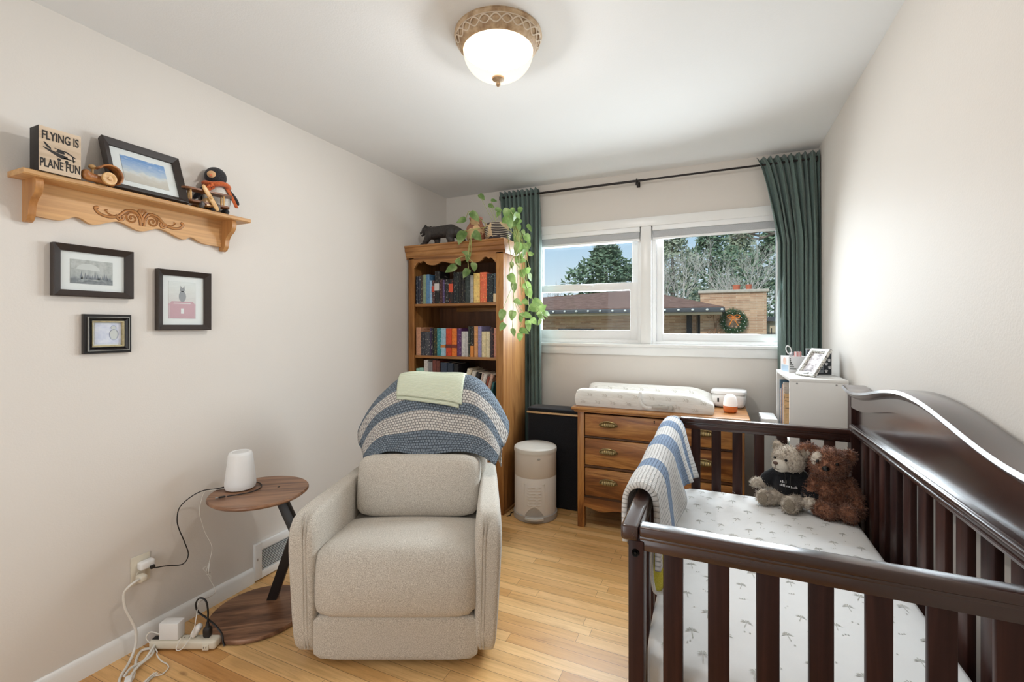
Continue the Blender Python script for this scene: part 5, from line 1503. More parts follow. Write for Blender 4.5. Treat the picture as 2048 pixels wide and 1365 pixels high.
# power strip on the floor, turned to the view
SA = R(24)
ps = thing('power_strip', 'cream power strip on the floor by the baseboard', 'power strip', (0.185, 1.152, 0), SA)
bm = nb(); b2(bm, (-0.135, -0.024, 0.004), (0.135, 0.024, 0.040), 0.010, 3); b2(bm, (0.085, -0.030, 0.006), (0.112, 0.0, 0.030), 0.004); to_obj('housing', bm, M_creamplastic, ps)
bm = nb(); b2(bm, (-0.128, -0.012, 0.0395), (-0.095, 0.010, 0.0425), 0.002); to_obj('switch', bm, M_black, ps)
bm = nb()
for x in (-0.01, 0.02, 0.09):
    for d_ in (-0.006, 0.006):
        b2(bm, (x + d_ - 0.001, -0.004, 0.0396), (x + d_ + 0.001, 0.004, 0.0404))
for d_ in (-0.005, 0.005):
    b2(bm, (0.0985 + d_ - 0.001, -0.0305, 0.016), (0.0985 + d_ + 0.001, -0.0298, 0.023))
to_obj('slots', bm, M_dark, ps, smooth=0)
t = thing('power_adapter', 'white block adapter plugged into the power strip', 'adapter', (0.135, 1.128, 0.041), SA)
bm = nb(); b2(bm, (-0.040, -0.018, 0), (0.038, 0.024, 0.068), 0.004); to_obj('body', bm, M_whiteplastic, t)
t = thing('round_plug', 'rounded white plug tilted in the middle of the power strip', 'plug', (0.225, 1.175, 0.0405), SA)
bm = nb(); soft(bm, (-0.004, 0.0, 0.026), (0.026, 0.034, 0.056), 6, 3, None, 0, Matrix.Rotation(R(32), 3, 'Y')); to_obj('body', bm, M_whiteplastic, t)
t = thing('black_plug', 'black plug with looped black cord at the end of the power strip', 'plug', (0.262, 1.192, 0.0405), SA)
bm = nb(); soft(bm, (0, 0, 0.020), (0.030, 0.026, 0.042), 6, 4); tube(bm, [(0, 0, 0.036), (0, 0, 0.060)], [0.010, 0.005], 10); to_obj('body', bm, M_blackcord, t)
bm = nb(); tube(bm, smoothpath([(0, 0, 0.055), (-0.004, 0.008, 0.10), (-0.016, 0.012, 0.140), (-0.042, 0.012, 0.150), (-0.056, 0.010, 0.125), (-0.045, 0.010, 0.095), (-0.010, 0.014, 0.064), (0.022, 0.016, 0.034), (0.052, 0.010, 0.004), (0.062, 0.002, -0.022), (0.072, -0.004, -0.0355)], 6), 0.0042, 8, flat=0.7); to_obj('cord', bm, M_blackcord, t)
t = thing('extension_cord', 'thick white cord from the outlet coiled on the floor', 'cord', (0, 0, 0))
cord('cord', [(0.050, 1.064, 0.292), (0.062, 1.040, 0.300), (0.058, 1.016, 0.288), (0.046, 1.006, 0.262), (0.046, 1.010, 0.208), (0.050, 1.030, 0.146), (0.055, 1.042, 0.098), (0.060, 1.038, 0.045), (0.075, 1.015, 0.012), (0.105, 0.985, 0.007), (0.135, 0.955, 0.007), (0.175, 0.930, 0.007), (0.200, 0.940, 0.007), (0.190, 0.965, 0.007), (0.135, 1.000, 0.007), (0.085, 1.030, 0.007), (0.055, 1.062, 0.007), (0.075, 1.085, 0.007), (0.115, 1.072, 0.012), (0.140, 1.045, 0.017), (0.155, 1.000, 0.017), (0.185, 0.960, 0.014), (0.215, 0.945, 0.007)], 0.0048, M_whitecord, '', parent=t)
cord('cord', [(0.060, 1.090, 0.018), (0.085, 1.095, 0.026), (0.110, 1.068, 0.022), (0.130, 1.030, 0.010), (0.140, 0.985, 0.018), (0.165, 0.950, 0.018)], 0.0045, M_whitecord, '', parent=t)
bm = nb(); soft(bm, (0.042, 1.068, 0.294), (0.040, 0.030, 0.028), 5, 4); to_obj('plug', bm, M_creamplastic, t)
bm = nb(); bx(bm, (0.205, 0.944, 0.018), (0.032, 0.022, 0.022), 0.004, 2, (R(-35), 'Z')); to_obj('clip', bm, M_whiteplastic, t)
t = thing('adapter_cable', 'thin white cable from the block adapter ending in a tied bundle', 'cable', (0, 0, 0))
cord('cord', [(0.103, 1.105, 0.060), (0.070, 1.085, 0.072), (0.062, 1.075, 0.050), (0.088, 1.085, 0.022), (0.125, 1.080, 0.012), (0.150, 1.066, 0.016), (0.185, 1.062, 0.006), (0.225, 1.062, 0.004), (0.252, 1.050, 0.004), (0.262, 1.022, 0.004), (0.245, 1.005, 0.006)], 0.0022, M_whitecord, '', parent=t)
bm = nb()
for k in range(6):
    a = k * 1.05
    oy, oz = 0.006 * math.cos(a), 0.009 + 0.006 * math.sin(a)
    tube(bm, smoothpath([(0.245 + oy, 1.010 + oy, oz), (0.250, 0.990 + oy * 0.5, oz), (0.262 + oy * 1.2, 0.965, oz), (0.275 + oy * 1.6, 0.935, max(0.003, oz - 0.002))], 4), 0.0022, 6)
to_obj('bundle', bm, M_whitecord, t)

# wall register
t = thing('wall_register', 'white louvred vent register low on the left wall behind the side table', 'vent', (0.0, 1.735, 0.008))
bm = nb()
for y0, y1, z0, z1 in ((-0.151, -0.112, 0, 0.184), (0.112, 0.151, 0, 0.184), (-0.113, 0.113, 0, 0.036), (-0.113, 0.113, 0.146, 0.184)):
    b2(bm, (0, y0, z0), (0.018, y1, z1), 0.002)
to_obj('frame', bm, M_whiteplastic, t)
bm = nb(); b2(bm, (0.001, -0.112, 0.036), (0.003, 0.112, 0.146)); to_obj('duct_opening', bm, M_dark, t, smooth=0)
for i in range(13):
    bm = nb(); bx(bm, (0.010, 0, 0.041 + i * 0.0083), (0.010, 0.226, 0.0016), 0, 1, (R(-12), 'Y')); to_obj('louvre', bm, M_whiteplastic, t, smooth=0)
bm = nb(); b2(bm, (0.018, -0.142, 0.10), (0.022, -0.136, 0.112), 0.001); to_obj('lever', bm, M_metal, t)

# ================================================================== bear carving, pots and trailing plant on the bookcase
m = Mat('black_carved_wood', 0.55, 0, 0.5); f = m.noise(m.coord((40, 40, 90)), 4, 4, 0.7); m.col(m.ramp(f, [(0.3, C(30, 27, 26)), (0.7, C(66, 60, 57))])); m.bump(f, 0.6, 0.004); M_bearw = m.m
t = thing('bear_figurine', 'black carved walking bear figurine on top of the bookcase', 'figurine', (0.305, 2.895, 1.922), R(-8)); t.scale = (1.28, 1.28, 1.22)
bm = nb()
capsule(bm, [(-0.085, 0, 0.083), (-0.02, 0, 0.086), (0.06, 0, 0.082), (0.105, 0, 0.066)], [0.040, 0.040, 0.043, 0.034], 5)
ball(bm, (-0.07, 0, 0.100), (0.038, 0.030, 0.026))
capsule(bm, [(-0.095, 0, 0.096), (-0.128, 0, 0.108)], [0.032, 0.028], 3)
ball(bm, (-0.132, 0, 0.110), (0.030, 0.026, 0.026))
capsule(bm, [(-0.145, 0, 0.100), (-0.170, 0, 0.094)], [0.017, 0.012], 3)
capsule(bm, [(-0.148, 0, 0.088), (-0.164, 0, 0.078)], [0.010, 0.008], 2)
for sy in (-1, 1):
    ball(bm, (-0.118, sy * 0.022, 0.133), (0.009, 0.006, 0.010), u=10, v=8)
capsule(bm, [(-0.085, -0.022, 0.070), (-0.105, -0.024, 0.040), (-0.128, -0.024, 0.014), (-0.148, -0.024, 0.009)], [0.026, 0.019, 0.015, 0.011], 4)
capsule(bm, [(-0.075, 0.022, 0.070), (-0.066, 0.024, 0.040), (-0.068, 0.024, 0.012), (-0.086, 0.024, 0.009)], [0.026, 0.019, 0.015, 0.011], 4)
capsule(bm, [(0.085, -0.024, 0.066), (0.070, -0.026, 0.036), (0.086, -0.026, 0.014), (0.066, -0.026, 0.009)], [0.034, 0.023, 0.016, 0.012], 4)
capsule(bm, [(0.095, 0.024, 0.066), (0.112, 0.026, 0.036), (0.128, 0.026, 0.014), (0.108, 0.026, 0.009)], [0.034, 0.023, 0.016, 0.012], 4)
ball(bm, (0.142, 0, 0.072), (0.010, 0.008, 0.010), u=8, v=6)
bmesh.ops.scale(bm, verts=bm.verts[:], vec=(1.0, 1.0, 0.95))
o = to_obj('body', bm, M_bearw, t); mod_remesh(o, 0.0035, 4); mod_disp(o, 0.012, 0.003)
bm = nb(); tube(bm, [(-0.150, -0.012, 0.084), (-0.166, -0.006, 0.080), (-0.170, 0, 0.079), (-0.166, 0.006, 0.080), (-0.150, 0.012, 0.084)], 0.0022, 6); to_obj('teeth', bm, M_mount, t)

m = Mat('striped_woven_basket', 0.85)
sx = m.node('ShaderNodeSeparateXYZ'); m.l.new(m.coord(), sx.inputs[0])
wz = m.node('ShaderNodeMath', operation='SINE'); mz = m.node('ShaderNodeMath', operation='MULTIPLY'); mz.inputs[1].default_value = 520; m.l.new(sx.outputs['Z'], mz.inputs[0]); m.l.new(mz.outputs[0], wz.inputs[0])
patch = m.ramp(m.noise(m.coord((14, 14, 11)), 1.0, 1, 0.3), [(0.47, (0, 0, 0, 1)), (0.5, (1, 1, 1, 1))])
stripe = m.ramp(wz.outputs[0], [(0.45, C(56, 48, 46)), (0.55, C(206, 190, 168))])
c1 = m.mix(patch, C(204, 178, 140), stripe)
p2_ = m.ramp(m.noise(m.coord((16, 16, 15), loc=(3, 1, 7)), 1.0, 1, 0.3), [(0.60, (0, 0, 0, 1)), (0.62, (1, 1, 1, 1))])
m.col(m.mix(p2_, c1, C(60, 52, 54))); m.bump(wz.outputs[0], 0.4, 0.003); M_basket = m.m
M_soil = plain('dark_soil', C(50, 40, 36), 0.95, var=0.3, vs=80)
m = Mat('patterned_tan_clay', 0.7); m.col(m.ramp(m.noise(m.coord((9, 9, 16)), 1.3, 2, 0.4), [(0.42, C(206, 168, 122)), (0.47, C(214, 178, 132)), (0.50, C(140, 86, 66)), (0.6, C(176, 116, 92))])); M_clay = m.m
M_pink = plain('dusty_pink_rim', C(196, 140, 124), 0.7)
t = thing('clay_jug', 'tan and rust patterned jug with pink rim, behind the trailing plant', 'jug', (0.566, 2.925, 1.922), R(20)); t.scale = (1.02, 1.02, 1.12)
Mt = Matrix.Rotation(R(-14), 3, 'Y') @ Matrix.Rotation(R(10), 3, 'X')
bm = nb(); lathe(bm, [(0, 0.0), (0.050, 0.0), (0.066, 0.025), (0.074, 0.062), (0.066, 0.098), (0.048, 0.124), (0.043, 0.142), (0.046, 0.158), (0.040, 0.158), (0.037, 0.142), (0.0, 0.12)], 36); to_obj('body', bm, M_clay, t)
bm = nb(); tube(bm, [(0.044 * math.cos(2 * PI * i / 28), 0.044 * math.sin(2 * PI * i / 28), 0.159) for i in range(28)], 0.006, 8, closed=True); to_obj('rim', bm, M_pink, t)

pl = thing('trailing_pothos', 'trailing heart-leaved plant in striped basket on the bookcase corner', 'houseplant', (0.735, 2.945, 1.922))
bm = nb(); lathe(bm, [(0, 0), (0.070, 0), (0.086, 0.014), (0.096, 0.048), (0.098, 0.082), (0.092, 0.112), (0.086, 0.124), (0.080, 0.122), (0.084, 0.10), (0.0, 0.10)], 40); pot = to_obj('basket', bm, M_basket, pl)
bm = nb(); lathe(bm, [(0, 0.108), (0.05, 0.110), (0.083, 0.104)], 24); to_obj('soil', bm, M_soil, pl)
m = Mat('pothos_leaf', 0.38, 0, 0.4); f = m.noise(m.coord(), 14, 4, 0.6)
m.col(m.ramp(f, [(0.3, C(84, 118, 62)), (0.5, C(122, 150, 88)), (0.68, C(168, 188, 132))])); m.b.inputs['Subsurface Weight'].default_value = 0.0
tl = m.node('ShaderNodeBsdfTranslucent'); m.l.new(m.ramp(f, [(0.3, C(110, 146, 70)), (0.7, C(168, 192, 118))]), tl.inputs[0])
mxs = m.node('ShaderNodeMixShader'); mxs.inputs[0].default_value = 0.35; m.l.new(m.b.outputs[0], mxs.inputs[1]); m.l.new(tl.outputs[0], mxs.inputs[2]); m.l.new(mxs.outputs[0], m.n['Material Output'].inputs[0])
M_leaf = m.m
M_stem = plain('pothos_stem', C(166, 172, 104), 0.5, var=0.12)
def hl(bm, c, L_, tip, face, curl=0.25):
    """heart-shaped leaf: c = stalk joint, tip = direction of the tip, face = leaf normal."""
    tip = V(tip).normalized(); n_ = V(face); n_ = (n_ - tip * n_.dot(tip)).normalized(); s_ = tip.cross(n_)
    c = V(c)
    us = [0, 0.10, 0.25, 0.42, 0.60, 0.78, 0.92, 1.0]
    ws = [0.08, 0.27, 0.36, 0.36, 0.29, 0.17, 0.06, 0.0]
    back = [-0.0, -0.10, -0.05, 0, 0, 0, 0, 0]
    rows = []
    for u, w_, bk_ in zip(us, ws, back):
        mid = c + tip * (u * L_) - n_ * (curl * L_ * u * u * 0.6)
        rows.append((mid + tip * bk_ * L_ - s_ * w_ * L_ + n_ * (0.10 * w_ * L_), mid - s_ * w_ * L_ * 0.5 + n_ * (0.08 * w_ * L_), mid, mid + s_ * w_ * L_ * 0.5 + n_ * (0.08 * w_ * L_), mid + tip * bk_ * L_ + s_ * w_ * L_ + n_ * (0.10 * w_ * L_)))
    vs = [[bm.verts.new(p) for p in r_] for r_ in rows]
    for A, B in zip(vs[:-1], vs[1:]):
        for k in range(4):
            bm.faces.new((A[k], A[k + 1], B[k + 1], B[k]))
EX = V((math.cos(R(YAW)), math.sin(R(YAW)), 0)); EF = V((-math.sin(R(YAW)), math.cos(R(YAW)), 0)); EZ = V((0, 0, 1))
LEAVES = [
    (0.513, 2.800, 2.064, 0.077, 160),
    (0.630, 2.800, 2.083, 0.093, 40),
    (0.519, 2.790, 1.942, 0.111, 110),
    (0.650, 2.790, 1.940, 0.084, 45),
    (0.560, 2.795, 1.829, 0.068, 200),
    (0.570, 2.795, 1.790, 0.051, 100),
    (0.496, 2.795, 1.768, 0.060, 60),
    (0.431, 2.795, 1.724, 0.095, 150),
    (0.623, 2.795, 1.727, 0.072, 80),
    (0.555, 2.795, 1.688, 0.077, 120),
    (0.603, 2.950, 2.260, 0.062, 45),
    (0.702, 2.950, 2.223, 0.048, 10),
    (0.682, 2.950, 2.185, 0.053, 20),
    (0.741, 2.950, 2.153, 0.061, 20),
    (0.731, 2.950, 2.119, 0.052, 120),
    (0.902, 2.725, 2.059, 0.072, 100),
    (0.890, 2.860, 2.104, 0.058, 60),
    (0.894, 2.872, 2.048, 0.109, 95),
    (0.881, 2.971, 2.018, 0.052, 90),
    (0.887, 2.937, 1.943, 0.094, 100),
    (0.912, 2.884, 1.848, 0.092, 110),
    (0.933, 2.997, 1.873, 0.078, 50),
    (0.915, 2.941, 1.780, 0.085, 10),
    (0.885, 2.851, 1.732, 0.050, 90),
    (0.928, 2.942, 1.678, 0.068, 70),
    (0.954, 2.981, 1.706, 0.051, 110),
    (0.904, 2.819, 1.633, 0.082, 60),
    (0.943, 3.006, 1.589, 0.086, 60),
    (0.889, 2.884, 1.581, 0.076, 80),
    (0.921, 2.884, 1.480, 0.067, 30),
    (0.973, 2.956, 1.541, 0.076, 70),
    (1.029, 3.011, 1.471, 0.111, 30),
    (1.027, 2.933, 1.438, 0.084, 10),
    (0.893, 2.678, 1.383, 0.079, 100),
    (0.875, 2.884, 1.388, 0.076, 100),
    (0.982, 2.911, 1.388, 0.075, 20),
    (1.015, 2.941, 1.346, 0.059, 60),
    (0.890, 2.872, 1.271, 0.059, 70),
    (0.954, 2.912, 1.279, 0.075, 20),
    (0.928, 2.911, 1.363, 0.050, 90),
    (1.058, 2.944, 1.396, 0.050, 30),
]
bml = nb(); bms = nb(); rnd = random.Random(4)
P0 = V((0.735, 2.945, 1.922))
joints = []
for (x, y, z, L_, ang) in LEAVES:
    a = R(ang)
    tip = EX * math.cos(a) - EZ * math.sin(a) - EF * rnd.uniform(-0.1, 0.45)
    face = -EF * 0.9 + EX * rnd.uniform(-0.45, 0.6) + EZ * rnd.uniform(0.1, 0.7)
    c = V((x, y, z)) - P0 - tip.normalized() * (L_ * 0.5)
    hl(bml, c, L_, tip, face, rnd.uniform(0.1, 0.45))
    joints.append(c)
for k_ in range(34):
    (x, y, z, L_, ang) = LEAVES[rnd.randrange(15, len(LEAVES))]
    a = R(ang + rnd.uniform(-60, 60)); L_ = rnd.uniform(0.045, 0.075)
    tip = EX * math.cos(a) - EZ * math.sin(a) - EF * rnd.uniform(-0.6, 0.3)
    c = V((max(x, 0.90) + rnd.uniform(-0.01, 0.05), y + rnd.uniform(-0.05, 0.07), z + rnd.uniform(-0.07, 0.06))) - P0
    hl(bml, c, L_, tip, -EF * 0.8 + EX * rnd.uniform(-0.3, 0.9) + EZ * rnd.uniform(-0.1, 0.7), rnd.uniform(0.1, 0.5))
o = to_obj('foliage', bml, M_leaf, pl, smooth=80); mod_sub(o, 1)
def vine(ids, start, r_=0.0022):
    pts = [V(start)] + [joints[i] for i in ids]
    tube(bms, smoothpath(pts, 5), r_, 6)
vine([1, 0], (-0.06, -0.03, 0.11)); vine([2], (-0.06, -0.05, 0.10)); vine([3, 4, 5, 6, 7], (-0.05, -0.06, 0.10)); vine([3, 5, 8], (-0.05, -0.06, 0.10)); vine([5, 9], joints[3])
for i_ in (10, 11, 12, 13, 14):
    vine([i_], (0.01 * (i_ - 12), 0.0, 0.11), 0.0016)
vine([15, 18, 19, 21, 25], (0.05, 0.0, 0.11)); vine([16, 17, 20, 22, 24, 27, 31], (0.055, 0.02, 0.11)); vine([20, 23, 26, 28, 29, 35, 38], (0.06, -0.02, 0.11))
vine([18, 22, 24, 30, 32, 40], (0.06, 0.01, 0.11)); vine([19, 26, 28, 33], (0.06, -0.01, 0.11)); vine([23, 28, 34, 37], (0.065, 0.0, 0.11)); vine([29, 39, 36], joints[28])
for k_ in range(9):
    xx = 0.175 + 0.010 * math.sin(k_ * 2.1); yy = -0.07 + 0.020 * k_
    tube(bms, smoothpath([(0.03, -0.03 + 0.01 * k_, 0.10), (0.10, yy * 0.6, 0.145 - 0.006 * k_), (xx - 0.02, yy, 0.05), (xx, yy + 0.015 * math.sin(k_), -0.12), (xx + 0.015 * math.cos(k_ * 1.7), yy + 0.02, -0.30 - 0.03 * (k_ % 4))], 5), 0.0018, 5)
to_obj('stems', bms, M_stem, pl)

# ================================================================== pail, hamper, dresser top
M_pail = plain('warm_white_pail', C(226, 219, 211), 0.4, var=0.01)
M_paillid = plain('pale_grey_lid', C(222, 217, 208), 0.4, var=0.01)
M_pailbase = plain('grey_base', C(176, 170, 163), 0.45, var=0.01)
t = thing('diaper_pail', 'round warm white pedal pail standing beside the bookcase', 'pail', (1.020, 2.955, 0), R(18))
bm = nb(); lathe(bm, [(0, 0.0), (0.148, 0.0), (0.152, 0.004), (0.152, 0.040), (0.147, 0.044), (0, 0.044)], 64); to_obj('base', bm, M_pailbase, t)
bm = nb(); lathe(bm, [(0.0, 0.044), (0.145, 0.044), (0.145, 0.290), (0.1435, 0.292), (0.1435, 0.294), (0.145, 0.296), (0.145, 0.452), (0, 0.452)], 72); bd = to_obj('body', bm, M_pail, t)
bm = nb(); lathe(bm, [(0, 0.452), (0.148, 0.452), (0.149, 0.470), (0.146, 0.480), (0.138, 0.485), (0.120, 0.490), (0, 0.494)], 64); to_obj('lid', bm, M_paillid, t)
def on_cyl(r_, ang, z):
    return V((r_ * math.sin(ang), -r_ * math.cos(ang), z))
bm = nb()
out = [on_cyl(0.1455, R(a), z) for a, z in ((-28, 0.075), (-28, 0.245), (-22, 0.255), (22, 0.255), (28, 0.245), (28, 0.075))]
tube(bm, smoothpath(out, 8), 0.0015, 6)
for k in range(7):
    tube(bm, [on_cyl(0.1458, R(-20 + 40 * i / 14), 0.235 - k * 0.0195 + 0.002 * math.cos(i)) for i in range(15)], [0.0006] + [0.0026] * 13 + [0.0006], 6)
tube(bm, [on_cyl(0.1458, R(-26 + 52 * i / 20), 0.050 + 0.060 * math.sin(PI * i / 20)) for i in range(21)], 0.002, 6)
to_obj('ribbed_panel', bm, M_pail, bd)
bm = nb()
for i in range(20):
    pass
grid(bm, 20, 8, lambda u, v: on_cyl(0.1462, R(-25 + 50 * u), 0.046 + (0.058 * math.sin(PI * u)) * v)); to_obj('pedal_recess', bm, M_pailbase, bd)
bm = nb(); prism(bm, [(0.13 * math.sin(R(a)), -0.13 * math.cos(R(a))) for a in range(24, -25, -6)] + [(0.172 * math.sin(R(a)) * (0.9), -0.150 - 0.026 * math.cos(R(a * 3.4))) for a in range(-24, 25, 6)], lambda a, b, q: (a, b, q), 0.026, 0.038); to_obj('pedal', bm, plain('pale_pedal', C(214, 212, 206), 0.4), t)
bm = nb(); ball(bm, on_cyl(0.1455, R(12), 0.425), (0.011, 0.003, 0.007), Matrix.Rotation(R(12), 3, 'Z')); to_obj('badge', bm, M_pailbase, bd)
M_hamp = fabric('black_hamper_cloth', C(20, 21, 25), C(34, 35, 40), 300, bump=0.15)
M_bamboo = plain('bamboo_rim', C(216, 180, 134), 0.5, var=0.06)
t = thing('laundry_hamper', 'tall black cloth hamper with bamboo rim between bookcase and dresser', 'hamper', (1.085, 3.208, 0))
bm = nb(); b2(bm, (-0.190, -0.088, 0.0), (0.190, 0.085, 0.672), 0.012, 3); to_obj('bag', bm, M_hamp, t)
bm = nb(); b2(bm, (-0.198, -0.094, 0.672), (0.198, 0.090, 0.686), 0.006); to_obj('rim', bm, M_bamboo, t)
bm = nb(); b2(bm, (-0.196, -0.092, 0.686), (0.196, 0.088, 0.712), 0.012, 3); to_obj('lid', bm, M_hamp, t)

m = Mat('changing_pad_cover', 0.9, 0, 0.2); m.col(m.ramp(m.noise(m.coord(), 4, 3), [(0.3, C(228, 225, 218)), (0.7, C(240, 237, 231))])); m.bump(m.noise(m.coord((6, 18, 18)), 2.2, 3), 0.3, 0.02); M_padc = m.m
M_padprint = plain('taupe_print', C(200, 193, 182), 0.9)
t = thing('changing_pad', 'contoured changing pad in white printed cover on the dresser', 'changing pad', (1.735, 3.135, 0.7865))
def padz(u, v):
    x = -0.415 + 0.83 * u
    e = abs(2 * v - 1)
    prof_ = 0.048 + 0.066 * min(1, max(0, (e - 0.35) / 0.45)) ** 1.4
    if e > 0.86: prof_ = 0.114 - 0.016 * ((e - 0.86) / 0.14) ** 2
    endf = 1 - 0.40 * max(0, (u - 0.80) / 0.2) ** 2 - 0.12 * max(0, (0.06 - u) / 0.06) ** 2
    return prof_ * endf
bm = nb()
top = lambda u, v: (-0.415 + 0.83 * u + 0.0, -0.205 + 0.41 * v, padz(u, v))
nu, nv = 60, 30
grid(bm, nu, nv, top)
def skirt(f0, n):
    grid(bm, n, 4, lambda u, k: (lambda p: (p[0] + (0.008 * math.sin(k * PI)) * (1 if p[0] > 0 else -1) * (1 if abs(p[0]) > 0.414 else 0), p[1] + 0.008 * math.sin(k * PI) * (1 if p[1] > 0 else -1) * (1 if abs(p[1]) > 0.2 else 0), p[2] * (1 - k) + 0.001 * k))(f0(u)))
skirt(lambda u: top(u, 0), nu); skirt(lambda u: top(u, 1), nu); skirt(lambda v: top(0, v), nv); skirt(lambda v: top(1, v), nv)
quad(bm, [(-0.415, -0.205, 0.001), (-0.415, 0.205, 0.001), (0.415, 0.205, 0.001), (0.415, -0.205, 0.001)])
bmesh.ops.remove_doubles(bm, verts=bm.verts[:], dist=0.0005)
rnd = random.Random(9)
def squig(x, z, y, s):
    pts = [(x + s * a, y, z + s * b) for a, b in ((-0.9, 0.5), (-0.5, 0.8), (-0.2, 0.3), (-0.5, -0.3), (-0.8, -0.2))]
    tube(bm, smoothpath(pts, 3), 0.0009, 4, mi=1)
    pts = [(x + s * a, y, z + s * b) for a, b in ((0.2, -0.5), (0.3, 0.3), (0.6, 0.5), (0.8, 0.2), (0.6, -0.4), (0.9, -0.5), (1.1, 0.3))]
    tube(bm, smoothpath(pts, 3), 0.0009, 4, mi=1)
for i in range(8):
    for j in range(2):
        squig(-0.37 + i * 0.098 + (0.045 if j else 0), 0.032 + j * 0.045 - (0.012 * (i > 6)), -0.2055 - 0.0078 * math.sin((0.5 - 0.25 * j) * PI) - 0.0004, 0.016)
for i in range(7):
    uu = (0.06 + i * 0.13)
    v_ = 0.80
    p_ = top(uu, v_)
    squig(p_[0], p_[2] + 0.010, p_[1] - 0.020, 0.014)
pad = to_obj('pad_cover', bm, [M_padc, M_padprint], t, smooth=60)
bm = nb(); tube(bm, smoothpath([(0.000, -0.212, 0.112), (-0.002, -0.224, 0.085), (0.006, -0.227, 0.050), (0.030, -0.229, 0.026), (0.070, -0.230, 0.022)], 5), 0.009, 8, flat=0.25); st_ = to_obj('strap', bm, M_whitecloth, t)
bm = nb(); bx(bm, (0.120, -0.228, 0.030), (0.095, 0.010, 0.018), 0.003); bx(bm, (0.180, -0.230, 0.030), (0.026, 0.012, 0.028), 0.003); to_obj('buckle', bm, plain('grey_buckle', C(186, 182, 174), 0.4), st_)
t = thing('wipes_warmer', 'white rounded wipes warmer with hinged lid on the dresser', 'wipes warmer', (2.245, 3.295, 0.7865), R(-6))
bm = nb(); soft(bm, (0, 0, 0.044), (0.195, 0.150, 0.088), 8, 6, lambda p, o: V((o.x * (1 + 0.06 * p.z), o.y * (1 + 0.06 * p.z), o.z))); to_obj('tub', bm, M_whiteplastic, t)
bm = nb(); soft(bm, (0, 0, 0.098), (0.206, 0.160, 0.030), 8, 6); to_obj('lid', bm, M_whiteplastic, t)
bm = nb(); b2(bm, (-0.0975, -0.078, 0.088), (0.0975, 0.076, 0.0905), 0.001); to_obj('seam', bm, M_pailbase, t)
bm = nb(); b2(bm, (-0.062, -0.0775, 0.036), (-0.052, -0.0745, 0.062), 0.001); to_obj('control', bm, M_black, t)
t = thing('night_light', 'small egg-shaped night light with orange base on the dresser corner', 'night light', (2.247, 3.080, 0.7865))
bm = nb(); lathe(bm, [(0, 0), (0.030, 0), (0.037, 0.006), (0.040, 0.030), (0.039, 0.040), (0, 0.040)], 36); to_obj('base', bm, plain('orange_plastic', C(226, 120, 54), 0.4), t)
m = Mat('glowing_white_silicone', 0.5); m.col(C(244, 238, 234)); m.b.inputs['Emission Color'].default_value = (1, 0.93, 0.90, 1); m.b.inputs['Emission Strength'].default_value = 0.25
bm = nb(); lathe(bm, [(0.039, 0.040), (0.040, 0.050), (0.037, 0.076), (0.031, 0.096), (0.022, 0.106), (0.0, 0.110)], 36); to_obj('shade', bm, m.m, t)

# ================================================================== white shelf unit in the corner
M_lam = plain('white_laminate', C(236, 234, 230), 0.45, var=0.01)
UX0, UX1, UY0, UY1, UZ = 2.500, 2.742, 2.625, 3.154, 1.053
su = thing('shelf_unit', 'white open shelf unit in the corner behind the crib', 'shelf unit', (2.62, 2.89, 0))
for y in (UY0, UY1 - 0.016):
    bm = nb(); b2(bm, (UX0, y, 0), (UX1, y + 0.016, UZ - 0.016), 0.001); pn = wpart('side_panel', bm, M_lam, su)
    if y == UY0:
        for x in (2.531, 2.694):
            bm = nb(); lathe(bm, [(0, 0.0015), (0.004, 0.001), (0.0045, 0)], 12, (x, y - 0.0002, UZ - 0.024), Matrix.Rotation(R(90), 3, 'X')); wpart('screw', bm, M_metal, pn)
        bm = nb(); b2(bm, (UX0 - 0.0006, y + 0.002, 0.80), (UX0 + 0.0002, y + 0.014, 0.83)); wpart('blue_sticker', bm, plain('blue_sticker', C(96, 160, 206), 0.5), pn)
        bm = nb(); b2(bm, (UX0 - 0.0006, y + 0.001, 0.62), (UX0 + 0.0002, y + 0.015, 0.74)); wpart('printed_label', bm, plain('pale_green_label', C(150, 180, 170), 0.5, var=0.5, vs=160), pn)
bm = nb(); b2(bm, (UX0, UY0, UZ - 0.016), (UX1, UY1, UZ), 0.001); wpart('top', bm, M_lam, su)
for z in (0.03, 0.40, 0.72):
    bm = nb(); b2(bm, (UX0 + 0.002, UY0 + 0.016, z), (UX1 - 0.006, UY1 - 0.016, z + 0.016), 0.001); wpart('shelf', bm, M_lam, su)
bm = nb(); b2(bm, (UX1 - 0.006, UY0 + 0.016, 0.03), (UX1 - 0.001, UY1 - 0.016, UZ - 0.016)); wpart('back_panel', bm, M_lam, su)
UB = [((216, 176, 128), 'tan'), ((206, 196, 186), 'grey-white'), ((196, 150, 110), 'light brown'), ((128, 128, 168), 'lilac'), ((70, 66, 110), 'indigo'), ((224, 214, 196), 'cream'), ((150, 90, 80), 'rust'), ((90, 120, 140), 'blue-grey')]
y_ = UY0 + 0.30
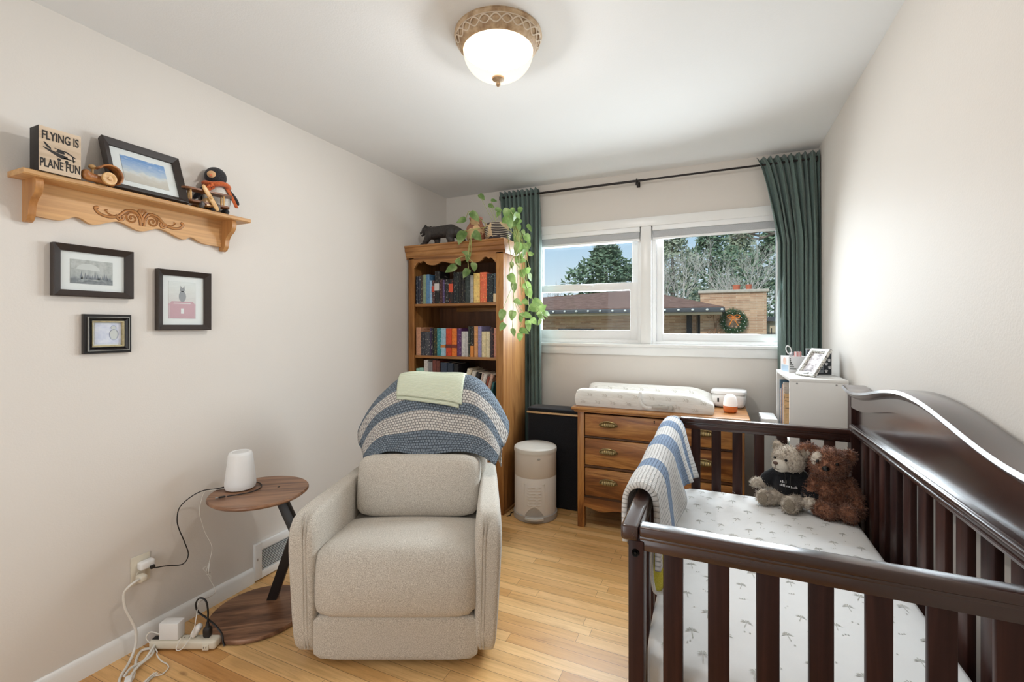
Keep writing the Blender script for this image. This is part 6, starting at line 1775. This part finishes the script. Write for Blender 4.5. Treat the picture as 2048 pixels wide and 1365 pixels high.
for i, (c, nm) in enumerate(UB):
    w_ = 0.020 + 0.004 * (i % 3)
    h = 0.20 + 0.012 * ((i * 5) % 6)
    tb = thing('book', '%s book, %s from the window in the white shelf unit' % (nm, ORD[len(UB) - 1 - i]), 'book', (UX0 + 0.012, y_ + w_ / 2, 0.736), group='books in the white shelf unit', rz=-R(90))
    bm = nb(); prism(bm, [(-w_ / 2, 0.15), (-w_ / 2, 0.004), (-w_ / 2 + 0.004, 0), (w_ / 2 - 0.004, 0), (w_ / 2, 0.004), (w_ / 2, 0.15), (w_ / 2 - 0.002, 0.15), (w_ / 2 - 0.002, 0.006), (-w_ / 2 + 0.002, 0.006), (-w_ / 2 + 0.002, 0.15)], lambda a, b, q: (a, b, q), 0, h)
    to_obj('cover', bm, cover(c, (50, 48, 50), 3.0 * i), tb, smooth=30)
    bm = nb(); b2(bm, (-w_ / 2 + 0.0022, 0.0065, 0.003), (w_ / 2 - 0.0022, 0.147, h - 0.003)); to_obj('pages', bm, M_page, tb, smooth=0)
    y_ += w_ + 0.001
# things on top of it
M_pwhite2 = plain('white_card', C(238, 236, 236), 0.5, var=0.01)
t = thing('pencil_box', 'white box of pens and scissors at the back of the white shelf unit', 'pencil box', (2.575, 3.015, UZ), R(14))
bm = nb()
for lo, hi in (((-0.052, -0.055, 0), (0.052, -0.052, 0.090)), ((-0.052, 0.052, 0), (0.052, 0.055, 0.090)), ((-0.052, -0.052, 0), (-0.049, 0.052, 0.090)), ((0.049, -0.052, 0), (0.052, 0.052, 0.090)), ((-0.05, -0.053, 0), (0.05, 0.053, 0.003))):
    b2(bm, lo, hi)
to_obj('box', bm, M_pwhite2, t, smooth=0)
bm = nb()
for k, (w_, z) in enumerate(((0.005, 0.074), (0.006, 0.063), (0.011, 0.052), (0.019, 0.040), (0.022, 0.029), (0.034, 0.018))):
    b2(bm, (-0.047, -0.0556, z), (-0.047 + w_, -0.0549, z + 0.006))
to_obj('handwriting', bm, M_ink, t, smooth=0)
bm = nb(); b2(bm, (-0.0526, -0.050, 0.004), (-0.0519, 0.045, 0.040)); to_obj('blue_patch', bm, plain('pale_blue_print', C(176, 196, 214), 0.6), t, smooth=0)
bm = nb(); lathe(bm, [(0, 0.0005), (0.020, 0.0005), (0.020, 0)], 20, (-0.0522, 0, 0.062), Matrix.Rotation(R(-90), 3, 'Y')); to_obj('pink_patch', bm, plain('pale_pink_print', C(232, 196, 180), 0.6), t)
t = thing('scissors', 'scissors with white loop handle standing in the pencil box', 'scissors', (2.548, 2.985, UZ + 0.004))
bm = nb(); tube(bm, smoothpath([(0.012 * math.cos(a) * 1.0, 0, 0.122 + 0.024 * math.sin(a)) for a in [2 * PI * i / 12 for i in range(12)]], 3, True), 0.003, 8, closed=True); bmesh.ops.rotate(bm, verts=bm.verts[:], cent=(0, 0, 0.1), matrix=Matrix.Rotation(R(-16), 3, 'Y')); to_obj('handle', bm, M_whiteplastic, t)
bm = nb(); bx(bm, (0.008, 0, 0.052), (0.010, 0.003, 0.098), 0.001, 1, (R(-8), 'Y')); to_obj('blade', bm, M_metal, t)
t = thing('striped_roll', 'pink and white striped roll sticking out of the pencil box', 'roll', (2.588, 2.998, UZ + 0.004))
m = Mat('pink_white_stripe', 0.6); sx = m.node('ShaderNodeSeparateXYZ'); m.l.new(m.coord(), sx.inputs[0]); s1 = m.node('ShaderNodeMath', operation='MULTIPLY'); s1.inputs[1].default_value = 420; m.l.new(sx.outputs['X'], s1.inputs[0]); s2 = m.node('ShaderNodeMath', operation='SINE'); m.l.new(s1.outputs[0], s2.inputs[0]); m.col(m.ramp(s2.outputs[0], [(0.45, C(214, 150, 146)), (0.55, C(240, 230, 228))]))
bm = nb(); lathe(bm, [(0, 0), (0.018, 0), (0.018, 0.112), (0.012, 0.112), (0.012, 0.02), (0, 0.02)], 24); to_obj('roll', bm, m.m, t)
t = thing('grey_bottle', 'small grey-lidded bottle sticking out of the pencil box', 'bottle', (2.560, 3.030, UZ + 0.004))
bm = nb(); lathe(bm, [(0, 0), (0.014, 0), (0.014, 0.075), (0.009, 0.088), (0, 0.088)], 20); to_obj('body', bm, M_whiteplastic, t)
bm = nb(); lathe(bm, [(0, 0.088), (0.010, 0.088), (0.010, 0.105), (0, 0.107)], 20); to_obj('cap', bm, plain('grey_cap', C(150, 156, 164), 0.5), t)
# ornate silver frame, leaning back on its strut
M_silver = Mat('ornate_silver', 0.35, 0.55, 0.5); f = M_silver.noise(M_silver.coord(), 110, 3, 0.7); M_silver.col(M_silver.ramp(f, [(0.38, C(96, 94, 90)), (0.5, C(196, 193, 186)), (0.66, C(238, 236, 230))])); M_silver.bump(f, 0.9, 0.003)
def p_baby(m):
    f_ = m.noise(m.coord((1, 16, 20)), 2.0, 4, 0.6)
    m.col(m.ramp(f_, [(0.34, C(96, 84, 84)), (0.45, C(176, 160, 158)), (0.56, C(214, 208, 208)), (0.7, C(228, 226, 228))]))
t = thing('silver_photo_frame', 'ornate silver photo frame leaning back on the white shelf unit', 'photo frame', (2.586, 2.762, UZ + 0.001), group=None, rot=(0, 0, 0))
from mathutils import Euler
t.rotation_mode = 'XYZ'
n_yaw = math.atan2(-0.48, -0.88)
t.rotation_euler = (Matrix.Rotation(n_yaw, 4, 'Z') @ Matrix.Rotation(R(-34), 4, 'Y')).to_euler()
bm = nb(); mitred(bm, -0.066, 0.066, 0, 0.168, [(0, -0.004), (0, 0.006), (0.004, 0.010), (0.018, 0.011), (0.026, 0.006), (0.028, 0.002)]); to_obj('frame', bm, M_silver.m, t, smooth=30)
bm = nb(); b2(bm, (-0.004, -0.065, 0.001), (-0.001, 0.065, 0.167)); to_obj('backing', bm, M_black, t, smooth=0)
bm = nb(); b2(bm, (0.000, -0.040, 0.026), (0.002, 0.040, 0.142)); to_obj('photo', bm, picmat('baby_photo', p_baby), t, smooth=0)
bm = nb(); b2(bm, (0.008, -0.024, 0.010), (0.012, 0.024, 0.022), 0.001); to_obj('name_plate', bm, M_metal, t)
bm = nb(); tube(bm, [(-0.004, -0.03, 0.105), (-0.085, -0.035, 0.052)], 0.004, 8); to_obj('strut', bm, M_black, t)
# paw-print frame behind it
M_char = plain('charcoal_frame', C(58, 62, 66), 0.6); M_gpanel = plain('grey_panel', C(150, 156, 162), 0.6)
t = thing('paw_print_frame', 'charcoal frame with white paw prints standing against the wall', 'photo frame', (2.672, 2.905, UZ), R(14))
bm = nb(); b2(bm, (-0.060, -0.008, 0), (0.058, 0.012, 0.135), 0.001); to_obj('frame', bm, M_char, t)
bm = nb(); b2(bm, (-0.062, -0.006, 0.135), (0.060, 0.012, 0.138), 0.0005); to_obj('edge', bm, M_pwhite2, t)
bm = nb()
def disc(x, z, r_, rz=None):
    f = bm.faces.new([bm.verts.new(V((x + r_ * math.cos(a), -0.0087, z + (rz or r_) * math.sin(a)))) for a in [2 * PI * i / 10 for i in range(10)]])
for k, (x, z) in enumerate(((0.044, 0.118), (0.032, 0.096), (0.046, 0.076), (0.032, 0.056), (0.048, 0.038), (0.032, 0.018))):
    disc(x, z - 0.003, 0.006, 0.0045)
    for a in (-0.8, -0.27, 0.27, 0.8):
        disc(x + 0.0085 * math.sin(a), z + 0.0075 * math.cos(a) - 0.002, 0.0022, 0.003)
to_obj('paw_prints', bm, M_pwhite2, t, smooth=0)
bm = nb(); b2(bm, (-0.050, -0.0088, 0.008), (0.018, -0.0078, 0.062)); gp = to_obj('panel', bm, M_gpanel, t, smooth=0)
text('ME', 0.036, M_char, t, (-0.004, -0.0090, 0.036), (R(90), 0, 0), sx=0.9)

# translucent box standing behind the crib
m = Mat('cloudy_plastic', 0.3); m.col(C(214, 214, 210)); m.b.inputs['Transmission Weight'].default_value = 0.35; m.b.inputs['Roughness'].default_value = 0.45
t = thing('storage_box', 'pale translucent plastic box between dresser and white shelf unit', 'storage box', (2.446, 3.06, 0)); t.scale = (0.62, 1, 1)
bm = nb()
for lo, hi in (((-0.060, -0.10, 0.0), (-0.056, 0.10, 0.76)), ((0.056, -0.10, 0.0), (0.060, 0.10, 0.76)), ((-0.06, -0.10, 0), (0.06, -0.096, 0.76)), ((-0.06, 0.096, 0), (0.06, 0.10, 0.76)), ((-0.06, -0.1, 0), (0.06, 0.1, 0.004))):
    b2(bm, lo, hi, 0.001)
to_obj('body', bm, m.m, t)
bm = nb(); b2(bm, (-0.064, -0.104, 0.760), (0.064, 0.104, 0.785), 0.004); to_obj('lid', bm, M_whiteplastic, t)
cord('floor_cord', [(0.852, 2.842, 0.004), (0.868, 2.868, 0.005), (0.858, 2.90, 0.005), (0.866, 2.94, 0.004), (0.850, 2.99, 0.004), (0.850, 3.10, 0.004)], 0.0032, M_blackcord, 'black cord lying on the floor along the bookcase side')

# ================================================================== teddy bears in the crib
def furmat(name, a, b, c):
    m = Mat(name, 0.95, 0, 0.1); f = m.noise(m.coord(), 85, 4, 0.65, 0.6)
    m.col(m.ramp(f, [(0.30, a), (0.5, b), (0.68, c)])); m.bump(f, 0.5, 0.006); m.b.inputs['Sheen Weight'].default_value = 0.3
    return m.m
M_fgrey = furmat('greige_fur', C(154, 138, 122), C(204, 190, 173), C(230, 221, 208))
M_fbrown = furmat('brown_fur', C(78, 48, 36), C(134, 88, 66), C(172, 126, 100))
M_fcream = furmat('cream_fur', C(204, 188, 168), C(226, 214, 198), C(236, 228, 216))
M_fmuz = fabric('cream_velvet', C(206, 196, 180), C(222, 213, 199), 300)
M_eye = plain('black_glass_eye', C(16, 12, 11), 0.1)
M_nbrown = plain('brown_stitched_nose', C(98, 72, 60), 0.6)
M_pad = fabric('taupe_suede_pad', C(138, 126, 110), C(160, 148, 132), 300)
M_hood = fabric('black_sweatshirt', C(22, 22, 25), C(36, 36, 40), 350, bump=0.2)
def furry(name, bm, mat, parent, vox, n, length, seed, relief=0.006, curl=0.012):
    tmp = to_obj('tmp', bm, mat)
    mod_remesh(tmp, vox, 6)
    if relief:
        mod_disp(tmp, curl, relief)
    dg = bpy.context.evaluated_depsgraph_get(); dg.update()
    me = bpy.data.meshes.new_from_object(tmp.evaluated_get(dg))
    out = bmesh.new(); out.from_mesh(me)
    bpy.data.objects.remove(tmp)
    rnd = random.Random(seed)
    out.faces.ensure_lookup_table()
    fs = out.faces[:]
    data = []
    for i in range(n):
        f = fs[rnd.randrange(len(fs))]
        c = f.calc_center_median(); nm = f.normal.copy()
        sw = noise.noise_vector(c * 55) * 1.5
        data.append((c, (nm + sw * 0.75 + V((rnd.uniform(-.3, .3), rnd.uniform(-.3, .3), rnd.uniform(-.6, .1)))).normalized(), nm))
    for c, d, nm in data:
        s_ = d.orthogonal().normalized(); s2 = d.cross(s_)
        L_ = length * rnd.uniform(0.5, 1.2); w_ = length * 0.10
        mid = c + d * L_ * 0.55 + nm * L_ * 0.1; tip = mid + (d + noise.noise_vector(c * 140) * 1.4).normalized() * L_ * 0.5
        a = [out.verts.new(c - nm * 0.002 + s_ * w_ * math.cos(q) + s2 * w_ * math.sin(q)) for q in (0, 2.1, 4.2)]
        b = [out.verts.new(mid + (s_ * math.cos(q) + s2 * math.sin(q)) * w_ * 0.8) for q in (0, 2.1, 4.2)]
        t_ = out.verts.new(tip)
        for k in range(3):
            out.faces.new((a[k], a[(k + 1) % 3], b[(k + 1) % 3], b[k])); out.faces.new((b[k], b[(k + 1) % 3], t_))
    me2 = bpy.data.meshes.new(name); out.to_mesh(me2); out.free()
    me2.materials.clear(); me2.materials.append(mat)
    me2.polygons.foreach_set('use_smooth', [True] * len(me2.polygons))
    o = bpy.data.objects.new(name, me2); COL.objects.link(o); o.parent = parent
    return o
def turned(pts, c, ang):
    Rz = Matrix.Rotation(ang, 3, 'Z')
    return [Rz @ (V(p) - V(c)) + V(c) for p in pts]

# greige bear in the black hoodie
g = thing('teddy_bear', 'greige teddy bear in black hoodie sitting in the far corner of the crib', 'teddy bear', (2.447, 2.247, 0.5515), R(-10), group='teddy bears in the crib')
HC = (0.0, -0.008, 0.195); HA = R(-30)
hp = lambda p: turned([p], HC, HA)[0]
RH = Matrix.Rotation(HA, 3, 'Z')
bm = nb()
ball(bm, (0, 0.008, 0.072), (0.056, 0.050, 0.070)); ball(bm, HC, (0.063, 0.057, 0.056), RH)
ball(bm, hp((0, -0.035, 0.182)), (0.046, 0.030, 0.036), RH)
capsule(bm, [(-0.045, 0.0, 0.120), (-0.082, -0.010, 0.088), (-0.125, -0.014, 0.074)], [0.022, 0.023, 0.021], 4)
capsule(bm, [(0.050, 0.0, 0.118), (0.074, -0.022, 0.075), (0.078, -0.062, 0.044)], [0.022, 0.024, 0.029], 4)
capsule(bm, [(-0.030, -0.015, 0.034), (-0.070, -0.050, 0.030), (-0.084, -0.062, 0.030)], [0.032, 0.027, 0.027], 4); ball(bm, (-0.088, -0.072, 0.036), (0.029, 0.017, 0.036))
capsule(bm, [(0.028, -0.020, 0.034), (0.018, -0.080, 0.030), (0.012, -0.100, 0.030)], [0.032, 0.027, 0.027], 4); ball(bm, (0.008, -0.110, 0.037), (0.030, 0.017, 0.037))
for sx in (-1, 1):
    ball(bm, hp((sx * 0.058, 0.006, 0.236)), (0.024, 0.012, 0.025), RH)
furry('body', bm, M_fgrey, g, 0.005, 5200, 0.010, 3)
bm = nb(); ball(bm, hp((-0.002, -0.060, 0.176)), (0.034, 0.026, 0.027), RH); mz = to_obj('muzzle', bm, M_fmuz, g)
bm = nb(); ball(bm, hp((-0.006, -0.086, 0.189)), (0.0105, 0.007, 0.0075), RH); to_obj('nose', bm, M_nbrown, mz)
bm = nb(); tube(bm, [hp((-0.005, -0.087, 0.182)), hp((-0.004, -0.0865, 0.170))], 0.001, 6); tube(bm, smoothpath([hp((-0.016, -0.083, 0.168)), hp((-0.010, -0.0855, 0.164)), hp((-0.004, -0.0865, 0.168)), hp((0.003, -0.0845, 0.164)), hp((0.010, -0.081, 0.167))], 3), 0.001, 6); to_obj('mouth', bm, M_nbrown, mz)
for sx in (-1, 1):
    bm = nb(); ball(bm, hp((sx * 0.024, -0.062, 0.204)), 0.0058, u=12, v=8); to_obj('eye', bm, M_eye, g)
    bm = nb(); ball(bm, hp((sx * 0.059, -0.006, 0.236)), (0.014, 0.005, 0.015), RH); to_obj('inner_ear', bm, M_pad, g)
for c in ((-0.090, -0.088, 0.036), (0.008, -0.126, 0.037)):
    bm = nb(); ball(bm, c, (0.020, 0.005, 0.026)); to_obj('foot_pad', bm, M_pad, g)
bm = nb()
ball(bm, (0, 0.006, 0.098), (0.070, 0.065, 0.058)); capsule(bm, [(-0.040, 0.0, 0.122), (-0.074, -0.006, 0.098)], [0.034, 0.033], 3); capsule(bm, [(0.048, 0.0, 0.120), (0.073, -0.020, 0.080), (0.078, -0.040, 0.060)], [0.034, 0.035, 0.035], 4)
ball(bm, (0, 0.006, 0.070), (0.062, 0.057, 0.034))
for i in range(24):
    a = 2 * PI * i / 24; ball(bm, (0.044 * math.cos(a), 0.004 + 0.040 * math.sin(a), 0.146 + 0.006 * math.sin(a)), (0.017, 0.017, 0.014), u=10, v=8)
ball(bm, (0, 0.052, 0.135), (0.042, 0.024, 0.026))
hd_ = to_obj('hoodie', bm, M_hood, g); mod_remesh(hd_, 0.0035, 5)
bm = nb()
rnd = random.Random(2)
for z, x0, x1, h in ((0.112, -0.026, -0.004, 0.011), (0.097, -0.028, 0.006, 0.009), (0.094, 0.012, 0.036, 0.009)):
    x = x0
    while x < x1:
        w_ = rnd.uniform(0.0022, 0.004)
        yy = 0.006 - 0.0648 * math.sqrt(max(0.05, 1 - (x / 0.071) ** 2 - ((z - 0.098) / 0.057) ** 2)) - 0.0012
        hh = h * rnd.choice((0.62, 0.62, 1.0))
        bx(bm, (x, yy, z + hh / 2 - h / 2), (w_ * 0.6, 0.003, hh)); x += w_ + 0.0006
to_obj('print', bm, M_pwhite2, hd_, smooth=0)
bm = nb()
for sx in (-1, 1):
    tube(bm, smoothpath([(sx * 0.010, -0.052, 0.142), (sx * 0.009, -0.063, 0.12), (sx * 0.008, -0.0665, 0.085)], 4), 0.0016, 6)
to_obj('drawstring', bm, M_blackcord, hd_)

# brown bear
b = thing('teddy_bear', 'dark brown curly teddy bear with cream eye patch sitting next to the hooded bear', 'teddy bear', (2.592, 2.212, 0.5515), R(-6), group='teddy bears in the crib')
bm = nb()
ball(bm, (0, 0.005, 0.085), (0.064, 0.055, 0.085)); ball(bm, (-0.010, -0.012, 0.205), (0.070, 0.060, 0.062))
ball(bm, (-0.018, -0.055, 0.190), (0.040, 0.030, 0.034))
ball(bm, (-0.084, -0.004, 0.250), (0.038, 0.018, 0.026), Matrix.Rotation(R(-18), 3, 'Y')); ball(bm, (0.058, 0.004, 0.236), (0.027, 0.016, 0.032), Matrix.Rotation(R(20), 3, 'Y'))
capsule(bm, [(0.052, 0.0, 0.132), (0.076, -0.018, 0.085), (0.080, -0.036, 0.036)], [0.026, 0.027, 0.026], 4)
capsule(bm, [(-0.055, 0.0, 0.132), (-0.074, -0.022, 0.085), (-0.076, -0.03, 0.05)], [0.026, 0.024, 0.022], 4)
capsule(bm, [(-0.034, -0.015, 0.036), (-0.040, -0.066, 0.034), (-0.012, -0.078, 0.032)], [0.034, 0.030, 0.030], 4)
capsule(bm, [(0.034, -0.010, 0.036), (0.050, -0.060, 0.034), (0.048, -0.078, 0.034)], [0.034, 0.031, 0.033], 4)
furry('body', bm, M_fbrown, b, 0.005, 6500, 0.012, 8, 0.008, 0.014)
bm = nb(); ball(bm, (-0.048, -0.040, 0.222), (0.024, 0.022, 0.032)); furry('eye_patch', bm, M_fcream, b, 0.004, 500, 0.007, 5, 0.003)
bm = nb(); ball(bm, (-0.026, -0.087, 0.202), (0.0135, 0.009, 0.0105)); to_obj('nose', bm, M_eye, b)
bm = nb(); tube(bm, [(-0.024, -0.090, 0.192), (-0.022, -0.0885, 0.180)], 0.0012, 6); to_obj('mouth', bm, M_nbrown, b)
for c in ((-0.052, -0.067, 0.222), (0.012, -0.072, 0.220)):
    bm = nb(); ball(bm, c, 0.0062, u=12, v=8); to_obj('eye', bm, M_eye, b)
